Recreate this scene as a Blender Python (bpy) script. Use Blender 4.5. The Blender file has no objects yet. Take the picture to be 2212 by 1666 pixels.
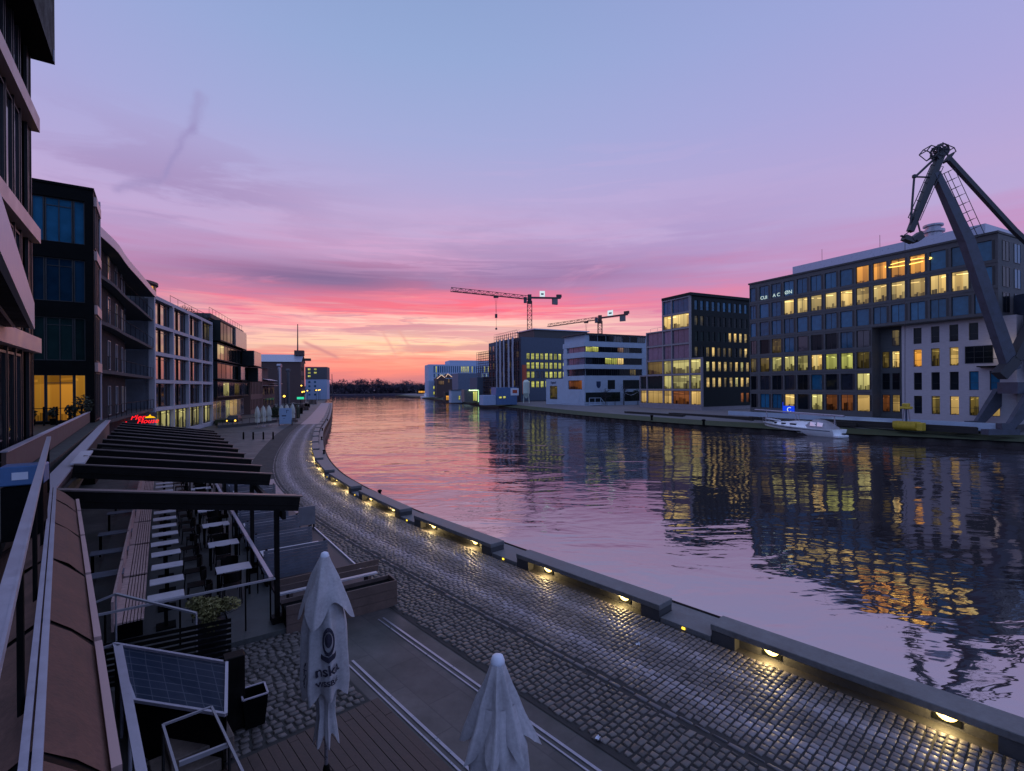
import bpy, bmesh, math, random
from mathutils import Vector, Matrix
R = random.Random(7)
SC = bpy.context.scene
C = SC.collection
PI = math.pi
H = 5.9            # eye height over the quay
F = 1084.3         # focal length in units of a 2212 wide picture
RHO = math.radians(0.45)
WZ = -1.5          # water level

def ray(x, y):
    u = (x-1106)/F; v = (835-y)/F
    c, s = math.cos(RHO), math.sin(RHO)
    return u*c+v*s, -u*s+v*c
def W(x, y, Y):
    u, v = ray(x, y)
    return Vector((u*Y, Y, H+v*Y))
def G(x, y, z=0.0):
    u, v = ray(x, y)
    Y = (H-z)/-v
    return Vector((u*Y, Y, z))
D1 = Vector((-.668, .744, 0)); N1 = Vector((.744, .668, 0))
def q(s, t, z=0.0): return D1*s+N1*t+Vector((0, 0, z))
A2 = math.radians(35)
D2 = Vector((-math.sin(A2), math.cos(A2), 0)); N2 = Vector((math.cos(A2), math.sin(A2), 0))
O2 = Vector((-9.39, 10.14, 0))
def q2(s, t, z=0.0): return O2+D2*s+N2*t+Vector((0, 0, z))
def ang(v): return math.atan2(v[1], v[0])

ORD = ['nearest', 'second', 'third', 'fourth', 'fifth', 'sixth', 'seventh', 'eighth', 'ninth', 'tenth', 'eleventh', 'twelfth',
       'thirteenth', 'fourteenth', 'fifteenth', 'sixteenth', 'seventeenth', 'eighteenth', 'nineteenth', 'twentieth',
       'twenty-first', 'twenty-second', 'twenty-third', 'twenty-fourth', 'twenty-fifth', 'twenty-sixth', 'twenty-seventh',
       'twenty-eighth', 'twenty-ninth', 'thirtieth', 'thirty-first', 'thirty-second', 'thirty-third', 'thirty-fourth']

# ---------------------------------------------------------------- objects
class MB:
    def __init__(s): s.v = []; s.f = []; s.uv = None
    def add(s, vs, fs, M=None):
        o = len(s.v)
        for p in vs:
            p = Vector(p)
            s.v.append(M @ p if M is not None else p)
        s.f += [tuple(i+o for i in f) for f in fs]
        return s
    def box(s, x0, x1, y0, y1, z0, z1, M=None):
        return s.add([(x0,y0,z0),(x1,y0,z0),(x1,y1,z0),(x0,y1,z0),(x0,y0,z1),(x1,y0,z1),(x1,y1,z1),(x0,y1,z1)],
              [(0,3,2,1),(4,5,6,7),(0,1,5,4),(1,2,6,5),(2,3,7,6),(3,0,4,7)], M)
    def bevbox(s, x0, x1, y0, y1, z0, z1, b=.02, M=None):
        bm = bmesh.new()
        t = MB().box(x0, x1, y0, y1, z0, z1)
        vs = [bm.verts.new(p) for p in t.v]
        for f in t.f: bm.faces.new([vs[i] for i in f])
        bmesh.ops.bevel(bm, geom=bm.edges[:], offset=b, segments=1, affect='EDGES')
        bm.verts.index_update()
        s.add([v.co.copy() for v in bm.verts], [tuple(v.index for v in f.verts) for f in bm.faces], M)
        bm.free(); return s
    def frame(s, p, d, up=None):
        d = Vector(d).normalized()
        up = Vector(up) if up is not None else (Vector((0,0,1)) if abs(d.z) < .95 else Vector((0,1,0)))
        a = d.cross(up).normalized(); b = a.cross(d).normalized()
        return a, b
    def beam(s, p, q_, w, h, w2=None, h2=None, up=None):
        p = Vector(p); q_ = Vector(q_)
        a, b = s.frame(p, q_-p, up)
        w2 = w if w2 is None else w2; h2 = h if h2 is None else h2
        vs = []
        for c, ww, hh in ((p, w, h), (q_, w2, h2)):
            for i, j in ((-1,-1),(1,-1),(1,1),(-1,1)): vs.append(c+a*(ww/2*i)+b*(hh/2*j))
        return s.add(vs, [(0,1,2,3),(7,6,5,4),(0,4,5,1),(1,5,6,2),(2,6,7,3),(3,7,4,0)])
    def tube(s, p, q_, r, n=6, r2=None):
        p = Vector(p); q_ = Vector(q_)
        if (q_-p).length < 1e-6: return s
        a, b = s.frame(p, q_-p)
        r2 = r if r2 is None else r2
        vs = []; 
        for c, rr in ((p, r), (q_, r2)):
            for k in range(n):
                t = 2*PI*k/n; vs.append(c+a*(rr*math.cos(t))+b*(rr*math.sin(t)))
        fs = [(k, (k+1)%n, n+(k+1)%n, n+k) for k in range(n)]+[tuple(range(n-1,-1,-1)), tuple(range(n, 2*n))]
        return s.add(vs, fs)
    def path(s, pts, r, n=6):
        for a, b in zip(pts, pts[1:]): s.tube(a, b, r, n)
        return s
    def lathe(s, prof, n=16, c=(0,0,0), caps=True):
        vs = []; fs = []
        for r, z in prof:
            for k in range(n):
                t = 2*PI*k/n; vs.append((c[0]+r*math.cos(t), c[1]+r*math.sin(t), c[2]+z))
        for i in range(len(prof)-1):
            for k in range(n): fs.append((i*n+k, i*n+(k+1)%n, (i+1)*n+(k+1)%n, (i+1)*n+k))
        if caps:
            fs.append(tuple(range(n-1,-1,-1))); fs.append(tuple((len(prof)-1)*n+k for k in range(n)))
        return s.add(vs, fs)
    def prism(s, poly, z0, z1, M=None):
        n = len(poly)
        vs = [(p[0],p[1],z0) for p in poly]+[(p[0],p[1],z1) for p in poly]
        fs = [tuple(range(n-1,-1,-1)), tuple(range(n,2*n))]+[(k,(k+1)%n,n+(k+1)%n,n+k) for k in range(n)]
        return s.add(vs, fs, M)
    def mesh(s, name, shift=None):
        me = bpy.data.meshes.new(name)
        sh = Vector(shift) if shift is not None else Vector((0,0,0))
        me.from_pydata([tuple(Vector(v)-sh) for v in s.v], [], s.f)
        me.validate()
        return me
    def build(s, name, m, parent=None, shift=None, smooth=False, loc=None, rotz=0, fixn=True):
        me = s.mesh(name, shift)
        if fixn:
            bm = bmesh.new(); bm.from_mesh(me); bmesh.ops.recalc_face_normals(bm, faces=bm.faces[:]); bm.to_mesh(me); bm.free()
        me.materials.append(m)
        if smooth:
            for p in me.polygons: p.use_smooth = True
        o = bpy.data.objects.new(name, me); C.objects.link(o)
        if parent is not None: o.parent = parent
        if loc is not None: o.location = loc
        o.rotation_euler = (0, 0, rotz)
        return o

def tag(o, label, cat, group=None, kind=None):
    if label: o['label'] = label
    if cat: o['category'] = cat
    if group: o['group'] = group
    if kind: o['kind'] = kind
    return o
def thing(name, label, cat, loc=(0,0,0), rotz=0, group=None):
    o = bpy.data.objects.new(name, None); C.objects.link(o)
    o.empty_display_size = .2
    o.location = loc; o.rotation_euler = (0, 0, rotz)
    return tag(o, label, cat, group)
def solo(name, mb, m, label, cat, group=None, smooth=False):
    """one mesh thing given in world coordinates, origin moved to its base"""
    xs = [v[0] for v in mb.v]; ys = [v[1] for v in mb.v]; zs = [v[2] for v in mb.v]
    c = Vector(((min(xs)+max(xs))/2, (min(ys)+max(ys))/2, min(zs)))
    o = mb.build(name, m, None, shift=c, smooth=smooth); o.location = c
    return tag(o, label, cat, group)
def struct(name, mb, m, smooth=False):
    o = mb.build(name, m, smooth=smooth, fixn=False); o['kind'] = 'structure'; return o
KIDS = {}
def dup(root, loc, rotz, label=None, parent=None):
    c = root.copy(); C.objects.link(c)
    if parent is not None: c.parent = parent
    else:
        c.location = loc; c.rotation_euler = (0, 0, rotz)
        if label: c['label'] = label
    if root.name not in KIDS: KIDS[root.name] = [o for o in bpy.data.objects if o.parent == root]
    for k in KIDS[root.name]: dup(k, None, None, None, c)
    return c
def text_mb(body, size, depth=.01, shear=0, align='CENTER', off=0.0):
    cu = bpy.data.curves.new('lettering', 'FONT'); cu.body = body; cu.size = size; cu.extrude = depth
    cu.shear = shear; cu.align_x = align; cu.resolution_u = 3; cu.offset = off
    o = bpy.data.objects.new('lettering', cu); C.objects.link(o)
    dg = bpy.context.evaluated_depsgraph_get(); dg.update()
    me = o.evaluated_get(dg).to_mesh()
    mb = MB(); mb.v = [v.co.copy() for v in me.vertices]; mb.f = [tuple(p.vertices) for p in me.polygons]
    o.evaluated_get(dg).to_mesh_clear()
    bpy.data.objects.remove(o); bpy.data.curves.remove(cu)
    return mb

# ---------------------------------------------------------------- materials
def lin(r, g, b):
    f = lambda c: (c/255/12.92) if c/255 <= .04045 else ((c/255+.055)/1.055)**2.4
    return (f(r), f(g), f(b), 1)
def new(name):
    m = bpy.data.materials.new(name); m.use_nodes = True
    nt = m.node_tree; nt.nodes.clear()
    return m, nt
def N(nt, t, **kw):
    n = nt.nodes.new(t)
    for k, v in kw.items():
        if k in n.inputs.keys(): n.inputs[k].default_value = v
        else: setattr(n, k, v)
    return n
def L(nt, a, b): nt.links.new(a, b)
def math_(nt, op, a, b=None, c=None, clamp=False):
    n = nt.nodes.new('ShaderNodeMath'); n.operation = op; n.use_clamp = clamp
    for i, x in enumerate((a, b, c)):
        if x is None: continue
        if isinstance(x, (int, float)): n.inputs[i].default_value = x
        else: nt.links.new(x, n.inputs[i])
    return n.outputs[0]
def mixc(nt, f, a, b, mode='MIX'):
    n = nt.nodes.new('ShaderNodeMix'); n.data_type = 'RGBA'; n.blend_type = mode; n.clamp_factor = True
    for i, x in ((0, f), (6, a), (7, b)):
        if isinstance(x, (int, float)): n.inputs[i].default_value = x
        elif isinstance(x, tuple): n.inputs[i].default_value = x
        else: nt.links.new(x, n.inputs[i])
    return n.outputs[2]
def ocoord(nt):
    tc = N(nt, 'ShaderNodeTexCoord'); oi = N(nt, 'ShaderNodeObjectInfo')
    va = N(nt, 'ShaderNodeVectorMath', operation='ADD')
    sc = math_(nt, 'MULTIPLY', oi.outputs['Random'], 37.0)
    L(nt, tc.outputs['Object'], va.inputs[0]); L(nt, sc, va.inputs[1])
    return va.outputs[0]
def simple(name, col, rough=.6, metal=0.0, var=.3, scale=2.0, bump=0.0, bscale=30.0, rvar=.15, stretch=None, spec=.5):
    m, nt = new(name)
    out = N(nt, 'ShaderNodeOutputMaterial'); p = N(nt, 'ShaderNodeBsdfPrincipled')
    L(nt, p.outputs[0], out.inputs[0])
    co = ocoord(nt)
    if stretch:
        mp = N(nt, 'ShaderNodeMapping'); mp.inputs['Scale'].default_value = stretch; L(nt, co, mp.inputs[0]); co = mp.outputs[0]
    n1 = N(nt, 'ShaderNodeTexNoise', Scale=scale, Detail=5.0, Roughness=.6); L(nt, co, n1.inputs['Vector'])
    n2 = N(nt, 'ShaderNodeTexNoise', Scale=scale*9, Detail=3.0); L(nt, co, n2.inputs['Vector'])
    f = math_(nt, 'ADD', math_(nt, 'MULTIPLY', n1.outputs[0], .65), math_(nt, 'MULTIPLY', n2.outputs[0], .35))
    rp = N(nt, 'ShaderNodeMapRange'); rp.inputs[1].default_value = .3; rp.inputs[2].default_value = .7
    L(nt, f, rp.inputs[0])
    a = tuple(max(0, c*(1-var)) for c in col[:3])+(1,); b = tuple(min(1, c*(1+var)) for c in col[:3])+(1,)
    L(nt, mixc(nt, rp.outputs[0], a, b), p.inputs['Base Color'])
    rr = N(nt, 'ShaderNodeMapRange'); rr.inputs[3].default_value = max(.03, rough-rvar); rr.inputs[4].default_value = min(1, rough+rvar)
    L(nt, rp.outputs[0], rr.inputs[0]); L(nt, rr.outputs[0], p.inputs['Roughness'])
    p.inputs['Metallic'].default_value = metal; p.inputs['Specular IOR Level'].default_value = spec
    if bump:
        n3 = N(nt, 'ShaderNodeTexNoise', Scale=bscale, Detail=4.0); L(nt, co, n3.inputs['Vector'])
        bp = N(nt, 'ShaderNodeBump', Strength=1.0, Distance=bump); L(nt, n3.outputs[0], bp.inputs['Height']); L(nt, bp.outputs[0], p.inputs['Normal'])
    return m
def emis(name, col, s, sample=False):
    m, nt = new(name)
    out = N(nt, 'ShaderNodeOutputMaterial'); e = N(nt, 'ShaderNodeEmission', Color=col, Strength=s)
    L(nt, e.outputs[0], out.inputs[0])
    if not sample: m.cycles.emission_sampling = 'NONE'
    return m
def glass(name, tint, rough=.06, refl=1.9, wob=.01):
    """dark window glass that mirrors the sky"""
    m, nt = new(name)
    out = N(nt, 'ShaderNodeOutputMaterial')
    d = N(nt, 'ShaderNodeBsdfDiffuse'); g = N(nt, 'ShaderNodeBsdfGlossy', Roughness=rough)
    fr = N(nt, 'ShaderNodeFresnel', IOR=refl); mx = N(nt, 'ShaderNodeMixShader')
    co = ocoord(nt); no = N(nt, 'ShaderNodeTexNoise', Scale=.7, Detail=2.0); L(nt, co, no.inputs['Vector'])
    bp = N(nt, 'ShaderNodeBump', Strength=1.0, Distance=wob); L(nt, no.outputs[0], bp.inputs['Height'])
    L(nt, bp.outputs[0], g.inputs['Normal'])
    n2 = N(nt, 'ShaderNodeTexNoise', Scale=1.6, Detail=3.0); L(nt, co, n2.inputs['Vector'])
    oi = N(nt, 'ShaderNodeObjectInfo')
    k = math_(nt, 'MULTIPLY', math_(nt, 'ADD', n2.outputs[0], math_(nt, 'MULTIPLY', oi.outputs['Random'], .7)), .8)
    L(nt, mixc(nt, k, (tint[0]*.25, tint[1]*.25, tint[2]*.25, 1), tint), d.inputs['Color'])
    L(nt, fr.outputs[0], mx.inputs[0]); L(nt, d.outputs[0], mx.inputs[1]); L(nt, g.outputs[0], mx.inputs[2])
    L(nt, mx.outputs[0], out.inputs[0])
    return m
def litpane(name, col, col2, s, furn=.3, top=1.4, dark=(.01, .01, .012, 1)):
    """a lit room seen through a pane: lamps near the ceiling, furniture below, blinds at the side"""
    m, nt = new(name)
    out = N(nt, 'ShaderNodeOutputMaterial')
    tc = N(nt, 'ShaderNodeTexCoord'); oi = N(nt, 'ShaderNodeObjectInfo')
    sp = N(nt, 'ShaderNodeSeparateXYZ'); L(nt, tc.outputs['Generated'], sp.inputs[0])
    x, z = sp.outputs[0], sp.outputs[2]
    rnd = oi.outputs['Random']
    off = math_(nt, 'MULTIPLY', rnd, 50.0)
    def cells(k, add, lo, hi):
        wn = N(nt, 'ShaderNodeTexWhiteNoise', noise_dimensions='1D')
        L(nt, math_(nt, 'FLOOR', math_(nt, 'ADD', math_(nt, 'MULTIPLY', x, k), math_(nt, 'MULTIPLY', off, 7.31+add))), wn.inputs['W'])
        return math_(nt, 'ADD', lo, math_(nt, 'MULTIPLY', wn.outputs[0], hi-lo))
    def rn(add, lo, hi):
        wn = N(nt, 'ShaderNodeTexWhiteNoise', noise_dimensions='1D'); L(nt, math_(nt, 'ADD', off, add), wn.inputs['W'])
        return math_(nt, 'ADD', lo, math_(nt, 'MULTIPLY', wn.outputs[0], hi-lo))
    slope = math_(nt, 'MULTIPLY', math_(nt, 'SUBTRACT', x, .5), rn(3.3, -.14, .14))       # perspective of the far wall
    zz = math_(nt, 'ADD', z, slope)
    hgt = math_(nt, 'MULTIPLY', cells(5.0, 1.7, .1, 1.25), math_(nt, 'MULTIPLY', furn, rn(9.1, .5, 1.3)))
    isf = math_(nt, 'LESS_THAN', z, hgt)
    wall = cells(2.3, .4, .55, 1.05)
    grad = math_(nt, 'ADD', .62, math_(nt, 'MULTIPLY', z, .42))
    ceil = math_(nt, 'GREATER_THAN', zz, .80)
    br = math_(nt, 'MULTIPLY', grad, wall)
    br = math_(nt, 'MULTIPLY', br, math_(nt, 'SUBTRACT', 1.0, math_(nt, 'MULTIPLY', ceil, rn(5.5, -.1, .45))))
    lamp = math_(nt, 'MULTIPLY', math_(nt, 'COMPARE', zz, rn(7.7, .80, .90), .025), math_(nt, 'GREATER_THAN', cells(3.1, 4.2, 0, 1), .45))
    br = math_(nt, 'ADD', br, math_(nt, 'MULTIPLY', lamp, top))
    # a roller blind part of the way down in some rooms
    bl = math_(nt, 'MULTIPLY', math_(nt, 'GREATER_THAN', z, rn(11.9, .45, 1.0)), math_(nt, 'GREATER_THAN', rn(13.0, 0, 1), .72))
    br = math_(nt, 'MULTIPLY', br, math_(nt, 'SUBTRACT', 1.0, math_(nt, 'MULTIPLY', bl, .45)))
    br = math_(nt, 'MULTIPLY', br, rn(15.0, .55, 1.15))
    br = math_(nt, 'MULTIPLY', br, math_(nt, 'SUBTRACT', 1.0, math_(nt, 'MULTIPLY', isf, cells(9.0, 2.9, .35, .93))))
    e = N(nt, 'ShaderNodeEmission'); L(nt, math_(nt, 'MULTIPLY', br, s), e.inputs[1])
    L(nt, mixc(nt, cells(2.3, 6.6, 0, 1), col, col2), e.inputs[0])
    g = N(nt, 'ShaderNodeBsdfGlossy', Roughness=.05); fr = N(nt, 'ShaderNodeFresnel', IOR=1.5)
    mx = N(nt, 'ShaderNodeMixShader'); L(nt, fr.outputs[0], mx.inputs[0]); L(nt, e.outputs[0], mx.inputs[1]); L(nt, g.outputs[0], mx.inputs[2])
    L(nt, mx.outputs[0], out.inputs[0])
    m.cycles.emission_sampling = 'NONE'
    return m

M = {}
M['concrete'] = simple('weathered concrete', (.12, .12, .126), .55, var=.42, scale=1.6, bump=.004, bscale=25)
M['concrete_dark'] = simple('dark concrete', (.045, .045, .05), .6, var=.3, bump=.004)
M['white_conc'] = simple('white render', (.35, .43, .55), .7, var=.14, scale=.5)
M['pale_frame'] = simple('pale concrete frame', (.40, .40, .46), .65, var=.14, scale=.8)
M['grey_clad'] = simple('grey brick cladding', (.082, .084, .092), .7, var=.3, scale=.8, stretch=(1, 1, 4))
M['white_brick'] = simple('white brick', (.40, .37, .41), .75, var=.16, scale=1.5, stretch=(1, 1, 6), bump=.01, bscale=8)
M['frame_stone'] = simple('stone facade frame', (.24, .22, .25), .65, var=.2)
M['dark_clad'] = simple('dark green black cladding', (.013, .018, .020), .6, var=.45, scale=1.0, spec=.15)
M['black'] = simple('black painted metal', (.004, .0045, .005), .55, var=.4, spec=.05)
M['black_wood'] = simple('black stained wood', (.006, .0055, .006), .5, var=.5, scale=3, bump=.003, spec=.12)
M['steel'] = simple('galvanised steel', (.33, .32, .38), .35, metal=.7, var=.2, scale=5)
M['lav_metal'] = simple('painted handrail', (.42, .40, .48), .4, metal=.2, var=.14, scale=6)
M['pinkledge'] = simple('pale pink metal ledge', (.50, .34, .33), .45, metal=.25, var=.1, scale=2)
M['rust'] = simple('rust brown roofing felt', (.125, .060, .045), .85, var=.5, scale=2.2, bump=.006, bscale=35)
M['corten'] = simple('brown parapet cladding', (.11, .065, .06), .7, var=.3)
M['brick'] = simple('red brick', (.14, .075, .065), .8, var=.35, scale=2.5, stretch=(1, 1, 5))
M['brick_dark'] = simple('dark brick', (.075, .045, .045), .8, var=.35, scale=2.0, stretch=(1, 1, 5))
M['roofmetal'] = simple('pale metal roof', (.36, .38, .48), .35, metal=.4, var=.12)
M['bluewall'] = simple('pale blue rendered wall', (.30, .38, .55), .7, var=.1)
M['slate'] = simple('slate roof', (.07, .07, .085), .7, var=.3)
M['bluecont'] = simple('blue container paint', (.075, .14, .29), .5, var=.2)
M['darkblock'] = simple('dark rendered wall', (.065, .085, .13), .75, var=.25)
M['crane_blue'] = simple('blue grey crane paint', (.05, .058, .088), .6, var=.5, scale=1.2)
M['crane_dark'] = simple('dark crane steel', (.022, .024, .034), .5, var=.35)
M['crane_red'] = simple('red brown lattice steel', (.09, .032, .028), .55, var=.3)
M['crane_yel'] = simple('tower crane lattice', (.03, .024, .028), .55, var=.3)
M['yellow'] = simple('yellow paint worn', (.52, .37, .035), .55, var=.3, scale=2)
M['boat_white'] = simple('white gelcoat', (.84, .88, .95), .25, var=.06, scale=1)
M['boat_blue'] = simple('dark blue trim', (.015, .035, .09), .4)
M['canvas_boat'] = simple('grey boat canvas', (.30, .29, .34), .7, var=.15)
M['flange'] = simple('highlight tinted beam flange', (.075, .06, .06), .4, var=.3)  # lighter than the beams: sky highlight on the top edges painted in
M['canvas'] = simple('off white parasol canvas', (.40, .385, .42), .9, var=.28, scale=3.5, bump=.004, bscale=120)
M['ink'] = simple('dark print on canvas', (.022, .02, .04), .8, var=.2)
M['wood_pale'] = simple('weathered pale bench wood', (.46, .32, .31), .7, var=.35, scale=3, stretch=(6, 1, 6), bump=.003)
M['table_white'] = simple('pale table top', (.54, .53, .60), .4, var=.12, scale=3)
M['slat_grey'] = simple('blue grey slats', (.105, .115, .155), .5, var=.3, scale=3)
M['wood_brown'] = simple('brown bench wood', (.09, .06, .055), .6, var=.4, scale=3)
M['deck_floor'] = simple('dark deck flooring', (.05, .055, .058), .5, var=.4, scale=1.2, bump=.003)
M['planter'] = simple('dark zinc planter', (.05, .052, .065), .55, var=.3)
M['leaf'] = simple('yellow green leaves', (.17, .16, .06), .7, var=.5, scale=6)
M['leafdark'] = simple('dark leaves', (.02, .03, .015), .7, var=.5, scale=6)
M['bark'] = simple('bark', (.035, .028, .025), .9, var=.4)
M['twig'] = simple('bare winter twigs', (.035, .026, .032), .9, var=.3)
M['grass'] = simple('short bank grass', (.03, .042, .016), .9, var=.5, scale=1.0, bump=.03, bscale=6)
M['gravel'] = simple('quayside gravel', (.13, .125, .14), .85, var=.25, scale=.6)
M['pile'] = simple('rusty sheet piling', (.022, .018, .018), .8, var=.5, scale=1.5)
M['timber'] = simple('dark timber stack', (.02, .018, .018), .85, var=.4)
M['soffit'] = simple('dark soffit', (.03, .035, .045), .8, var=.2)
M['scaff'] = simple('scaffold tube', (.10, .045, .05), .6, var=.3)
M['net'] = simple('scaffold sheeting', (.33, .34, .42), .85, var=.3, scale=.8, stretch=(4, 4, .4))
M['orange'] = simple('orange red debris tarpaulin', (.42, .075, .04), .7)
M['silo'] = simple('pale green silo', (.50, .58, .52), .5, var=.1)
M['sign_white'] = simple('white sign panel', (.62, .66, .78), .5, var=.05)
M['frame_dark'] = simple('window frame', (.016, .017, .02), .4, var=.2)
M['frame_pale'] = simple('pale window frame', (.30, .29, .33), .4, var=.1)
M['twig_far'] = simple('haze tinted far trees', (.045, .034, .058), .9, var=.2)  # air haze painted into the colour as a paler mauve
M['hill'] = simple('haze tinted woodland', (.050, .040, .066), .9, var=.4, scale=.02)  # mauve of distant haze mixed into the base colour
M['panelpink'] = glass('satin cladding panel', (.34, .28, .26, 1), rough=.22, refl=2.6)
M['gl_blue'] = glass('reflection tinted blue glass', (.030, .155, .285, 1), refl=1.5)  # blue of the reflected sky painted into the diffuse tint
M['gl_lav'] = glass('reflection tinted lavender glass', (.21, .17, .26, 1), refl=1.6)  # lavender sky reflection put into the diffuse colour, little of it mirrored
M['gl_dark'] = glass('dark glass', (.010, .014, .020, 1), refl=1.32)
M['gl_blue2'] = glass('dim blue glass', (.012, .045, .085, 1), refl=1.4)
M['gl_matte'] = glass('dull dark glass', (.010, .016, .017, 1), refl=1.15)
M['gl_sky'] = glass('sky reflecting glass', (.02, .02, .03, 1), refl=5.0, wob=.004)
M['gl_soft'] = glass('soft glass', (.030, .036, .055, 1), refl=1.8)
M['gl_green'] = glass('greenish dark glass', (.012, .030, .030, 1), refl=1.25)
M['lit'] = litpane('lit office', lin(246, 216, 138), lin(232, 190, 108), 1.25, furn=.32)
M['lit_w'] = litpane('lit office warm', lin(255, 178, 74), lin(250, 165, 70), 1.4, furn=.12)
M['lit_y'] = litpane('lit office yellow green', lin(232, 232, 128), lin(214, 216, 104), 1.0, furn=.2)
M['lit_dim'] = litpane('dim office', lin(190, 160, 84), lin(120, 110, 70), .42, furn=.5)
M['lit_mix'] = litpane('busy office', lin(230, 216, 134), lin(200, 192, 122), .95, furn=.48)
M['lit_br'] = litpane('brown lit room', lin(205, 122, 66), lin(160, 96, 60), .55, furn=.4)
M['lit_cream'] = litpane('cream lit room', lin(250, 205, 122), lin(240, 196, 116), .9, furn=.1, top=.4)
M['lit_room'] = litpane('orange lit room', lin(240, 172, 62), lin(226, 150, 52), .72, furn=.2, top=.3)
M['lit_cold'] = litpane('cold lit window', lin(200, 225, 215), lin(150, 190, 200), .8, furn=.3)
M['curtain'] = litpane('lit curtain', lin(225, 190, 150), lin(160, 120, 100), .5, furn=.2)
M['e_lamp'] = emis('seat lamp glow', lin(255, 214, 120), 6.0)
M['e_led'] = emis('small marker led', lin(255, 210, 60), 2.5)
M['e_red'] = emis('red neon', (1.0, .012, .02, 1), 1.7)
M['e_yel'] = emis('yellow neon', lin(255, 190, 20), 1.2)
M['e_blue'] = emis('blue light box', (.01, .06, .9, 1), .9)
M['e_white'] = emis('white letters', lin(220, 245, 240), .9)
M['e_green'] = emis('green shop sign', (.05, .8, .45, 1), .9)
M['e_warm'] = emis('warm street lamp', lin(255, 196, 70), 4.0)
M['e_ring'] = emis('ring light', lin(255, 205, 100), 3.0)
M['e_sign'] = emis('crane name board', lin(225, 245, 255), .9)
M['e_box'] = simple('blue cool box', (.05, .13, .30), .4, var=.15)
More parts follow.
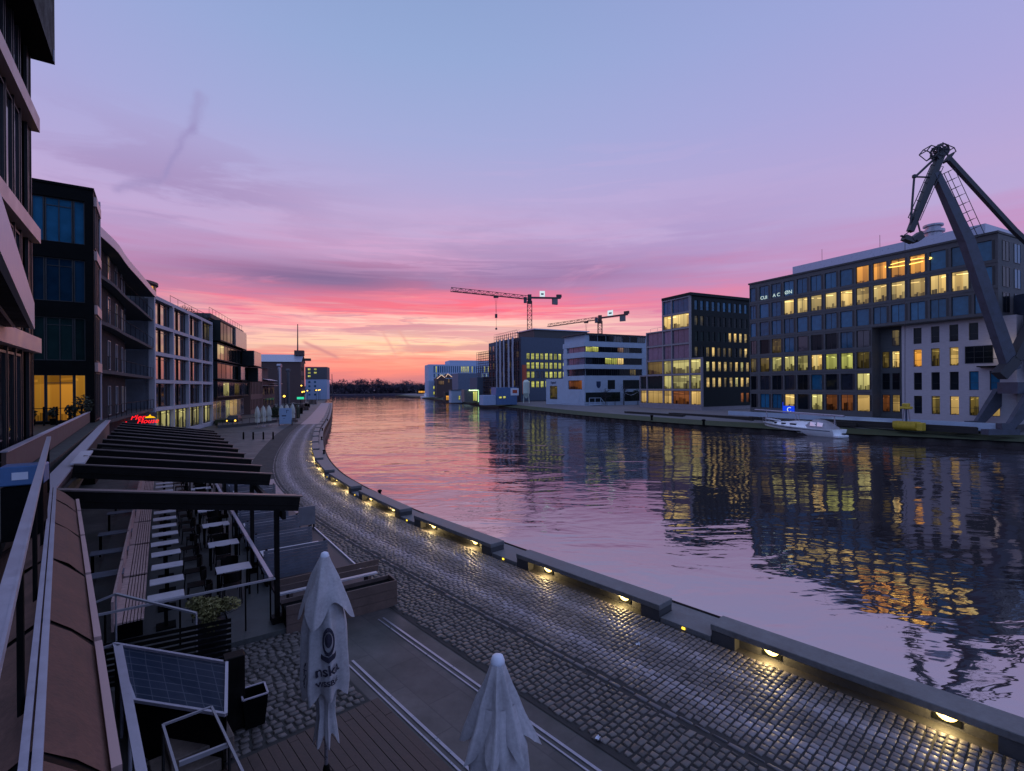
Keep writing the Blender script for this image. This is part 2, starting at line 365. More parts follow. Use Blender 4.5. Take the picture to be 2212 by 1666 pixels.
# ---------------------------------------------------------------- sky
def make_world():
    w = bpy.data.worlds.new('World'); SC.world = w; w.use_nodes = True
    nt = w.node_tree; nt.nodes.clear()
    out = N(nt, 'ShaderNodeOutputWorld'); bg = N(nt, 'ShaderNodeBackground', Strength=1.11)
    tc = N(nt, 'ShaderNodeTexCoord'); d = tc.outputs['Generated']
    sp = N(nt, 'ShaderNodeSeparateXYZ'); L(nt, d, sp.inputs[0])
    X, Y, Z = sp.outputs
    deg = math_(nt, 'MULTIPLY', math_(nt, 'ARCSINE', Z), 180/PI)
    az = math_(nt, 'MULTIPLY', math_(nt, 'ARCTAN2', X, Y), 180/PI)
    def noise(scale, zs, tilt, detail=6.0, dist=.5, off=0.0, rough=.55):
        mp = N(nt, 'ShaderNodeMapping'); L(nt, d, mp.inputs[0])
        mp.inputs['Rotation'].default_value = (0, math.radians(tilt), 0)
        mp.inputs['Scale'].default_value = (1, 1, zs); mp.inputs['Location'].default_value = (off, off*.7, off*.3)
        n = N(nt, 'ShaderNodeTexNoise', Scale=scale, Detail=detail, Roughness=rough, Distortion=dist)
        L(nt, mp.outputs[0], n.inputs['Vector']); return n.outputs[0]
    def smooth(x, a, b):
        r = N(nt, 'ShaderNodeMapRange', interpolation_type='SMOOTHSTEP'); L(nt, x, r.inputs[0])
        r.inputs[1].default_value = a; r.inputs[2].default_value = b; return r.outputs[0]
    def bell(x, c, wd):
        t = math_(nt, 'DIVIDE', math_(nt, 'SUBTRACT', x, c), wd)
        return math_(nt, 'EXPONENT', math_(nt, 'MULTIPLY', math_(nt, 'MULTIPLY', t, t), -1.0))
    def ramp(x, stops):
        r = nt.nodes.new('ShaderNodeValToRGB'); el = r.color_ramp.elements
        for i, (p, c) in enumerate(stops):
            e = el[i] if i < 2 else el.new(p/50)
            e.position = p/50; e.color = lin(*c)
        L(nt, math_(nt, 'DIVIDE', x, 50.0, clamp=True), r.inputs[0]); return r.outputs[0]
    n1 = noise(2.6, 9, 4); n2 = noise(5.5, 13, -3, off=3.1); n3 = noise(1.6, 5, 6, off=7.3, detail=4.0)
    wob = math_(nt, 'ADD', math_(nt, 'MULTIPLY', math_(nt, 'SUBTRACT', n1, .5), 7.0), math_(nt, 'MULTIPLY', math_(nt, 'SUBTRACT', n2, .5), 5.5))
    lowgate = math_(nt, 'MULTIPLY', smooth(deg, .2, 3.5), math_(nt, 'SUBTRACT', 1.0, smooth(deg, 14.0, 24.0)))
    dd = math_(nt, 'ADD', deg, math_(nt, 'MULTIPLY', wob, lowgate))
    glow = ramp(dd, [(0, (150, 98, 126)), (1.0, (184, 102, 124)), (2.0, (232, 116, 116)), (3.2, (232, 146, 132)), (4.4, (246, 198, 164)), (5.6, (248, 192, 170)),
                     (7.0, (244, 168, 166)), (8.4, (238, 116, 140)), (9.8, (222, 110, 146)), (11.2, (190, 122, 164)), (13.5, (188, 144, 186)),
                     (17, (186, 160, 202)), (21, (170, 161, 206)), (26, (154, 162, 208)), (33, (140, 160, 205)), (42, (126, 150, 196)), (50, (118, 140, 190))])
    side = ramp(dd, [(0, (140, 102, 142)), (2.5, (186, 112, 152)), (6, (200, 122, 164)), (9, (196, 132, 174)), (12, (186, 142, 190)), (17, (176, 158, 205)),
                     (24, (162, 156, 208)), (32, (150, 155, 208)), (42, (138, 149, 202)), (50, (124, 136, 190))])
    back = ramp(deg, [(0, (138, 150, 196)), (6, (152, 168, 222)), (15, (148, 172, 234)), (30, (142, 170, 234)), (50, (136, 162, 226))])  # sky behind the view, brightened to lift the shaded facades
    f = bell(az, -12.0, 36.0)
    col = mixc(nt, f, side, glow)
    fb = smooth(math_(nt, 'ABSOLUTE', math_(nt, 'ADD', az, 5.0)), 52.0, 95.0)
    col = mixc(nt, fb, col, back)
    col = mixc(nt, smooth(deg, 44.0, 62.0), col, lin(168, 180, 226))  # unseen zenith made brighter to add light on the ground
    def streak(sc, zs, tilt, o, det=9.0):
        return noise(sc, zs, tilt, det, .7, o, .62)
    def cloud(col, nz, lo, hi, e0, ew, a0, aw, c, k):
        m_ = math_(nt, 'MULTIPLY', math_(nt, 'MULTIPLY', smooth(nz, lo, hi), bell(deg, e0, ew)), bell(az, a0, aw))
        return mixc(nt, math_(nt, 'MULTIPLY', m_, k), col, lin(*c))
    s1 = streak(2.4, 7, 3, 12.0); s2 = streak(3.2, 15, -2, 20.0); s3 = streak(4.2, 22, 2, 31.0); s4 = streak(5.0, 26, -4, 44.0); s5 = streak(1.7, 6, 5, 52.0)
    col = cloud(col, s3, .44, .56, 8.8, 1.3, -10, 19, (248, 84, 112), .9)
    col = cloud(col, s4, .46, .56, 6.6, 1.6, -6, 26, (253, 214, 196), .75)
    col = cloud(col, s2, .47, .57, 7.0, 2.0, -18, 24, (178, 118, 148), .75)
    col = cloud(col, s4, .52, .60, 5.2, 1.8, -10, 26, (206, 142, 146), .65)
    col = cloud(col, s3, .47, .58, 3.4, .9, -8, 26, (240, 104, 104), .7)
    col = cloud(col, s2, .45, .56, 4.4, .9, -4, 20, (196, 138, 146), .7)
    col = cloud(col, s1, .29, .45, 11.6, 1.6, -20, 14, (112, 92, 140), .95)
    col = cloud(col, s5, .36, .50, 12.6, 1.7, 4, 14, (134, 106, 156), .85)
    col = cloud(col, s3, .45, .56, 14.6, 2.2, -8, 16, (206, 158, 200), .5)
    col = cloud(col, s2, .34, .54, 10.0, 2.6, -40, 13, (166, 122, 160), .75)
    col = cloud(col, s1, .42, .58, 18.5, 4.0, -34, 14, (150, 126, 174), .65)
    col = cloud(col, s5, .44, .60, 15.5, 3.2, -2, 16, (156, 132, 178), .55)
    col = cloud(col, s5, .42, .60, 15.0, 4.0, 20, 14, (160, 138, 190), .5)
    col = cloud(col, s2, .50, .62, 20.0, 5.0, 8, 22, (184, 164, 208), .35)
    # dispersing vapour trails
    nz = noise(17.0, 1.0, 0, off=5.0, detail=6.0)
    def trail(col, pa, pb, wd, c, k, ragged=1.0):
        a = W(pa[0], pa[1], 1.0)-Vector((0, 0, H)); b = W(pb[0], pb[1], 1.0)-Vector((0, 0, H)); a.normalize(); b.normalize()
        n = a.cross(b).normalized(); mid = (a+b).normalized(); half = a.angle(b)/2; t = (b-a).normalized()
        def dot(v):
            vd = N(nt, 'ShaderNodeVectorMath', operation='DOT_PRODUCT'); L(nt, d, vd.inputs[0]); vd.inputs[1].default_value = v; return vd.outputs['Value']
        e = math_(nt, 'ADD', dot(n), math_(nt, 'MULTIPLY', math_(nt, 'SUBTRACT', nz, .5), wd*6*ragged))
        across = bell(e, 0, wd); s_ = dot(t)
        along = math_(nt, 'MULTIPLY', math_(nt, 'SUBTRACT', 1.0, smooth(math_(nt, 'ABSOLUTE', s_), half*.75, half*1.1)), math_(nt, 'GREATER_THAN', dot(mid), 0.2))
        m_ = math_(nt, 'MULTIPLY', math_(nt, 'MULTIPLY', across, along), math_(nt, 'ADD', .35, math_(nt, 'MULTIPLY', nz, 1.2)))
        return mixc(nt, math_(nt, 'MULTIPLY', m_, k), col, lin(*c))
    col = trail(col, (436, 195), (414, 290), .007, (146, 138, 186), .6)
    col = trail(col, (424, 265), (345, 385), .006, (146, 134, 184), .65)
    col = trail(col, (352, 378), (240, 412), .006, (150, 134, 182), .6)
    col = trail(col, (652, 737), (734, 775), .0035, (190, 120, 132), .7, .3)
    col = trail(col, (826, 716), (858, 772), .003, (214, 150, 146), .6, .3)
    col = trail(col, (860, 712), (896, 766), .003, (214, 150, 146), .6, .3)
    # weak atmospheric sky underneath
    sky = nt.nodes.new('ShaderNodeTexSky'); sky.sky_type = 'NISHITA'; sky.sun_disc = False
    sky.sun_elevation = math.radians(3); sky.sun_rotation = math.radians(-13)
    sk = N(nt, 'ShaderNodeVectorMath', operation='SCALE'); L(nt, sky.outputs[0], sk.inputs[0]); sk.inputs['Scale'].default_value = .003
    hs_ = N(nt, 'ShaderNodeHueSaturation', Saturation=.97); L(nt, col, hs_.inputs['Color'])
    tot = mixc(nt, 1.0, hs_.outputs[0], sk.outputs[0], 'ADD')
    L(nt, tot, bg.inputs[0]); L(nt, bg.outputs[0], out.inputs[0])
make_world()

sun = bpy.data.lights.new('sun', 'SUN'); sun.energy = .05; sun.angle = math.radians(30); sun.color = (1.0, .62, .55)
so = bpy.data.objects.new('sun', sun); C.objects.link(so)
so.rotation_euler = (math.radians(90-7), 0, math.radians(13+180))
cam = bpy.data.cameras.new('camera'); co_ = bpy.data.objects.new('camera', cam); C.objects.link(co_)
co_.location = (0, 0, H); co_.rotation_euler = (PI/2, RHO, 0)
cam.sensor_width = 36; cam.lens = F/2212*36; cam.shift_y = (835-832.75)/2212; cam.clip_start = .05; cam.clip_end = 6000
SC.camera = co_
SC.view_settings.view_transform = 'Standard'; SC.view_settings.look = 'None'; SC.view_settings.exposure = 0; SC.view_settings.gamma = 1
cy = SC.cycles
cy.use_denoising = True; cy.max_bounces = 6; cy.diffuse_bounces = 2; cy.glossy_bounces = 3; cy.transmission_bounces = 3
cy.caustics_reflective = False; cy.caustics_refractive = False; cy.sample_clamp_indirect = 4.0

# ---------------------------------------------------------------- water
def water_mat():
    m, nt = new('canal water')
    out = N(nt, 'ShaderNodeOutputMaterial')
    tc = N(nt, 'ShaderNodeTexCoord')
    def nz(sc, rot, st, det=3.0, dist=.3):
        mp = N(nt, 'ShaderNodeMapping'); L(nt, tc.outputs['Object'], mp.inputs[0])
        mp.inputs['Rotation'].default_value = (0, 0, math.radians(rot)); mp.inputs['Scale'].default_value = st
        n = N(nt, 'ShaderNodeTexNoise', Scale=sc, Detail=det, Roughness=.5, Distortion=dist); L(nt, mp.outputs[0], n.inputs['Vector']); return n.outputs[0]
    a = nz(.22, 12, (.8, 1.5, 1), 3.0, .6); b = nz(.9, -6, (.75, 1.3, 1), 3.0, .5); c = nz(3.2, 20, (.8, 1.2, 1), 2.0)
    big = nz(.045, 0, (1, 1, 1), 2.0)
    rp = N(nt, 'ShaderNodeMapRange'); L(nt, big, rp.inputs[0]); rp.inputs[1].default_value = .38; rp.inputs[2].default_value = .62; rp.inputs[3].default_value = .45; rp.inputs[4].default_value = 1.15
    hgt = math_(nt, 'ADD', math_(nt, 'MULTIPLY', a, .115), math_(nt, 'ADD', math_(nt, 'MULTIPLY', b, .021), math_(nt, 'MULTIPLY', c, .0008)))
    sy = N(nt, 'ShaderNodeSeparateXYZ'); L(nt, tc.outputs['Object'], sy.inputs[0])
    lee = N(nt, 'ShaderNodeMapRange', interpolation_type='SMOOTHSTEP'); L(nt, sy.outputs[1], lee.inputs[0]); lee.inputs[1].default_value = 12; lee.inputs[2].default_value = 70; lee.inputs[3].default_value = .78; lee.inputs[4].default_value = 1.3
    hgt = math_(nt, 'MULTIPLY', math_(nt, 'MULTIPLY', hgt, rp.outputs[0]), lee.outputs[0])
    bp = N(nt, 'ShaderNodeBump', Strength=1.0, Distance=1.0); L(nt, hgt, bp.inputs['Height'])
    df = N(nt, 'ShaderNodeBsdfDiffuse', Color=(.030, .026, .030, 1)); g = N(nt, 'ShaderNodeBsdfGlossy', Roughness=.03, Color=(1, .95, .96, 1))
    L(nt, bp.outputs[0], g.inputs['Normal'])
    fr = N(nt, 'ShaderNodeFresnel', IOR=7.0); L(nt, bp.outputs[0], fr.inputs['Normal'])
    mx = N(nt, 'ShaderNodeMixShader'); L(nt, fr.outputs[0], mx.inputs[0]); L(nt, df.outputs[0], mx.inputs[1]); L(nt, g.outputs[0], mx.inputs[2])
    L(nt, mx.outputs[0], out.inputs[0])
    return m
mb = MB(); mb.add([(-1500, -80, WZ), (1500, -80, WZ), (1500, 3000, WZ), (-1500, 3000, WZ)], [(0, 1, 2, 3)])
struct('canal_water', mb, water_mat())

# ---------------------------------------------------------------- quay curve
def catmull(P, step=.5):
    P = [Vector(p) for p in P]; P = [P[0]*2-P[1]]+P+[P[-1]*2-P[-2]]
    out = []
    for i in range(1, len(P)-2):
        n = max(2, int((P[i+1]-P[i]).length/step))
        for k in range(n):
            t = k/n; a, b, c, d = P[i-1], P[i], P[i+1], P[i+2]
            out.append(.5*((2*b)+(c-a)*t+(2*a-5*b+4*c-d)*t*t+(3*b-a-3*c+d)*t**3))
    out.append(P[-2]); return out
FRONT = catmull([q(s, t) for s, t in [(-40, 11.05), (-16, 11.05), (0, 11.05), (12, 11.05), (21, 11.3), (30, 12.4), (37, 14.0), (45.5, 16.7), (57, 21.0), (71, 26.6), (100, 39.2), (150, 60), (195, 78.5)]], .4)
ARC = [0.0]
for a, b in zip(FRONT, FRONT[1:]): ARC.append(ARC[-1]+(b-a).length)
A0 = 40.0     # arc length where s = 0
def cv(s, off=0.0, z=0.0):
    """point at arc length s (0 beside the camera), moved off metres towards the water"""
    s += A0; lo = 0; hi = len(ARC)-2
    import bisect
    i = min(max(bisect.bisect(ARC, s)-1, 0), hi)
    t = (s-ARC[i])/(ARC[i+1]-ARC[i])
    p = FRONT[i].lerp(FRONT[i+1], min(1, max(0, t)))
    a = FRONT[max(0, i-2)]; b = FRONT[min(len(FRONT)-1, i+3)]
    d = (b-a).normalized(); n = Vector((d.y, -d.x, 0))
    return p+n*off+Vector((0, 0, z)), d, n
SMAX = ARC[-1]-A0
def strip(mb, s0, s1, o0, o1, z, step=1.0, zo=None):
    n = max(1, int((s1-s0)/step)); vs = []; fs = []
    for k in range(n+1):
        s = s0+(s1-s0)*k/n
        vs.append(cv(s, o0, z)[0]); vs.append(cv(s, o1, z if zo is None else zo)[0])
    for k in range(n): fs.append((2*k, 2*k+1, 2*k+3, 2*k+2))
    return mb.add(vs, fs)
# ground of the near bank: one sheet from the quay edge to the horizon
mb = MB(); EDGE = [cv(s, 1.15)[0] for s in [-38+i*2.0 for i in range(int((SMAX+38)/2))]]
EDGE += [cv(SMAX, 1.15)[0], Vector((-76, 203, 0)), Vector((-166, 455, 0)), Vector((-400, 1200, 0))]
vs = []; fs = []
for p in EDGE: vs += [(p.x, p.y, 0), (p.x-1800, p.y, 0)]
for k in range(len(EDGE)-1): fs.append((2*k, 2*k+2, 2*k+3, 2*k+1))
mb.add(vs, fs)
pave, nt = new('quayside asphalt and slabs')
_o = N(nt, 'ShaderNodeOutputMaterial'); _p = N(nt, 'ShaderNodeBsdfPrincipled'); L(nt, _p.outputs[0], _o.inputs[0])
_tc = N(nt, 'ShaderNodeTexCoord'); _mp = N(nt, 'ShaderNodeMapping'); L(nt, _tc.outputs['Object'], _mp.inputs[0]); _mp.inputs['Rotation'].default_value = (0, 0, math.radians(-42+90))
_br = N(nt, 'ShaderNodeTexBrick', Scale=1.0); L(nt, _mp.outputs[0], _br.inputs['Vector'])
_br.inputs['Color1'].default_value = (.048, .044, .046, 1); _br.inputs['Color2'].default_value = (.074, .067, .068, 1); _br.inputs['Mortar'].default_value = (.04, .038, .042, 1)
_br.inputs['Mortar Size'].default_value = .012; _br.inputs['Brick Width'].default_value = 1.6; _br.inputs['Row Height'].default_value = .72
_n = N(nt, 'ShaderNodeTexNoise', Scale=.6, Detail=7.0, Roughness=.65); L(nt, _tc.outputs['Object'], _n.inputs['Vector'])
_r = N(nt, 'ShaderNodeMapRange'); L(nt, _n.outputs[0], _r.inputs[0]); _r.inputs[1].default_value = .3; _r.inputs[2].default_value = .7; _r.inputs[3].default_value = .5; _r.inputs[4].default_value = 1.6
_v = N(nt, 'ShaderNodeVectorMath', operation='SCALE'); L(nt, _br.outputs[0], _v.inputs[0]); L(nt, _r.outputs[0], _v.inputs['Scale']); _n3 = N(nt, 'ShaderNodeTexNoise', Scale=.32, Detail=6.0, Roughness=.7); L(nt, _tc.outputs['Object'], _n3.inputs['Vector'])
_r3 = N(nt, 'ShaderNodeMapRange'); L(nt, _n3.outputs[0], _r3.inputs[0]); _r3.inputs[1].default_value = .42; _r3.inputs[2].default_value = .62; _r3.inputs[4].default_value = .75
L(nt, mixc(nt, _r3.outputs[0], _v.outputs[0], (.026, .030, .026, 1)), _p.inputs['Base Color'])
_r2 = N(nt, 'ShaderNodeMapRange'); L(nt, _n.outputs[0], _r2.inputs[0]); _r2.inputs[3].default_value = .75; _r2.inputs[4].default_value = .35; L(nt, _r2.outputs[0], _p.inputs['Roughness'])
_b = N(nt, 'ShaderNodeBump', Strength=1.0, Distance=.006); L(nt, _n.outputs[0], _b.inputs['Height']); L(nt, _b.outputs[0], _p.inputs['Normal'])
struct('quay_ground', mb, pave)
mb = MB(); vs = []; fs = []
for p in EDGE: vs += [(p.x, p.y, 0), (p.x, p.y, WZ-2)]
for k in range(len(EDGE)-1): fs.append((2*k, 2*k+1, 2*k+3, 2*k+2))
mb.add(vs, fs); struct('quay_wall_face', mb, M['concrete_dark'])
# coping with its steel edge
mb = MB()
for s0, s1, st in ((-16, SMAX, 1.3),):
    strip(mb, s0, s1, .66, 1.10, .10, st); strip(mb, s0, s1, .655, .66, .002, st, .10)
struct('quay_coping', mb, M['concrete'])
mb = MB(); strip(mb, -16, SMAX, 1.102, 1.19, .115, 1.3); strip(mb, -16, SMAX, 1.1, 1.102, .10, 1.3, .115); strip(mb, -16, SMAX, 1.19, 1.195, .115, 1.3, -.5)
struct('quay_edge_rail', mb, M['black'])

def stone_mat(name, base, dark, rough):
    m, nt = new(name)
    out = N(nt, 'ShaderNodeOutputMaterial'); p = N(nt, 'ShaderNodeBsdfPrincipled'); L(nt, p.outputs[0], out.inputs[0])
    at = N(nt, 'ShaderNodeAttribute', attribute_name='tint'); sp = N(nt, 'ShaderNodeSeparateColor'); L(nt, at.outputs['Color'], sp.inputs[0])
    tc = N(nt, 'ShaderNodeTexCoord'); n = N(nt, 'ShaderNodeTexNoise', Scale=14.0, Detail=4.0); L(nt, tc.outputs['Object'], n.inputs['Vector'])
    n2 = N(nt, 'ShaderNodeTexNoise', Scale=.5, Detail=4.0); L(nt, tc.outputs['Object'], n2.inputs['Vector'])
    c = mixc(nt, sp.outputs[0], dark, base)
    c = mixc(nt, math_(nt, 'MULTIPLY', n.outputs[0], .5), c, (.03, .03, .035, 1))
    c = mixc(nt, math_(nt, 'MULTIPLY', sp.outputs[1], .6), c, (.40, .37, .43, 1))
    L(nt, c, p.inputs['Base Color'])
    r = math_(nt, 'SUBTRACT', math_(nt, 'ADD', rough-.14, math_(nt, 'MULTIPLY', n2.outputs[0], .3)), math_(nt, 'MULTIPLY', sp.outputs[1], .16))
    L(nt, r, p.inputs['Roughness'])
    b = N(nt, 'ShaderNodeBump', Strength=1.0, Distance=.006); L(nt, n.outputs[0], b.inputs['Height']); L(nt, b.outputs[0], p.inputs['Normal'])
    return m
def stones(name, mat, s0, s1, o0, o1, ds, dw, jit, hgt, place=None, wear=True, rows_along=False):
    """setts laid in courses across the road; every stone is real, tilted and slightly different"""
    vs = []; fs = []; cols = []
    place = place or (lambda s, o: cv(s, o)[0])
    n = int((s1-s0)/ds)
    for k in range(n):
        s = s0+k*ds
        o = o0+R.uniform(0, dw)*.6
        first = True
        while o < o1-.02:
            w = dw*R.uniform(.78, 1.22)
            if o+w > o1-.03: w = o1-o
            g = (.011 if wear else .016)+R.uniform(0, .008)
            h = hgt+R.uniform(-1, 1)*jit*.28
            tl = [R.uniform(-1, 1)*jit*.4 for _ in range(4)]
            c4 = [(s+g, o+g), (s+g, o+w-g), (s+ds-g, o+w-g), (s+ds-g, o+g)]
            c4 = [(a+R.uniform(-1, 1)*jit*.7, b+R.uniform(-1, 1)*jit*.7) for a, b in c4]
            cs, co = sum(a for a, b in c4)/4, sum(b for a, b in c4)/4
            i0 = len(vs)
            P4 = [place(a, b) for a, b in c4]; ce = (P4[0]+P4[1]+P4[2]+P4[3])/4
            for p in P4: vs.append((p.x, p.y, 0))
            for p, t in zip(P4, tl): r_ = ce.lerp(p, .97); vs.append((r_.x, r_.y, h-.009+t))
            for p, t in zip(P4, tl): r_ = ce.lerp(p, .80); vs.append((r_.x, r_.y, h+t*.6))
            for a in (0, 4):
                for j in range(4): fs.append((i0+a+j, i0+a+(j+1) % 4, i0+a+4+(j+1) % 4, i0+a+4+j))
            fs.append((i0+8, i0+9, i0+10, i0+11))
            we = 0.0
            if wear:
                for tr in (-.85, -2.15): we = max(we, math.exp(-((co-tr)/.22)**2))
            cols.append((min(1, max(0, R.gauss(.5, .25))), we*R.uniform(.4, 1), R.random()))
            o += w
    me = bpy.data.meshes.new(name); me.from_pydata(vs, [], fs)
    at = me.color_attributes.new('tint', 'FLOAT_COLOR', 'POINT')
    flat = []
    for c in cols: flat += [c[0], c[1], c[2], 1.0]*12
    at.data.foreach_set('color', flat)
    bm = bmesh.new(); bm.from_mesh(me); bmesh.ops.recalc_face_normals(bm, faces=bm.faces[:]); bm.to_mesh(me); bm.free()
    if True:
        # normals must point up
        up = sum(1 for p in me.polygons if p.normal.z > .5); dn = sum(1 for p in me.polygons if p.normal.z < -.5)
        if dn > up: me.flip_normals()
    for p in me.polygons: p.use_smooth = True
    me.materials.append(mat)
    o = bpy.data.objects.new(name, me); C.objects.link(o); o['kind'] = 'structure'; return o
m_fine = stone_mat('road setts', (.205, .18, .185, 1), (.085, .073, .077, 1), .54)
m_coarse = stone_mat('rough setts', (.165, .145, .14, 1), (.06, .053, .053, 1), .56)
m_kerb = stone_mat('kerb setts', (.15, .14, .16, 1), (.09, .085, .1, 1), .5)
mb = MB(); strip(mb, -6, 88, -4.55, .0, .010, 1.0); struct('sett_bedding', mb, simple('dark joint sand', (.018, .017, .018), .8))
stones('sett_road', m_fine, -4, 86, -2.86, -.02, .135, .165, .014, .030)
stones('kerb_row', m_kerb, -4, 86, -3.03, -2.89, .3, .14, .01, .034, wear=False)
stones('rough_setts', m_coarse, -4, 24, -4.5, -3.06, .145, .175, .022, .032, wear=False)
# beyond that the setts are too small to tell apart
fr_, nt = new('far setts')
_o = N(nt, 'ShaderNodeOutputMaterial'); _p = N(nt, 'ShaderNodeBsdfPrincipled'); L(nt, _p.outputs[0], _o.inputs[0])
_tc = N(nt, 'ShaderNodeTexCoord'); _vo = N(nt, 'ShaderNodeTexVoronoi', Scale=5.0); L(nt, _tc.outputs['Object'], _vo.inputs['Vector'])
_n = N(nt, 'ShaderNodeTexNoise', Scale=.7, Detail=5.0); L(nt, _tc.outputs['Object'], _n.inputs['Vector'])
L(nt, mixc(nt, _n.outputs[0], (.10, .095, .11, 1), (.20, .185, .22, 1)), _p.inputs['Base Color'])
_p.inputs['Roughness'].default_value = .42
_b = N(nt, 'ShaderNodeBump', Strength=1.0, Distance=.02); L(nt, _vo.outputs[0], _b.inputs['Height']); L(nt, _b.outputs[0], _p.inputs['Normal'])
mb = MB(); strip(mb, 86, SMAX, -3.0, 0, .03, 2.0); struct('far_sett_road', mb, fr_)
mb = MB(); strip(mb, 24, 34, -4.4, -3.05, .032, 1.0); struct('sett_verge', mb, fr_)
# ---------------------------------------------------------------- stone seats along the quay with lamps under them
def half_disc(mb, r, th, M_):
    n = 10; pts = [(-r, 0)]+[(r*math.cos(PI+PI*k/n), r*math.sin(PI+PI*k/n)) for k in range(1, n)]+[(r, 0)]
    vs = [(x, -th, z) for x, z in pts]+[(x, 0, z) for x, z in pts]; k = len(pts)
    fs = [tuple(range(k)), tuple(range(2*k-1, k-1, -1))]+[(i, (i+1) % k, k+(i+1) % k, k+i) for i in range(k)]
    return mb.add(vs, fs, M_)
BL = 5.3
def make_seat():
    # local x runs along the quay away from the camera, -y faces the road
    t = thing('quay_bench', 'x', 'stone seat', (0, 0, 0), 0, 'stone seats along the quay edge')
    b = MB()
    b.bevbox(0, BL, 0, .62, .29, .43, .012)
    b.build('seat_slab', M['concrete'], t)
    b = MB()
    b.box(.02, .55, .02, .61, 0, .288); b.box(BL-.55, BL-.02, .02, .61, 0, .288)
    b.box(.552, BL-.552, .26, .61, 0, .288)
    b.build('seat_base', M['concrete_dark'], t)  # darker than the slab: shade on the inland face put into the colour
    for x in (1.25, BL-1.2):
        b = MB(); b.box(x-.19, x+.19, .235, .258, .06, .286)
        lm = b.build('lamp', M['black'], t)
        b = MB(); half_disc(b, .165, .03, Matrix.Translation((x, .236, .275))); b.build('lens', M['e_lamp'], lm)
    return t
seat0 = make_seat()
PER = 6.62
used = False
def put_seat(k, s0):
    global used
    p, d, n = cv(s0); p2, _, _ = cv(s0+BL); dd = (p2-p).normalized()
    # local x = dd, local y must point to the water = n : right handed frame needs y = rot90(x); n is the clockwise normal, so mirror by starting at the far end
    lab = '%s long concrete seat block with lamps beneath, counted along the quay edge from the camera' % ORD[k]
    rz = ang(-dd)
    if not used:
        seat0.location = p2; seat0.rotation_euler = (0, 0, rz); seat0['label'] = lab; used = True
    else: dup(seat0, p2, rz, lab)
NS = 0
s_ = .25
starts = []
while s_+BL < SMAX-2 and NS < 28:
    put_seat(NS, s_); starts.append(s_); NS += 1; s_ += PER
def make_step():
    t = thing('quay_ledge', 'x', 'stone step', (0, 0, 0), 0, 'low steps in the gaps between the stone seats')
    b = MB(); b.bevbox(.01, PER-BL-.01, .03, .64, 0, .13, .01); b.build('slab', M['concrete'], t)
    b = MB(); b.box(.6, .68, .012, .029, .05, .10); b.build('marker_lamp', M['e_led'], t)
    return t
step0 = make_step()
for k, s0 in enumerate(starts[:-1]):
    p2, d, n = cv(s0+PER); p, _, _ = cv(s0+BL); rz = ang(p-p2)
    lab = 'low concrete step with a tiny marker light in the %s gap between the quay seats' % (ORD[k] if k else 'nearest')
    if k == 0: step0.location = p2; step0.rotation_euler = (0, 0, rz); step0['label'] = lab
    else: dup(step0, p2, rz, lab)
# the lamps really light the setts
for i, s0 in enumerate(starts[:9]):
    for x in (1.25, BL-1.2):
        p, d, n = cv(s0+BL-x, .08, .21)
        l = bpy.data.lights.new('seat lamp light', 'POINT'); l.energy = 24.0; l.color = (1.0, .72, .30); l.shadow_soft_size = .06
        lo = bpy.data.objects.new('seat_lamp_light', l); C.objects.link(lo); lo.location = p
# mooring bollards on the coping
b = MB(); b.lathe([(.11, 0), (.10, .05), (.075, .08), (.075, .24), (.12, .27), (.12, .32), (.04, .36)], 14)
boll0 = None
for k, s in enumerate((24.8, 45.0, 58.0, 71.0, 92.0)):
    p, d, n = cv(s, .95, .10)
    lab = 'short black iron mooring bollard on the quay coping, %s from the camera' % ORD[k]
    if boll0 is None:
        boll0 = b.build('mooring_bollard', M['black'], loc=p, smooth=True); tag(boll0, lab, 'bollard', 'mooring bollards on the quay edge')
    else: dup(boll0, p, 0, lab)
# old crane tracks let into the paving
for nm, t, s0, s1, lab in (('crane_track', 6.03, -2, 11.8, 'pair of polished steel rail strips set in the slabs nearer the sett road'),
                           ('crane_track', 4.58, -2, 10.4, 'pair of polished steel rail strips set in the slabs nearer the closed parasol')):
    b = MB()
    for dt, w in ((-.07, .035), (.06, .055)):
        c = [q(s0, t+dt-w/2), q(s0, t+dt+w/2), q(s1, t+dt+w/2), q(s1, t+dt-w/2)]
        b.add([(p.x, p.y, 0) for p in c]+[(p.x, p.y, .016) for p in c], [(4, 5, 6, 7), (0, 1, 5, 4), (1, 2, 6, 5), (2, 3, 7, 6), (3, 0, 4, 7)])
    o = solo(nm, b, M['steel'], lab, 'rail track', 'old crane tracks in the paving')
# rough sett patch and plank deck in the lower left
stones('rough_sett_patch', m_coarse, 8.9, 14.5, .9, 4.25, .15, .17, .028, .03, place=lambda s, o: q(s, o), wear=False)
mb = MB(); mb.add([q(8.8, .8, .004), q(8.8, 4.3, .004), q(14.6, 4.3, .004), q(14.6, .8, .004)], [(0, 1, 2, 3)]); struct('patch_bedding', mb, simple('patch sand', (.03, .03, .03), .85))
b = MB()
t = -1.6
while t < 4.3:
    s = -3.0
    while s < 8.75:
        e = min(8.75, s+R.uniform(2.2, 3.4))
        P = [q(s+.004, t+.006), q(e-.004, t+.006), q(e-.004, t+.146), q(s+.004, t+.146)]
        h = .07+R.uniform(-.004, .004)
        b.add([(p.x, p.y, .01) for p in P]+[(p.x, p.y, h) for p in P], [(4, 5, 6, 7), (0, 1, 5, 4), (1, 2, 6, 5), (2, 3, 7, 6), (3, 0, 4, 7)])
        s = e
    t += .15
o = struct('plank_deck', b, simple('brown deck planks', (.055, .035, .03), .6, var=.6, scale=1.6, bump=.004, bscale=18))

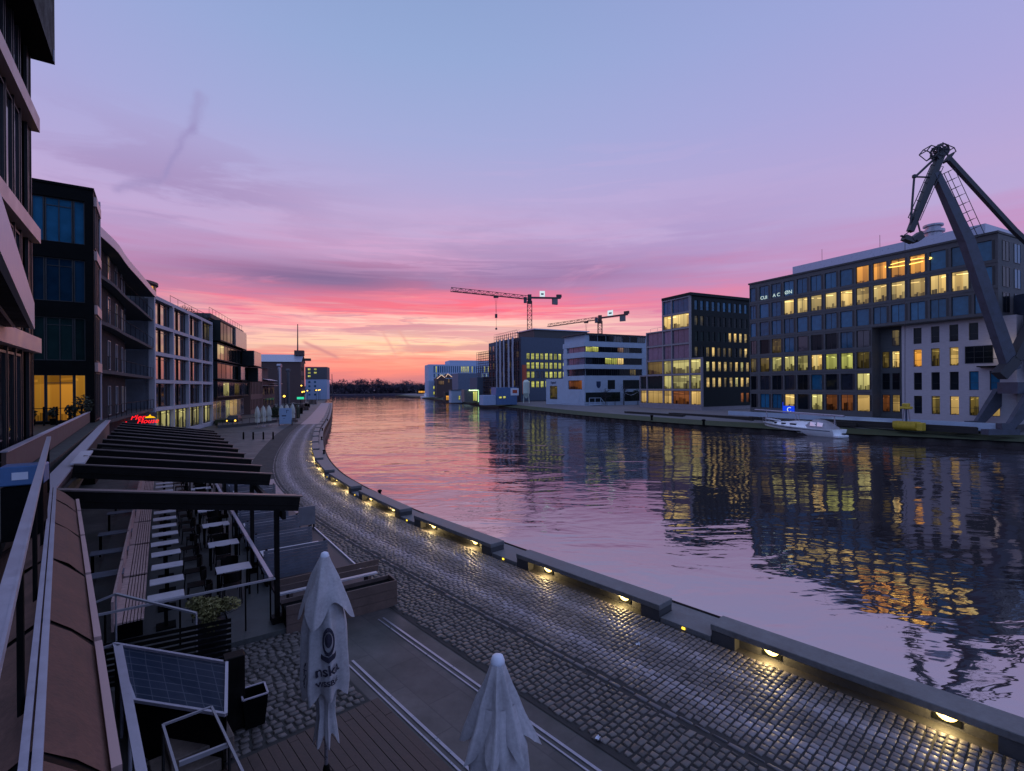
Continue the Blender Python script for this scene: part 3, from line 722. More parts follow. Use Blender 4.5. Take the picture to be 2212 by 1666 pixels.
# ---------------------------------------------------------------- closed parasols
def rad_profile(prof, z):
    for (z0, r0), (z1, r1) in zip(prof, prof[1:]):
        if z0 >= z >= z1: 
            t = (z0-z)/(z0-z1) if z0 != z1 else 0
            return r0+(r1-r0)*t
    return prof[-1][1]
def parasol(name, base, prof_cap, prof_body, ztop, folds, phase, label, texts=(), amp=.28, seed=1, hem=.1, tail=None, capfolds=4, capphase=0, capamp=.3, caphem=.25):
    rr = random.Random(seed)
    t = thing(name, label, 'parasol', base, 0, 'closed parasols in the foreground')
    b = MB(); b.tube((0, 0, 0), (0, 0, ztop-.05), .026, 10); b.build('pole', M['steel'], t, smooth=False)
    b = MB(); b.lathe([(.30, 0), (.30, .05), (.08, .09), (.04, .30), (.03, .32)], 20); b.build('base', M['black'], t)
    def cloth(prof, nm, am, hemv, mat, nz=26, folds=folds, phase=phase):
        n = 96; vs = []; fs = []
        z0, z1 = prof[0][0], prof[-1][0]
        ph2 = [rr.uniform(.75, 1.25) for _ in range(folds)]
        for i in range(nz+1):
            f = i/nz
            for k in range(n):
                th = 2*PI*k/n
                w_ = folds*th+phase; fi = int((w_ % (2*PI*folds))/(2*PI))
                c = math.cos(w_)
                z = z0+(z1-z0)*f
                if hemv: z -= hemv*f**3*(c*.5+.5)*ph2[fi]
                r = rad_profile(prof, max(z1, min(z0, z0+(z1-z0)*f)))
                a = am*min(1, f*2.2)
                sw = .02*f*math.sin(3.1*th+5*f+seed)
                pk = 1-abs(math.sin(w_/2)); pk2 = 1-abs(math.sin(w_*.5*1.0+.9))
                r = r*(1+a*(1.05*(pk-.36)+.45*(pk2-.36)*f)*ph2[fi])+sw*.7
                tw = .10*f*math.sin(2*PI*f*1.3+th*2)
                vs.append((r*math.cos(th+tw*.4), r*math.sin(th+tw*.4), z))
        for i in range(nz):
            for k in range(n): fs.append((i*n+k, (i+1)*n+k, (i+1)*n+(k+1) % n, i*n+(k+1) % n))
        b = MB().add(vs, fs); return b.build(nm, mat, t, smooth=True), vs, n, nz
    body, vs, n, nz = cloth(prof_body, 'canopy', amp, hem, M['canvas'])
    cap, _, _, _ = cloth(prof_cap, 'vent_cap', capamp, caphem, M['canvas'], 16, capfolds, capphase)
    if tail: cloth(tail, 'canopy_tail', .5, .16, M['canvas'], 18)
    b = MB(); b.lathe([(.062, ztop-.09), (.066, ztop-.05), (.058, ztop-.03), (.05, ztop-.005), (.02, ztop+.01)], 20); b.build('finial', M['sign_white'], t, smooth=True)
    # printing, laid on the folds
    z0, z1 = prof_body[0][0], prof_body[-1][0]
    def surf(th, z):
        best = 0
        f = min(1, max(0, (z0-z)/(z0-z1))); i = min(nz, int(f*nz+.5)); k = int(round(th/(2*PI)*n)) % n
        for di in (-1, 0, 1):
            for dk in (-2, -1, 0, 1, 2):
                p = vs[min(nz, max(0, i+di))*n+(k+dk) % n]; best = max(best, math.hypot(p[0], p[1]))
        return best
    for tm, th0, zc, rot, sc in texts:
        bm = bmesh.new(); vv = [bm.verts.new(p) for p in tm.v]
        for f in tm.f:
            try: bm.faces.new([vv[i] for i in f])
            except ValueError: pass
        bmesh.ops.triangulate(bm, faces=bm.faces[:])
        for _ in range(2):
            le = [e for e in bm.edges if e.calc_length() > .035]
            if le: bmesh.ops.subdivide_edges(bm, edges=le, cuts=1); bmesh.ops.triangulate(bm, faces=bm.faces[:])
        bm.verts.index_update()
        out = MB(); o_ = []
        for v in bm.verts:
            x = v.co.x*math.cos(rot)-v.co.y*math.sin(rot); z = zc+v.co.x*math.sin(rot)+v.co.y*math.cos(rot)
            rbase = surf(th0, zc); th = th0+x/max(.12, rbase)
            r_ = surf(th, z)+.012+max(0, v.co.z)*.3
            o_.append((r_*math.cos(th), r_*math.sin(th), z))
        out.add(o_, [tuple(v.index for v in f.verts) for f in bm.faces]); bm.free()
        out.build('printing', M['ink'], body, fixn=False)
    return t
def ellipse_mb(a, b, n=28, hole=0):
    mb = MB()
    if not hole:
        rings = [0.02, .35, .7, 1.0]
    else: rings = [hole, 1.0]
    vs = []; fs = []
    for f in rings:
        for k in range(n): vs.append((a*f*math.cos(2*PI*k/n), b*f*math.sin(2*PI*k/n), 0))
    for i in range(len(rings)-1):
        for k in range(n): fs.append((i*n+k, i*n+(k+1) % n, (i+1)*n+(k+1) % n, (i+1)*n+k))
    return mb.add(vs, fs)
cam_th = lambda p: math.atan2(-p.y, -p.x)
pb = Vector((-2.80, 7.45, 0)); th = cam_th(pb)
emblem = ellipse_mb(.085, .20, hole=.72); e2 = ellipse_mb(.05, .10); 
emblem.add([(x, y+.02, 0) for x, y, z in e2.v], e2.f)
ban = MB(); ban.add([(-.11, -.24, 0), (-.11, -.17, 0), (0, -.22, 0), (.11, -.15, 0), (.11, -.23, 0), (0, -.30, 0)], [(0, 5, 2, 1), (5, 4, 3, 2)])
emblem.add(ban.v, ban.f)
parasol('closed_parasol', pb, [(3.44, .05), (3.2, .15), (2.98, .25), (2.80, .34)],
        [(3.0, .16), (2.72, .24), (2.4, .275), (2.0, .295), (1.7, .30), (1.50, .27)], 3.46, 7, .6,
        'tall off white closed parasol with dark printed lettering beside the brown slatted bench',
        [(text_mb('nska', .21, .0, off=.004), th+.12, 1.80, .10, 1), (text_mb('WSSBIE', .105, .0, off=.003), th+.10, 1.65, .12, 1), (emblem, th+.12, 2.28, 0, 1),
         (text_mb('IST', .13, .0), th-.95, 1.84, -.12, 1), (text_mb('NR', .12, .0), th-1.0, 1.67, -.12, 1)], amp=.40, seed=3, hem=.16, tail=[(2.0, .14), (1.55, .15), (1.3, .12), (1.15, .11), (.82, .15)], capfolds=4, capphase=-4*(th-.35), capamp=.34, caphem=.26)
pb2 = Vector((-.15, 4.56, 0)); th2 = cam_th(pb2)
parasol('closed_parasol', pb2, [(3.42, .055), (3.2, .115), (3.0, .19), (2.80, .29)],
        [(3.05, .16), (2.7, .26), (2.45, .27), (2.2, .22), (1.9, .25), (1.5, .22), (1.2, .13), (.8, .16)], 3.46, 6, 2.2,
        'smooth lavender grey closed parasol nearest the camera at the bottom edge',
        [(text_mb('AR', .13, .0), th2+.6, 2.28, .35, 1)], amp=.42, seed=8, hem=.16, capfolds=8, capphase=-8*(th2-.1), capamp=.52, caphem=.14)
# ---------------------------------------------------------------- terrace, ridge parapet, handrail
R2M = lambda s, t, z=0: Matrix.Translation(q2(s, t, z)) @ Matrix.Rotation(ang(D2), 4, 'Z')   # local x = away along the terrace, local y = to the left (building)
R1M = lambda s, t, z=0: Matrix.Translation(q(s, t, z)) @ Matrix.Rotation(ang(D1), 4, 'Z')
mb = MB()
poly = [q(-3, -.62), q(13.3, -.62), q2(0, -.55), q2(30, -1.2), q2(34, -2.2), q2(34, -9), q(-3, -9)]
mb.prism([(p.x, p.y) for p in poly], 3.55, 3.86)
struct('terrace_floor', mb, simple('dark terrace floor', (.014, .024, .024), .6, var=.3))
# handrail of the balcony
t = thing('balcony_railing', 'broad lavender painted handrail running away along the left edge', 'railing', q(1, -.2, 3.86), 0)
o_ = t.location.copy()
b = MB(); b.beam(q(.6, -.190, 4.99), q(13.2, -.190, 4.99), .05, .03); b.beam(q(.6, -.160, 4.985), q(13.2, -.160, 4.985), .012, .045)
b.build('handrail', M['lav_metal'], t, shift=o_)
for k in range(6):
    b = MB(); p = q(13.0-k*2.2, -.19, 0); b.tube((p.x, p.y, 3.86), (p.x, p.y, 4.97), .018, 8); b.build('post', M['black'], t, shift=o_)
# ridge shaped parapet cover of rusty felt with metal strips
t = thing('ridge_cover', 'rust brown ridge shaped parapet cover with dark joints and pink metal edge', 'parapet cover', q(8, -.1, 3.5), 0)
o_ = t.location.copy()
joints = [2.2, 3.62, 5.66, 7.75, 9.86, 11.9, 13.25]
for a, e in zip(joints, joints[1:]):
    b = MB(); g = .05
    sag = R.uniform(-.012, .012)
    prof = [(-.62, 3.66), (-.35, 3.86+sag), (-.12, 4.01), (.05, 3.87+sag), (.20, 3.70)]
    vs = []; fs = []
    for s in (a+g, (a+e)/2, e-g):
        for tt, z in prof: vs.append(q(s, tt, z+R.uniform(-.008, .008)))
    for i in range(2):
        for k in range(4): fs.append((i*5+k, i*5+k+1, i*5+6+k, i*5+5+k))
    b.add(vs, fs); b.build('felt_panel', M['rust'], t, shift=o_, fixn=False)
for a, e in zip(joints, joints[1:]):
    b = MB(); b.add([q(e-.09, tt, z-.012) for tt, z in prof]+[q(e+.09, tt, z-.012) for tt, z in prof], [(k, k+1, 6+k, 5+k) for k in range(4)])
    b.build('joint', M['black'], t, shift=o_, fixn=False)
b = MB(); b.beam(q(2.2, -.150, 4.045), q(13.3, -.150, 4.045), .036, .05); b.beam(q(2.2, -.100, 4.04), q(13.3, -.100, 4.04), .042, .045)
b.build('ridge_strip', M['lav_metal'], t, shift=o_)
for a, e in zip(joints, joints[1:]):
    b = MB(); b.beam(q(a+.06, .225, 3.70), q(e-.04, .225, 3.70), .05, .07); b.build('edge_strip', M['pinkledge'], t, shift=o_)
b = MB(); M_ = R1M(2.3, .12, 0); b.box(0, 11, 0, .5, 0, 3.6, M_)
solo('terrace_wall', b, M['black'], 'dark wall carrying the rust brown ridge cover', 'wall')
b = MB(); b.beam(G(253, 1398, 1.25), G(308, 1690, 1.25), .10, .05); b.beam(G(262, 1398, 1.2), G(318, 1690, 1.2), .03, .12)
for x, y in ((262, 1440), (280, 1530), (298, 1630)):
    p = G(x, y, 1.2); b.tube((p.x, p.y, 0), (p.x, p.y, 1.22), .025, 8)
solo('guard_rail', b, M['lav_metal'], 'pale blue grey guard rail running down below the pink edged parapet', 'railing')
# parapet along the far terrace
t = thing('terrace_parapet', 'brown clad terrace parapet with pale metal coping leading to the dark glass tower', 'parapet', q2(0, -.3, 3.0), 0)
o_ = t.location.copy()
b = MB(); b.beam(q2(.2, -.15, 3.3), q2(30.5, -1.15, 3.3), .25, .95); b.build('fascia', M['corten'], t, shift=o_)
b = MB(); b.beam(q2(.2, -.12, 3.80), q2(30.5, -1.12, 3.80), .34, .05); b.build('coping', M['lav_metal'], t, shift=o_)
b = MB(); b.beam(q2(2.0, -1.0, 4.2), q2(29.5, -1.85, 4.2), .08, .62); b.build('inner_wall', M['corten'], t, shift=o_)
b = MB(); b.beam(q2(2.0, -1.0, 4.53), q2(29.5, -1.85, 4.53), .14, .03); b.build('inner_coping', M['lav_metal'], t, shift=o_)
b = MB(); b.beam(q2(4.2, .02, 3.9), q2(7.6, -.09, 3.9), .30, .05)
solo('coping_board', b, M['table_white'], 'loose pale board lying on the terrace coping above the pergola', 'board')
# blue box and crates on the terrace
c = W(48, 1015, 6.9)
b = MB(); M_ = Matrix.Translation((c.x, c.y, 0)) @ Matrix.Rotation(ang(N2), 4, 'Z')
b.bevbox(-.2, .25, -.2, .2, 4.62, 4.88, .015, M_)
o = thing('cool_box', 'blue cool box on a dark trolley behind the handrail', 'cool box', (c.x, c.y, 3.86), 0); sh = Vector((c.x, c.y, 3.86))
b.build('lid', M['e_box'], o, shift=sh)
b = MB(); b.box(-.18, .23, -.18, .18, 3.88, 4.60, M_); b.build('body', M['black'], o, shift=sh)
b = MB(); b.box(-.07, .09, -.206, -.2, 4.70, 4.80, M_); b.build('badge', M['sign_white'], o, shift=sh)

# ---------------------------------------------------------------- pergola over the beer garden
DK = .14
t = thing('pergola', 'long row of black sloping pergola beams on posts above the dining deck', 'pergola', q2(0, 2, 0), 0)
o_ = t.location.copy()
for k in (0, 1, 1.5, 2, 2.5, 3, 3.5, 4, 4.5, 5, 5.5, 6):
    s = k*4.1-.2
    b = MB(); zl, zr = 3.74, 2.98
    b.beam(q2(s, -.05, zl), q2(s, 4.72, zr), .11, .34)
    b.beam(q2(s-.062, -.02, zl-.02), q2(s-.062, 4.70, zr-.02), .02, .02)
    b.beam(q2(s+.9, -.05, zl-.12), q2(s+.9, 4.66, zr-.12), .06, .20)
    bo = b.build('beam', M['black_wood'], t, shift=o_)
    b = MB(); b.beam(q2(s, -.02, zl+.187), q2(s, 4.80, zr+.187), .15, .03); b.build('flange', M['flange'], bo, shift=o_)
    b = MB(); b.beam(q2(s+.55, -.02, zl-.02), q2(s+.55, 4.72, zr-.02), .07, .26); b2_ = b.build('beam', M['black_wood'], t, shift=o_); b = MB(); b.beam(q2(s+.55, -.02, zl+.122), q2(s+.55, 4.76, zr+.122), .09, .02); b.build('flange', M['flange'], b2_, shift=o_)
    if k != int(k): continue
    b = MB(); b.beam(q2(s, 4.2, 0), q2(s, 4.2, 2.92), .11, .11, up=N2); b.beam(q2(s, 4.2, 0), q2(s, 4.2, .30), .26, .26, up=N2)
    b.build('post', M['black_wood'], t, shift=o_)
b = MB(); b.beam(q2(-.5, 4.32, 2.80), q2(25.2, 4.32, 2.80), .08, .18); b.build('edge_beam', M['black_wood'], t, shift=o_)
b = MB(); b.beam(q2(-.5, .02, 3.50), q2(25.2, .02, 3.50), .08, .22); b.build('wall_plate', M['black_wood'], t, shift=o_)
b = MB()
for k in range(2, 6):
    s = k*4.1-.2
    for j in range(2, 9): b.beam(q2(s+j*.44, .1, 3.74), q2(s+j*.44, 4.6, 3.0), .09, .16)
b.build('shade_slat', M['black_wood'], t, shift=o_)
mb = MB(); poly = [q2(-.7, .25), q2(-.7, 4.45), q2(39, 4.45), q2(39, .25)]
mb.prism([(p.x, p.y) for p in poly], .006, DK); struct('dining_deck', mb, M['deck_floor'])
mb = MB(); poly = [q2(-.55, 4.5), q2(-.55, 7.0), q2(31, 7.0), q2(31, 4.5)]
mb.prism([(p.x, p.y) for p in poly], .006, .10); struct('bench_deck', mb, simple('brown outer deck', (.07, .05, .052), .65, var=.4))
b = MB(); b.beam(q2(1.2, 7.04, .10), q2(8.2, 7.04, .10), .05, .12)
solo('deck_edge', b, M['table_white'], 'straight pale metal edging strip of the bench deck beside the setts', 'edging')
# rails round the deck
t = thing('deck_railing', 'pale topped glass railing between the dining deck and slatted benches', 'railing', q2(3.5, 4.2, 0), 0); o_ = t.location.copy()
b = MB(); b.beam(q2(-.15, 4.08, 1.24), q2(24.5, 4.08, 1.24), .10, .04); b.build('handrail', M['lav_metal'], t, shift=o_)
for s in range(0, 25, 2):
    b = MB(); b.tube(q2(s, 4.08, DK), q2(s, 4.08, 1.22), .02, 6); b.build('post', M['black'], t, shift=o_)
t = thing('deck_railing', 'thin dark railing across the near end of the dining deck', 'railing', q2(-.4, 2.4, 0), 0); o_ = t.location.copy()
b = MB(); b.beam(q2(-.25, .3, 1.24), q2(-.25, 4.15, 1.24), .045, .045); b.build('handrail', M['frame_pale'], t, shift=o_)
for j in range(3):
    b = MB(); b.tube(q2(-.25, .9+j*1.3, .1), q2(-.25, .9+j*1.3, 1.22), .02, 6); b.build('post', M['black'], t, shift=o_)
b = MB(); pa, pb_ = W(250, 1283, 10.7), W(424, 1325, 10.6); b.beam(pa, pb_, .05, .04); b.beam(pa+Vector((-.5, -.25, -.18)), pa, .05, .04)
for p in (pa, pb_): b.tube((p.x, p.y, 0), p, .022, 6)
solo('stair_rail', b, M['frame_pale'], 'sloping metal stair rail in front of the long bench', 'handrail')
t = thing('slatted_screen', 'low black slatted timber screen below the stair rail', 'screen', q2(-1.1, 1.6, 0), 0); o_ = t.location.copy()
for j in range(8):
    b = MB(); b.beam(q2(-1.0, .2, .10+j*.115), q2(-1.25, 3.1, .08+j*.115), .02, .075); b.build('slat', M['black_wood'], t, shift=o_)
# long bench
def make_bench():
    t = thing('long_bench', 'x', 'bench', (0, 0, 0), 0, 'long slatted benches under the pergola')
    ln = 3.35
    b = MB(); b.box(0, ln, .14, .19, .30, .98); b.build('backrest', M['wood_pale'], t)
    b = MB(); b.box(0, ln, -.005, .138, .42, .47); b.build('seat_board', M['wood_pale'], t)
    b = MB()
    for k in range(6): b.box(0, ln, -.075-k*.066, -.026-k*.066, .43, .465)
    b.build('seat_slat', M['wood_pale'], t)
    for x in (.2, ln/2, ln-.26):
        b = MB(); b.box(x, x+.06, -.38, .13, 0, .42); b.build('leg', M['black'], t)
    return t
EA = ang(D2)
b0 = make_bench(); b0.location = q2(.75, 1.12, DK); b0.rotation_euler = (0, 0, EA); b0['label'] = 'pale weathered slatted bench section nearest the camera under the pergola'
for k in range(1, 7): dup(b0, q2(.75+k*3.55, 1.12, DK), EA, 'pale weathered slatted bench section, %s from the near end of the row' % ORD[k])
def make_table(w, d, label, grp, col='table_white', leg='centre'):
    t = thing('dining_table', label, 'table', (0, 0, 0), 0, grp)
    b = MB(); b.bevbox(-d/2, d/2, -w/2, w/2, .72, .75, .006); b.build('table_top', M[col], t)
    if leg == 'centre':
        b = MB(); b.box(-.04, .04, -.04, .04, .03, .72); b.box(-.22, .22, -.2, .2, 0, .03); b.build('pedestal', M['black'], t)
    else:
        for i, j in ((-1, -1), (-1, 1), (1, -1), (1, 1)):
            b = MB(); b.box(i*(d/2-.06)-.025, i*(d/2-.06)+.025, j*(w/2-.06)-.025, j*(w/2-.06)+.025, 0, .72); b.build('leg', M['black'], t)
    return t
def make_chair(label, grp):
    t = thing('dining_chair', label, 'chair', (0, 0, 0), 0, grp)     # faces local +y
    b = MB(); b.bevbox(-.21, .21, -.2, .21, .44, .47, .008); b.build('seat', M['black_wood'], t)
    b = MB()
    n = 8; vs = []
    for zz in (.60, .86):
        for k in range(n+1):
            a = PI+PI*k/n; vs.append((.22*math.cos(a), -.10+.14*math.sin(a), zz))
            vs.append((.20*math.cos(a), -.10+.12*math.sin(a), zz))
    m = 2*(n+1)
    for k in range(n):
        i = 2*k
        b.f += [(i, i+2, m+i+2, m+i), (i+1, m+i+1, m+i+3, i+3), (m+i, m+i+2, m+i+3, m+i+1), (i, i+1, i+3, i+2)]
    b.v += [Vector(v) for v in vs]
    b.build('backrest', M['black_wood'], t)
    for i, j in ((-1, -1), (-1, 1), (1, -1), (1, 1)):
        b = MB(); b.tube((i*.19, j*.18, .44), (i*.21, j*.21-(.03 if j < 0 else 0), 0), .014, 6)
        if j < 0: b.tube((i*.19, -.18, .46), (i*.19, -.20, .86), .013, 6)
        b.build('leg', M['black'], t)
    return t
tb = make_table(.74, .46, 'x', 'narrow tables along the long bench'); ch = make_chair('x', 'chairs facing the long bench')
for k in range(16):
    s = 1.15+k*1.28
    lt = 'narrow pale topped table at the long bench, %s from the near end' % ORD[k]
    lc = 'black round backed chair at the narrow bench table that is %s from the near end' % ORD[k]
    jit = R.uniform(-.06, .06)
    pt, pc = q2(s+jit, 1.98+R.uniform(-.03, .03), DK), q2(s+R.uniform(-.05, .05), 2.68+R.uniform(-.08, .12), DK)
    rc = EA+R.uniform(-.25, .25)           # chair looks along +y of the deck frame, towards the building
    if k == 0:
        tb.location = pt; tb.rotation_euler = (0, 0, EA); tb['label'] = lt; ch.location = pc; ch.rotation_euler = (0, 0, rc); ch['label'] = lc
    else: dup(tb, pt, EA+R.uniform(-.04, .04), lt); dup(ch, pc, rc, lc)
tg = make_table(.95, .5, 'x', 'dusky tables behind the long bench', 'slat_grey', 'four')
for k, s in enumerate((3.9, 6.3, 8.8, 12.4, 16.0)):
    lt = 'dusky grey table between the terrace wall and long bench, %s from the camera' % ORD[k]
    if k == 0: tg.location = q2(s, .55, DK); tg.rotation_euler = (0, 0, EA); tg['label'] = lt
    else: dup(tg, q2(s, .55, DK), EA, lt)
t2 = make_table(.85, .6, 'x', 'tables along the deck railing', leg='four'); c2 = make_chair('x', 'chairs at the railing tables')
for k in range(7):
    s = 2.35+k*2.75
    lt = 'pale four legged table beside the deck railing, %s from the near end' % ORD[k]
    if k == 0: t2.location = q2(s, 3.52, DK); t2.rotation_euler = (0, 0, EA); t2['label'] = lt
    else: dup(t2, q2(s, 3.52, DK), EA, lt)
    for j, (ds, rz, wd) in enumerate(((-.58, -PI/2, 'near'), (.58, PI/2, 'far'))):
        lc = 'black chair on the %s side of the %s railing table' % (wd, ORD[k])
        pc = q2(s+ds, 3.5+R.uniform(-.08, .08), DK)
        if k == 0 and j == 0: c2.location = pc; c2.rotation_euler = (0, 0, EA+rz); c2['label'] = lc
        else: dup(c2, pc, EA+rz+R.uniform(-.2, .2), lc)
# high backed slatted benches and tables outside the railing
def make_settle():
    t = thing('slatted_settle', 'x', 'bench', (0, 0, 0), 0, 'high backed slatted benches beside the deck')   # local y = to the left, spans y 0..1.75; back faces the camera
    b = MB()
    for k in range(9): b.box(-.02+k*.012, .01+k*.012, 0, 1.8, .22+k*.095, .306+k*.095)
    b.build('back_slat', M['slat_grey'], t)
    b = MB(); b.box(.10, .52, 0, 1.8, .42, .46); b.build('seat', M['slat_grey'], t)
    for y in (.05, 1.69):
        b = MB(); b.box(.0, .5, y, y+.06, 0, .42); b.box(.09, .135, y, y+.06, .42, 1.1); b.build('leg', M['black'], t)
    return t
st = make_settle(); tt = make_table(1.75, .62, 'x', 'tables between the slatted benches', leg='four')
for k in range(9):
    s = 2.35+k*1.95+(1.2 if k > 4 else 0); to = 6.1 if k < 5 else 6.5
    ls = 'blue grey high backed slatted bench outside the railing, %s from the camera' % ORD[k]
    lt = 'long pale table in front of the %s slatted bench outside the railing' % ORD[k]
    if k == 0:
        st.location = q2(s, to, .10); st.rotation_euler = (0, 0, EA); st['label'] = ls
        tt.location = q2(s+.95, to-.86, .10); tt.rotation_euler = (0, 0, EA); tt['label'] = lt
    else: dup(st, q2(s, to, .10), EA, ls); dup(tt, q2(s+.95, to-.86, .10), EA, lt)
# brown plank bench and timber planter at the near end
t = thing('plank_bench', 'brown two plank bench at the near end of the bench deck', 'bench', q2(.5, 5.7, .1), 0); o_ = t.location.copy()
MM = lambda s, tt_, z=0: R2M(s, tt_, z)
for j, z in enumerate((.62, .80)):
    b = MB(); b.box(-.03, .01, -2.65, 0, z, z+.15, MM(.45-.02*j, 4.35)); b.build('backrest', M['wood_brown'], t, shift=o_)
b = MB(); b.box(.05, .42, -2.65, 0, .50, .54, MM(.45, 4.35)); b.build('seat', M['table_white'], t, shift=o_)
for y in (-.3, -2.4):
    b = MB(); b.box(0, .36, y-.05, y+.05, .1, .50, MM(.45, 4.35)); b.build('leg', M['wood_brown'], t, shift=o_)
t = thing('timber_planter', 'long low dark timber planter box in front of the brown plank bench', 'planter', q2(-.6, 5.6, 0), 0); o_ = t.location.copy()
b = MB()
for z0, z1 in ((0, .22), (.228, .45), (.458, .68)): b.box(0, .04, -2.75, -.004, z0, z1, MM(-.75, 4.3)); b.box(.0, .55, -2.79, -2.752, z0, z1, MM(-.75, 4.3))
b.build('side', M['wood_brown'], t, shift=o_)
b = MB(); b.box(.042, .53, -2.745, -.01, .02, .56, MM(-.75, 4.3)); b.build('soil', M['black'], t, shift=o_)
b = MB(); b.box(.535, .57, -2.75, 0, 0, .66, MM(-.75, 4.3)); b.build('back', M['wood_brown'], t, shift=o_)
# dark armchair by the setts
t = thing('wooden_chair', 'dark solid backed wooden chair at the edge of the setts', 'chair', q2(8.3, 6.2, .1), 0); o_ = t.location.copy()
b = MB(); b.box(-.04, .02, -.32, .32, .30, 1.05, MM(8.0, 6.75)); b.build('backrest', M['slat_grey'], t, shift=o_)
b = MB(); b.box(.03, .55, -.32, .32, .42, .48, MM(8.0, 6.75)); b.build('seat', M['wood_brown'], t, shift=o_)
for x, y in ((.0, -.28), (.0, .28), (.5, -.28), (.5, .28)):
    b = MB(); b.box(x, x+.05, y-.025, y+.025, 0.1, .42, MM(8.0, 6.75)); b.build('leg', M['black'], t, shift=o_)

# ---------------------------------------------------------------- small things in the lower left
def leaf_cloud(n, r, c, size, rr, squash=.7, M_=None):
    b = MB(); vs = []; fs = []
    for _ in range(n):
        while True:
            p = Vector((rr.uniform(-1, 1), rr.uniform(-1, 1), rr.uniform(-1, 1)))
            if p.length < 1 and p.length > .25: break
        p = Vector((p.x*r[0], p.y*r[1], p.z*r[2]))+Vector(c)
        a = Vector((rr.gauss(0, 1), rr.gauss(0, 1), rr.gauss(0, 1)*squash)).normalized(); e = a.cross(Vector((rr.gauss(0, 1), rr.gauss(0, 1), rr.gauss(0, 1)))).normalized()
        s = size*rr.uniform(.5, 1.3); i = len(vs)
        vs += [p-a*s, p+e*s*.45, p+a*s, p-e*s*.45]; fs.append((i, i+1, i+2, i+3))
    return b.add(vs, fs)
pc = G(457, 1418); o_ = Vector(pc)
t = thing('potted_shrub', 'bushy yellow green shrub in a tall dark zinc planter', 'plant', pc, 0); rr = random.Random(5)
MP = Matrix.Rotation(EA, 4, 'Z')
b = MB(); b.add([(-.24, -.24, 0), (.24, -.24, 0), (.24, .24, 0), (-.24, .24, 0), (-.29, -.29, .86), (.29, -.29, .86), (.29, .29, .86), (-.29, .29, .86)], [(0, 3, 2, 1), (0, 1, 5, 4), (1, 2, 6, 5), (2, 3, 7, 6), (3, 0, 4, 7)], MP)
b.box(-.27, .27, -.27, .27, .80, .82, MP); pl = b.build('planter', M['planter'], t)
b = MB()
for _ in range(26):
    a = rr.uniform(0, 2*PI); l = rr.uniform(.25, .52); b.tube((0, 0, .8), (l*math.cos(a), l*math.sin(a), .8+rr.uniform(.15, .5)), .009, 5, .004)
b.build('stem', M['bark'], t)
b = leaf_cloud(900, (.36, .36, .20), (-.05, 0, 1.08), .05, rr); b2 = leaf_cloud(420, (.26, .22, .14), (.32, .1, 1.12), .045, rr); b.add(b2.v, b2.f)
b3 = leaf_cloud(300, (.22, .2, .12), (-.3, -.05, 1.2), .045, rr); b.add(b3.v, b3.f)
b4 = leaf_cloud(220, (.2, .2, .2), (.1, -.2, .84), .045, rr); b.add(b4.v, b4.f)
b.build('foliage', M['leaf'], t, fixn=False)
# dark glazed bar counter cover
tl, tr, br_, bl_ = G(246, 1392, 1.22), G(490, 1433, 1.22), G(488, 1545, .92), G(290, 1514, .92)
t = thing('glazed_cover', 'dark blue gridded glass cover in a pale frame over a bar counter', 'glass cover', G(390, 1560), 0); o_ = t.location.copy()
pan, nt = new('gridded dark glass')
_o = N(nt, 'ShaderNodeOutputMaterial'); _p = N(nt, 'ShaderNodeBsdfPrincipled'); L(nt, _p.outputs[0], _o.inputs[0]); _p.inputs['Roughness'].default_value = .22
_tc = N(nt, 'ShaderNodeTexCoord'); _mp = N(nt, 'ShaderNodeMapping'); L(nt, _tc.outputs['UV'], _mp.inputs[0])
_br = N(nt, 'ShaderNodeTexBrick', Scale=1.0, offset=0.0); L(nt, _mp.outputs[0], _br.inputs['Vector'])
_br.inputs['Color1'].default_value = (.026, .04, .07, 1); _br.inputs['Color2'].default_value = (.032, .046, .08, 1); _br.inputs['Mortar'].default_value = (.085, .10, .14, 1)
_br.inputs['Mortar Size'].default_value = .010; _br.inputs['Brick Width'].default_value = .36; _br.inputs['Row Height'].default_value = .17
L(nt, _br.outputs[0], _p.inputs['Base Color'])
_n = N(nt, 'ShaderNodeTexNoise', Scale=3.0, Detail=3.0); L(nt, _tc.outputs['Object'], _n.inputs['Vector']); _b = N(nt, 'ShaderNodeBump', Strength=1.0, Distance=.01); L(nt, _n.outputs[0], _b.inputs['Height']); L(nt, _b.outputs[0], _p.inputs['Normal'])
b = MB(); b.add([tl, tr, br_, bl_], [(0, 3, 2, 1)]); o = b.build('glass_panel', pan, t, shift=o_, fixn=False)
uv = o.data.uv_layers.new(name='UVMap'); cc = {0: (0, 1.3), 1: (2.5, 1.3), 2: (2.2, 0), 3: (.3, 0)}
for lp in o.data.loops: uv.data[lp.index].uv = cc[lp.vertex_index]
b = MB()
for a, e in ((tl, tr), (tr, br_), (br_, bl_), (bl_, tl)): b.beam(a+Vector((0, 0, .01)), e+Vector((0, 0, .01)), .045, .05)
b.beam(tl, tl+Vector((-.22, -.05, -.06)), .04, .04)
b.build('frame', M['lav_metal'], t, shift=o_)
b = MB(); dn = Vector((0, 0, -1))
for a, e in ((bl_, br_), (br_, tr), (tr, tl), (tl, bl_)):
    a2, e2 = a.lerp(e, .03)+dn*.06, a.lerp(e, .97)+dn*.06
    b.add([a2, e2, Vector((e2.x, e2.y, .02)), Vector((a2.x, a2.y, .02))], [(0, 1, 2, 3)])
b.build('counter', M['black_wood'], t, shift=o_)
c = G(506, 1572)
b = MB(); b.bevbox(-.13, .13, -.16, .16, 0, 1.28, .012, Matrix.Translation(c) @ MP)
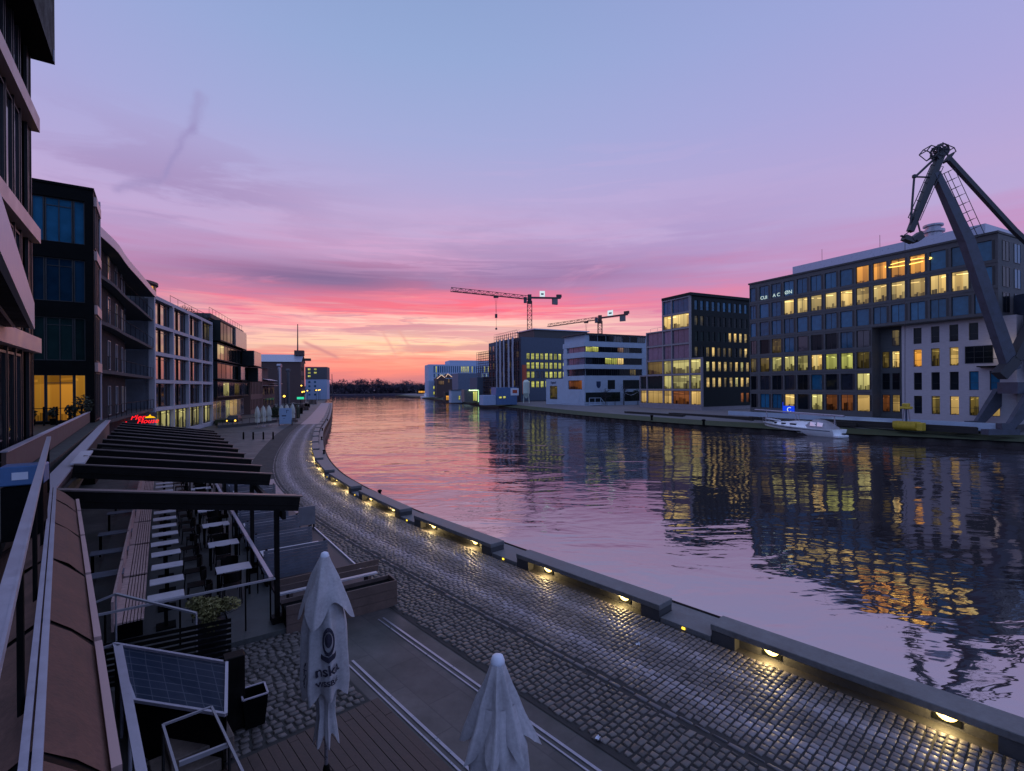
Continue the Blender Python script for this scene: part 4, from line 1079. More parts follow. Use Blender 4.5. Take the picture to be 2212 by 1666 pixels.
solo('timber_bollard', b, M['black_wood'], 'square black timber post at the corner of the glazed cover', 'post')
c = G(549, 1562); t = thing('waste_bin', 'small open topped dark square bin on the rough setts', 'bin', c, EA)
b = MB()
for i in range(4):
    M_ = Matrix.Rotation(i*PI/2, 4, 'Z'); b.add([(-.15, -.15, .02), (.15, -.15, .02), (.20, -.20, .56), (-.20, -.20, .56), (-.13, -.13, .02), (.13, -.13, .02), (.18, -.18, .56), (-.18, -.18, .56)], [(0, 1, 2, 3), (4, 7, 6, 5), (2, 6, 7, 3)], M_)
b.box(-.14, .14, -.14, .14, .02, .04); b.build('body', M['black'], t, fixn=False)
b = MB()
for i in range(4): b.beam(Matrix.Rotation(i*PI/2, 3, 'Z') @ Vector((-.195, -.195, .565)), Matrix.Rotation(i*PI/2, 3, 'Z') @ Vector((.195, -.195, .565)), .03, .02)
b.build('rim', M['lav_metal'], t)
# stair frame and wooden steps
t = thing('stair_railing', 'rectangular metal tube stair rail standing over wooden steps', 'stair rail', G(430, 1640), 0); o_ = t.location.copy()
za = .95; P = [G(352, 1566, za), G(457, 1527, za), G(530, 1680, za), G(392, 1700, za), G(387, 1642, za), G(495, 1600, za)]
b = MB()
for a, e in ((P[0], P[1]), (P[1], P[2]), (P[0], P[3])): b.beam(a, e, .032, .032)
b.beam(P[4]+Vector((0, 0, -.05)), P[5]+Vector((0, 0, -.05)), .04, .06)
b.build('handrail', M['frame_pale'], t, shift=o_)
for p in (P[0], P[1], P[5]):
    b = MB(); b.tube((p.x, p.y, .05), (p.x, p.y, za-.03), .022, 6); b.build('post', M['frame_dark'], t, shift=o_)
for k, (a, z) in enumerate((((430, 1590), .42), ((400, 1640), .26))):
    c = G(*a, z); b = MB()
    b.bevbox(-.35, .35, -.42, .42, 0.07, z, .012, Matrix.Translation((c.x, c.y, 0)) @ Matrix.Rotation(ang(D1), 4, 'Z'))
    solo('wooden_stair', b, simple('grey worn step %d' % k, (.12, .095, .085), .7, var=.5, scale=3), '%s worn wooden step inside the metal stair rail' % ('higher' if k == 0 else 'lower'), 'step')
for k, (x, y) in enumerate(((1293, 1598), (1378, 1393))):
    p = G(x, y, .05); b = leaf_cloud(10, (.05, .05, .02), (p.x, p.y, .07), .05, random.Random(k))
    solo('paper_scrap', b, M['sign_white'], 'white scrap of litter on the setts %s' % ('nearer the camera' if k == 0 else 'close to a lit quay seat'), 'litter')
# ---------------------------------------------------------------- facade kit
MESH = {}
def wmesh(w, h, nx, nz, fw=.06, dp=.07, trans=None):
    key = (round(w, 2), round(h, 2), nx, nz, fw, trans)
    if key not in MESH:
        b = MB(); 
        b.box(0, fw, 0, dp, 0, h); b.box(w-fw, w, 0, dp, 0, h); b.box(fw, w-fw, 0, dp, 0, fw); b.box(fw, w-fw, 0, dp, h-fw, h)
        for i in range(1, nx): x = w*i/nx; b.box(x-fw*.4, x+fw*.4, .006, dp-.006, fw, h-fw)
        zs = [h*i/nz for i in range(1, nz)] if trans is None else [h*trans]
        for z in zs: b.box(fw, w-fw, .01, dp-.01, z-fw*.35, z+fw*.35)
        p = MB(); p.add([(fw*.5, dp*.6, fw*.5), (w-fw*.5, dp*.6, fw*.5), (w-fw*.5, dp*.6, h-fw*.5), (fw*.5, dp*.6, h-fw*.5)], [(0, 1, 2, 3)])
        MESH[key] = (b.mesh('window'), p.mesh('pane'))
    return MESH[key]
def window(par, M4, w, h, pane, nx=2, nz=1, fm=None, fw=.06, trans=None, name='window'):
    """M4: matrix of the lower left corner; local x along the wall, local y into the building"""
    fme, pme = wmesh(w, h, nx, nz, fw, .07, trans)
    if not fme.materials: fme.materials.append(M['frame_dark']); pme.materials.append(M['gl_dark'])
    o = bpy.data.objects.new(name, fme); C.objects.link(o); o.parent = par; o.matrix_local = M4
    o.material_slots[0].link = 'OBJECT'; o.material_slots[0].material = fm or M['frame_dark']
    p = bpy.data.objects.new('pane', pme); C.objects.link(p); p.parent = o
    p.material_slots[0].link = 'OBJECT'; p.material_slots[0].material = pane
    return o
def Tm(x, y, z, a=0): return Matrix.Translation((x, y, z)) @ Matrix.Rotation(a, 4, 'Z')
def grid(mb, Mx, X0, X1, Z0, Z1, cols, rows, th, skip=()):
    """wall of thickness th with rectangular openings (cols x rows); local frame Mx, y=0 is the outer face"""
    z = Z0
    for r, (a, e) in enumerate(rows):
        if a > z: mb.box(X0, X1, 0, th, z, a, Mx)
        x = X0
        for c, (p, k) in enumerate(cols):
            if (c, r) in skip: continue
            if p > x: mb.box(x, p, 0, th, a, e, Mx)
            x = k
        if X1 > x: mb.box(x, X1, 0, th, a, e, Mx)
        z = e
    if Z1 > z: mb.box(X0, X1, 0, th, z, Z1, Mx)
def building(name, label, p, direction, z0, group=None, cat='building'):
    return thing(name, label, cat, (p[0], p[1], z0), ang(direction), group)
def pick(seq, i): return seq[i % len(seq)]

# ---------------------------------------------------------------- black tower beside the camera (only its far end shows)
# frame: local x away from the camera, local y into the building
t = building('corner_tower', 'black clad tower with pale pink ledges rising at the left edge', q2(7.5, -1.35), D2, 0)
b = MB(); b.box(-12, 0, .30, 7, 0, 24); b.box(-.62, 0, 0.0, .298, 3.9, 24); b.build('wall', M['black'], t)
b = MB()
for x in (-.12, -.62, -1.5, -2.3, -3.2): b.box(x-.025, x+.025, -.02, .06, 3.9, 24)
b.build('mullion', M['frame_dark'], t)
for k, (z0, z1) in enumerate(((7.05, 7.5), (10.46, 10.9), (13.92, 14.36))):
    b = MB(); b.box(-9, .02, -.20, .298, z0, z1); b.build('ledge', M['pinkledge'], t)
for k, (z0, z1) in enumerate(((4.0, 6.98), (7.57, 10.40), (10.97, 13.84), (14.42, 17.5))):
    for j, (x0, x1) in enumerate(((-1.42, -.70), (-2.22, -1.58), (-3.12, -2.38), (-6.5, -3.25))):
        window(t, Tm(x0, .0 if j else .2, z0+.06), x1-x0, z1-z0-.12, M['gl_sky'] if (k >= 1 and j >= 2) else (M['gl_soft'] if j == 1 else M['gl_dark']), 1, 1)
b = MB(); b.box(-9, .1, -.55, .298, 16.2, 19.5); b.build('roof_box', M['black'], t)
b = MB(); b.box(-.25, -.2, -.58, -.551, 16.15, 16.5); b.build('drip', M['steel'], t)
b = MB(); b.box(-.02, .30, .10, .2, 12.65, 13.0); b.build('bracket', M['black'], t)
# overhead balcony above the camera
t = thing('overhead_balcony', 'dark underside of an upper balcony with lavender fascia at the left edge', 'balcony', q(8, -1, 7.4), 0); o_ = t.location.copy()
MQ = R1M(0, 0, 0)
b = MB(); b.box(-2, 17.0, .56, 2.6, 7.42, 7.62, MQ); b.build('slab', M['black'], t, shift=o_)
b = MB(); b.box(-2, 17.05, .48, .558, 7.40, 8.05, MQ); b.build('fascia', M['lav_metal'], t, shift=o_)
b = MB(); b.box(-2, 16.6, .80, .84, 7.38, 7.418, MQ); b.box(-2, 16.6, 1.3, 1.34, 7.38, 7.418, MQ); b.build('soffit_strip', M['pinkledge'], t, shift=o_)

# ---------------------------------------------------------------- dark glass tower (face B) with an orange lit terrace room
t = building('glass_tower', 'dark glass fronted tower with an orange lit terrace room at its foot', q2(27, -1.5), N2, 0)
# local x points to the water, local y away from the camera; front face at y = 0, corner at x = 0
rows = [(4.0, 6.85), (7.7, 10.35), (11.3, 13.95), (14.9, 17.6)]
b = MB(); grid(b, Matrix.Identity(4), -9, 0, 0, 18.35, [(-8.6, -3.1), (-2.85, -.42)], rows, .3)
b.box(-9, -.002, .302, 3.0, 0, 18.3); b.box(-9.05, .04, -.06, 3.05, 18.352, 18.5)
b.build('wall', M['black'], t)
for r, (a, e) in enumerate(rows):
    pm = [M['lit_room'], M['gl_green'], M['gl_blue2'], M['gl_blue']][r]
    window(t, Tm(-2.85, .16, a), .55, e-a, pm, 1, 1); window(t, Tm(-2.27, .16, a), 1.27, e-a, pm, 2, 1, trans=.82); window(t, Tm(-.97, .16, a), .55, e-a, pm, 1, 1)
    window(t, Tm(-5.5, .16, a), 2.4, e-a, pm, 2, 1)
# side towards the water
for r, (a, e) in enumerate(((4.0, 7.0), (7.7, 10.6), (11.2, 14.0), (14.8, 17.4))):
    window(t, Tm(.06, .3, a, PI/2), 1.25, e-a, M['gl_dark'], 3, 1); window(t, Tm(.06, 1.6, a, PI/2), 1.25, e-a, M['gl_soft'], 3, 1)
    b = MB(); b.box(.003, .16, .2, 3.0, e+.05, e+.62); b.build('ledge', M['pinkledge'], t)
b = MB(); b.box(-.1, .12, 3.01, 3.2, 3.8, 18.6); b.build('corner_post', M['lav_metal'], t)
# terrace railing and potted plants before the lit room
t = thing('terrace_railing', 'black flat bar railing in front of the orange lit terrace room', 'railing', q2(25.5, -3, 3.86), 0); o_ = t.location.copy()
b = MB(); b.beam(q2(25.2, -6.0, 4.85), q2(25.2, -1.9, 4.85), .05, .04); b.build('handrail', M['black'], t, shift=o_)
for k in range(8):
    b = MB(); p = q2(25.2, -1.95-k*.55); b.box(-.05, .05, -.02, .02, 3.87, 4.95, Matrix.Translation((p.x, p.y, 0))); b.build('post', M['black'], t, shift=o_)
rr = random.Random(4)
for k, (s, tt_, hh, lab) in enumerate(((25.8, -1.95, 1.5, 'tallest dark potted plant by the corner of the orange lit room'), (25.9, -2.5, .85, 'low dark potted plant in front of the lit glass door'),
                                     (26.0, -3.3, .7, 'small dark potted plant left of the lit glass door'), (25.7, -4.2, .6, 'smallest dark potted plant at the far left of the lit room'))):
    p = q2(s, tt_, 3.86); tp = thing('potted_plant', lab, 'plant', p, 0, 'potted plants on the far terrace')
    b = MB(); b.lathe([(.14, 0), (.19, .36), (.17, .36), (.16, .33)], 12); b.build('pot', M['black'], tp)
    b = MB()
    for j in range(10):
        a = rr.uniform(0, 2*PI); b.tube((0, 0, .33), (.3*hh*math.cos(a), .3*hh*math.sin(a), .4+hh*rr.uniform(.5, .95)), .012, 4, .004)
    b.build('stem', M['bark'], tp)
    b = leaf_cloud(int(160*hh)+60, (.36*hh, .36*hh, .42*hh), (0, 0, .36+hh*.55), .10, rr); b.build('foliage', M['leafdark'], tp, fixn=False)

# ---------------------------------------------------------------- concave balcony building C
top = [q2(30.25, -1.55), Vector((-29.9, 37.9, 0)), Vector((-31.5, 40.6, 0)), Vector((-33.0, 43.2, 0)), Vector((-35.5, 47.8, 0)), Vector((-38.2, 52.7, 0)), Vector((-40.7, 57.25, 0))]
top = catmull(top, 1.2)
fac = catmull([q2(30.25, -2.0), Vector((-33.2, 42.0, 0)), Vector((-37.4, 48.5, 0)), Vector((-43.3, 56.0, 0))], 1.2)
def resample(P, n):
    ds = [0]
    for a, e in zip(P, P[1:]): ds.append(ds[-1]+(e-a).length)
    out = []
    for k in range(n+1):
        s = ds[-1]*k/n; i = 0
        while i < len(P)-2 and ds[i+1] < s: i += 1
        out.append(P[i].lerp(P[i+1], (s-ds[i])/max(1e-6, ds[i+1]-ds[i])))
    return out
NB = 22
TOP = resample(top, NB); FAC = resample(fac, NB)
t = thing('curved_building', 'concave dark apartment facade with curved balconies under a sweeping roof edge', 'building', (-36, 48, 0), 0); o_ = t.location.copy()
def band(A, B, z0, z1):
    b = MB(); n = len(A); vs = []
    for a, e in zip(A, B): vs += [(a.x, a.y, z0), (e.x, e.y, z0), (e.x, e.y, z1), (a.x, a.y, z1)]
    fs = []
    for k in range(n-1):
        for j in range(4): fs.append((4*k+j, 4*k+4+j, 4*k+4+(j+1) % 4, 4*k+(j+1) % 4))
    fs += [(0, 1, 2, 3), (4*n-1, 4*n-2, 4*n-3, 4*n-4)]
    return b.add(vs, fs)
off = lambda P, d: [p+Vector((-d*.819, -d*.574, 0)) for p in P]
band(FAC, off(FAC, 3.0), 0, 16.4).build('wall', simple('recess shaded blue grey render', (.014, .018, .025), .8, var=.35, spec=.1), t, shift=o_)  # wall colour darkened to paint in the shade of the recess
band(off(TOP, -.12), off(FAC, .2), 16.405, 16.9).build('roof', M['soffit'], t, shift=o_)
band(off(TOP, -.16), off(TOP, -.121), 16.35, 17.0).build('roof_edge', M['lav_metal'], t, shift=o_)
for zb in (3.75, 7.3, 10.7, 13.9):
    mid = [a.lerp(f, .06) for a, f in zip(TOP, FAC)]
    bo = band(mid, [p+Vector((.05, .03, 0)) for p in FAC], zb-.25, zb).build('balcony', M['soffit'], t, shift=o_)
    b = MB()
    for a, e in zip(mid, mid[1:]): b.tube(a+Vector((0, 0, zb+1.0)), e+Vector((0, 0, zb+1.0)), .025, 5)
    for k, p in enumerate(mid):
        if k % 2 == 0: b.tube(p+Vector((0, 0, zb)), p+Vector((0, 0, zb+1.0)), .022, 5)
    b.build('railing', M['black'], bo, shift=o_)
ni = 0
for zb in (3.8, 7.35, 10.75, 13.95):
    for k in range(2, NB-2, 3):
        a, e = FAC[k], FAC[k+1]; d = (e-a).normalized(); p = a+Vector((d.y, -d.x, 0))*.06
        M4 = Matrix.Translation((p.x-o_.x, p.y-o_.y, zb+.1)) @ Matrix.Rotation(ang(d), 4, 'Z')
        pm = pick([M['curtain'], M['gl_dark'], M['lit_dim'], M['gl_soft'], M['gl_dark']], ni*3+int(zb)); ni += 1
        window(t, M4, min(1.0, (e-a).length*.8), 2.3, pm, 1, 1, M['frame_pale'])
# neon sign of the restaurant under the curve
t = thing('neon_sign', 'red neon script reading Pier House with a small yellow crest', 'sign', W(300, 905, 52), 0)
def place_text(body, x, y, Y, hpx, mat, par, shear=0, depth=.02, rot=0.0, nm='letters'):
    tm = text_mb(body, 1.0, depth, shear)
    xs = [v[0] for v in tm.v]; ys = [v[1] for v in tm.v]; hh = max(ys)-min(ys)
    k = hpx/F*Y/hh; cx, cy_ = (max(xs)+min(xs))/2, (max(ys)+min(ys))/2
    o = W(x, y, Y)-par.location; b = MB()
    b.add([((v[0]-cx)*k*math.cos(rot)+o.x, (v[0]-cx)*k*math.sin(rot)-v[2]*.5+o.y, (v[1]-cy_)*k+o.z) for v in tm.v], tm.f)
    return b.build(nm, mat, par, fixn=False)
place_text('Pier', 299, 901, 52, 11, M['e_red'], t, .35, rot=.5)
place_text('House', 320, 909, 52, 10, M['e_red'], t, .35, rot=.5)
place_text('lll lll', 268, 912.5, 52, 4, M['e_red'], t, .2, rot=.5, nm='small_letters')
o = W(323, 899.5, 52)-t.location
b = MB(); b.add([(o.x-.5, o.y, o.z-.16), (o.x+.5, o.y+.2, o.z-.16), (o.x+.34, o.y+.15, o.z-.02), (o.x+.12, o.y+.1, o.z+.02), (o.x, o.y+.08, o.z+.22), (o.x-.16, o.y+.06, o.z+.02), (o.x-.36, o.y+.03, o.z-.02)], [(0, 1, 2, 3, 4, 5, 6)])
b.build('crest', M['e_yel'], t, fixn=False)
sa, sb = W(240, 905, 50), W(336, 897, 56.8)
b = MB(); b.beam(sa, sb, .3, .7); 
solo('sign_fascia', b, M['concrete_dark'], 'sloping grey fascia behind the red neon script', 'fascia')
for x, y in ((299, 903), (320, 909)):
    l = bpy.data.lights.new('neon light', 'POINT'); l.energy = 14; l.color = (1, .05, .05); l.shadow_soft_size = .4
    lo = bpy.data.objects.new('neon_light', l); C.objects.link(lo); lo.location = W(x, y, 51)

# ---------------------------------------------------------------- white grid building D
dD = Vector((-.31, .951, 0))
t = building('grid_building', 'pale concrete grid office building with deep windows mirroring the sunset', (-40.9, 57.5), dD, 0)
# local x away from the camera, local y into the building (left)
LD = 26.0; ncol = 4; cw = LD/ncol; HS = 3.24
b = MB(); fr = .42
cols = [(i*cw+(fr if i else .35), (i+1)*cw-.0) for i in range(ncol)]; cols[-1] = (cols[-1][0], LD-.35)
rows = [(.55+r*HS, .55+r*HS+HS-.42) for r in range(5)]
grid(b, Matrix.Identity(4), 0, LD, 0, 16.75, cols, rows, .95)
b.build('facade_frame', M['pale_frame'], t)
b = MB(); b.box(0.02, LD, .952, 12, .01, 16.7); b.build('wall', M['concrete'], t)
b = MB(); b.box(.0, .018, .6, 11, .01, 16.3); b.build('end_wall', simple('blue grey end wall', (.13, .14, .18), .7, var=.2), t)
for r in range(5):
    for c in range(4):
        x0, x1 = cols[c]; z0, z1 = rows[r]
        pm = {0: M['lit_mix'], 1: M['gl_soft'], 2: M['gl_sky'], 3: M['gl_sky'], 4: M['gl_sky']}[r]
        if c == 3 and r == 4: pm = M['lit_dim']
        if c == 3 and r in (2, 3): pm = M['gl_soft']
        w = x1-x0-.1
        tw = math.radians(2)
        window(t, Tm(x0+.05, .40, z0+.03, tw), w*.40, z1-z0-.06, pm, 1, 1, fw=.08, trans=.86)
        window(t, Tm(x0+.05+w*.46, .38, z0+.03, tw), w*.34, z1-z0-.06, pm, 1, 1, fw=.10, trans=.86)
        window(t, Tm(x0+.05+w*.82, .42, z0+.03), w*.18, z1-z0-.06, M['gl_soft'] if pm is M['gl_sky'] else pm, 1, 1, fw=.08, trans=.86)
b = MB(); b.lathe([(3.0, 16.76), (3.0, 18.4), (3.3, 18.42), (3.3, 18.7), (0.02, 18.7)], 32, (3.2, 4.0, 0), caps=False); b.build('roof_pavilion', M['corten'], t, smooth=False)
for k in range(5):
    a = -PI/2-.75+k*.28
    window(t, Matrix.Translation((3.2+3.05*math.cos(a)-.3*math.cos(a+PI/2), 4.0+3.05*math.sin(a)-.3*math.sin(a+PI/2), 16.9)) @ Matrix.Rotation(a+PI/2, 4, 'Z'), .62, 1.35, M['lit_w'] if k < 3 else M['curtain'], 1, 1)
b = MB(); b.box(9, 17, 2.5, 8, 16.72, 17.9); b.build('roof_hut', M['concrete_dark'], t)
b = MB(); b.tube((6.4, .3, 17.75), (26, .3, 17.75), .03, 5)
for x in range(0, 20, 3): b.tube((6.5+x, .3, 16.76), (6.5+x, .3, 17.75), .025, 5)
b.build('roof_railing', M['black'], t)
rr = random.Random(9)
for k, x in enumerate((15.5, 18.0, 20.2, 22.6, 24.6)):
    p = t.matrix_basis @ Vector((x, 1.2, 16.76)); tp = thing('roof_shrub', 'bare winter shrub on the grid building roof, %s along the edge' % ORD[k], 'plant', p, 0, 'shrubs on the roof of the grid building')
    b = MB()
    for j in range(26):
        a = rr.uniform(0, 2*PI); l = rr.uniform(.3, .9); b.tube((0, 0, 0), (l*math.cos(a), l*math.sin(a), rr.uniform(.4, 1.3)), .02, 4, .006)
    b.build('branch', M['twig'], tp)
    leaf_cloud(120, (.9, .7, .5), (0, 0, .6), .10, rr).build('foliage', M['leafdark'], tp, fixn=False)

# ---------------------------------------------------------------- dark building E with shifted boxes
pE = Vector((-40.9, 57.5, 0))+dD*26.05
t = building('box_facade_building', 'dark office block of shifted boxes with pale reflecting side panels', pE, dD, 0)
b = MB(); b.box(0, 27, .6, 12, 0, 17.6); b.box(24, 27.6, -.2, .598, 13.2, 17.5); b.build('wall', M['dark_clad'], t)
b = MB(); b.box(0, 27.2, .3, 12, 17.602, 18.3); b.build('parapet', M['concrete_dark'], t)
b = MB(); b.tube((0, .5, 19.3), (27, .5, 19.3), .03, 5)
for k in range(13): b.tube((k*2.2, .5, 18.3), (k*2.2, .5, 19.3), .025, 5)
b.build('roof_railing', M['black'], t)
def ebox(z0, z1, x0, x1, pr, mats, panel=None):
    b = MB(); b.box(x0, x1, -pr, .598, z0, z0+.16); b.box(x0, x1, -pr, .598, z1-.16, z1)
    b.box(x0, x0+.14, -pr, .598, z0+.16, z1-.16); b.box(x1-.14, x1, -pr, .598, z0+.16, z1-.16)
    o = b.build('bay', M['dark_clad'], t)
    n = len(mats); w = (x1-x0-.28)/n
    for i, m_ in enumerate(mats): window(o, Tm(x0+.14+i*w, -pr+.12, z0+.17), w-.02, z1-z0-.34, m_, 2, 1)
    if panel:
        b = MB(); b.box(panel[0], panel[1], -pr-.14, -pr+.1, z0+.02, z1-.02); b.build('cladding_panel', M['panelpink'], o)
ebox(13.9, 17.3, .6, 22.2, 1.0, [M['gl_matte'], M['gl_green'], M['gl_matte'], M['gl_matte']], (11.8, 22.0))
ebox(10.7, 13.6, .6, 27.5, .5, [M['lit_mix'], M['gl_matte'], M['gl_matte'], M['gl_matte'], M['gl_matte']])
b = MB(); b.box(21.0, 30.0, -2.6, -.52, 10.6, 13.7); o = b.build('bay', M['dark_clad'], t); b = MB(); b.box(21.2, 29.8, -2.72, -2.61, 10.7, 13.6); b.build('cladding_panel', M['panelpink'], o)
ebox(7.5, 10.4, .6, 28, .5, [M['gl_matte'], M['gl_green'], M['gl_matte'], M['gl_matte']], None)
b = MB(); b.box(16.5, 20.5, -1.0, -.52, 7.6, 10.3); o = b.build('bay', M['dark_clad'], t); b = MB(); b.box(16.6, 20.4, -1.1, -1.01, 7.7, 10.2); b.build('cladding_panel', M['panelpink'], o)
b = MB(); b.box(27, 32, -2.4, -.52, 7.4, 10.4); o = b.build('bay', M['dark_clad'], t); b = MB(); b.box(27.2, 31.8, -2.52, -2.41, 7.5, 10.3); b.build('cladding_panel', M['panelpink'], o)
ebox(4.4, 7.2, .6, 28, .5, [M['gl_dark'], M['lit_mix'], M['gl_soft'], M['lit_dim'], M['gl_dark'], M['gl_green']], None)
for i in range(8): window(t, Tm(.6+i*3.35, .4, .5), 3.2, 3.3, pick([M['curtain'], M['lit_dim'], M['gl_soft'], M['lit_mix'], M['lit_cream'], M['lit_cream'], M['curtain'], M['gl_dark']], i), 3, 1, M['frame_pale'])

# ---------------------------------------------------------------- brick rows further along
pF = pE+dD*33
t = building('brick_building', 'reddish brick block with tall narrow dark window slits', pF, dD, 0)
b = MB(); rows = [(1.0, 3.4), (4.6, 7.6), (8.6, 10.2)]; cols = [(.8+i*2.0, 1.9+i*2.0) for i in range(8)]
grid(b, Matrix.Identity(4), 0, 17, 0, 11.2, cols, rows, .4); b.box(0.01, 17, .402, 13, 0, 11.1); b.build('wall', M['brick'], t)
for c in cols:
    for a, e in rows: window(t, Tm(c[0], .2, a), c[1]-c[0], e-a, M['gl_dark'], 2, 1)
b = MB(); b.add([(0, -.2, 11.2), (17, -.2, 11.2), (17, 6, 13), (0, 6, 13), (0, 13, 11.2), (17, 13, 11.2)], [(0, 1, 2, 3), (3, 2, 5, 4), (0, 3, 4), (1, 5, 2)]); b.build('roof', M['roofmetal'], t)
pG = pF+dD*17.3
t = building('brick_annex', 'lower brick annex with pale metal roofs and pink lit canopies', pG, dD, 0)
b = MB(); b.box(0, 22, 0, 12, 0, 8); b.box(5, 16, 1, 10, 8, 11.5); b.build('wall', M['brick_dark'], t)
b = MB(); b.add([(-.3, -1.2, 8.1), (22.3, -1.2, 8.1), (22.3, 1, 8.6), (-.3, 1, 8.6), (4.7, -.2, 11.6), (16.3, -.2, 11.6), (16.3, 6, 13), (4.7, 6, 13)], [(0, 1, 2, 3), (4, 5, 6, 7)]); b.build('roof', M['roofmetal'], t, fixn=False)
b = MB(); b.box(0, 9, -2.6, 0, 6.6, 6.75); b.box(11, 20, -2.4, 0, 7.2, 7.35); b.build('canopy', M['pinkledge'], t)
for i in range(7): window(t, Tm(.6+i*3, -.05, 4.2), 1.6, 1.8, M['gl_soft'] if i % 3 else M['curtain'], 2, 1); window(t, Tm(.6+i*3, -.05, 1), 1.8, 2.2, M['gl_dark'] if i % 2 else M['lit_dim'], 2, 1)
for k, (x, lab) in enumerate(((604, 'nearer slim pale steel chimney in front of the brick annex'), (623, 'further slim dark steel chimney in front of the brick annex'))):
    p = W(x, 860, 128+k*16); zt = W(x, 731 if k == 0 else 751, 128+k*16).z
    b = MB(); b.tube((p.x, p.y, 0), (p.x, p.y, W(x, 790 if k == 0 else 800, p.y).z), .42, 10); b.tube((p.x-.5, p.y, W(x, 790 if k == 0 else 800, p.y).z), (p.x+.5, p.y, W(x, 790 if k == 0 else 800, p.y).z), .5, 10)
    solo('steel_chimney', b, M['steel'] if k == 0 else M['slate'], lab, 'chimney')
# big gabled warehouse: gable turned to the water
pW = W(650, 850, 200); dW = Vector((-.30, .954, 0)); nW = Vector((.954, .30, 0))
t = building('brick_warehouse', 'big dark brick gabled warehouse with pale roof edge and mast', (pW.x, pW.y), Vector((.954, .30, 0)), 0)
b = MB(); b.add([(-22, 0, 0), (0, 0, 0), (0, 16, 0), (-22, 16, 0), (-22, 0, 16.5), (0, 0, 16.5), (0, 16, 16.5), (-22, 16, 16.5), (0, 8, 19.6), (-22, 8, 19.6)],
      [(0, 1, 5, 4), (1, 2, 6, 8, 5), (2, 3, 7, 6), (3, 0, 4, 9, 7)]); b.build('wall', M['brick_dark'], t)
b = MB(); b.add([(-22.3, -.5, 16.4), (.4, -.5, 16.4), (.4, 8, 19.75), (-22.3, 8, 19.75), (.4, 16.5, 16.4), (-22.3, 16.5, 16.4)], [(0, 1, 2, 3), (3, 2, 4, 5)]); b.build('roof', M['roofmetal'], t, fixn=False)
for r in range(4):
    for c in range(4): window(t, Tm(.06, 2+c*3.4, 2+r*3.6, PI/2), 1.3, 2.0, M['gl_dark'] if (r+c) % 5 else M['lit_dim'], 2, 1, name='window')
b = MB(); b.box(-3, .6, 6, 10, 19.3, 21.4); b.box(-.5, 3.2, 7, 9, 17.2, 18.2); b.build('hoist_house', M['brick_dark'], t)
pm = W(643, 765, 206)
b = MB(); b.tube((pm.x, pm.y, 19), W(643, 700, 206), .32, 8, .16); b.tube(W(636, 773, 206), W(651, 773, 206), .2, 6)
solo('roof_mast', b, M['crane_dark'], 'tall thin dark mast above the brick warehouse', 'mast')
t = building('pale_tower', 'pale blue granary tower with dark upper floors and lit windows', W(660, 850, 262).to_2d(), Vector((.97, .24, 0)), 0)
b = MB(); b.box(0, 10.6, 0, 12, 0, 10.5); b.build('wall', M['bluewall'], t)
b = MB(); b.box(-.1, 10.7, -.1, 12, 10.502, 17.0); b.build('upper_wall', M['slate'], t)
for z, xs in ((15.2, (1.2, 4.2)), (13.4, (1.2, 4.2)), (11.6, (1.2,))):
    for x in xs: window(t, Tm(x, -.15, z), 1.4, 1.0, M['lit_y'], 1, 1)
for z in (2, 4.2, 6.4, 8.6):
    for x in (1.4, 4.2): window(t, Tm(x, -.05, z), 1.0, 1.0, M['gl_blue'], 1, 1)
t = building('brick_house_row', 'dark brick house row between warehouse and pale tower', W(648, 850, 232).to_2d(), dW, 0)
b = MB(); b.box(0, 22, 0, 8, 0, 12); b.build('wall', M['brick_dark'], t)
for r in range(3):
    for c in range(5): window(t, Tm(1+c*4, -.05, 1.5+r*3.6), 1.6, 2.0, M['gl_dark'] if (c+r) % 3 else M['lit_dim'], 2, 1)
b = MB(); b.add([(-.2, -.4, 12), (22.2, -.4, 12), (22.2, 4, 14.5), (-.2, 4, 14.5), (22.2, 8.4, 12), (-.2, 8.4, 12)], [(0, 1, 2, 3), (3, 2, 4, 5), (0, 3, 5), (1, 4, 2)]); b.build('roof', M['slate'], t)

# ---------------------------------------------------------------- plaza
bp = MB(); bp.lathe([(.09, 0), (.09, .72), (.075, .74), (.075, .78), (.09, .80), (.06, .86)], 14)
o0 = None
for k, (x, y) in enumerate(((526, 949), (547, 949), (569, 949), (590, 949))):
    p = G(x, y); lab = 'slim dark bollard on the plaza, %s' % ['leftmost of the four', 'second from the left', 'third from the left', 'rightmost of the four'][k]
    if o0 is None: o0 = bp.build('bollard', M['black'], loc=p, smooth=True); tag(o0, lab, 'bollard', 'bollards across the plaza')
    else: dup(o0, p, 0, lab)
def small_parasol():
    t = thing('closed_parasol', 'x', 'parasol', (0, 0, 0), 0, 'closed pale parasols on the plaza')
    n = 24; vs = []; fs = []; prof = [(3.2, .05), (2.9, .22), (2.3, .34), (1.7, .40), (1.45, .26), (1.2, .34), (.75, .32)]
    for z, r in prof:
        for k in range(n): a = 2*PI*k/n; rr_ = r*(1+.18*math.cos(6*a)); vs.append((rr_*math.cos(a), rr_*math.sin(a), z))
    for i in range(len(prof)-1):
        for k in range(n): fs.append((i*n+k, (i+1)*n+k, (i+1)*n+(k+1) % n, i*n+(k+1) % n))
    MB().add(vs, fs).build('canopy', simple('cream canvas', (.46, .46, .42), .8, var=.12), t, smooth=True)
    b = MB(); b.tube((0, 0, 0), (0, 0, 3.3), .04, 8); b.box(-.3, .3, -.3, .3, 0, .08); b.build('pole', M['steel'], t)
    return t
sp_ = small_parasol()
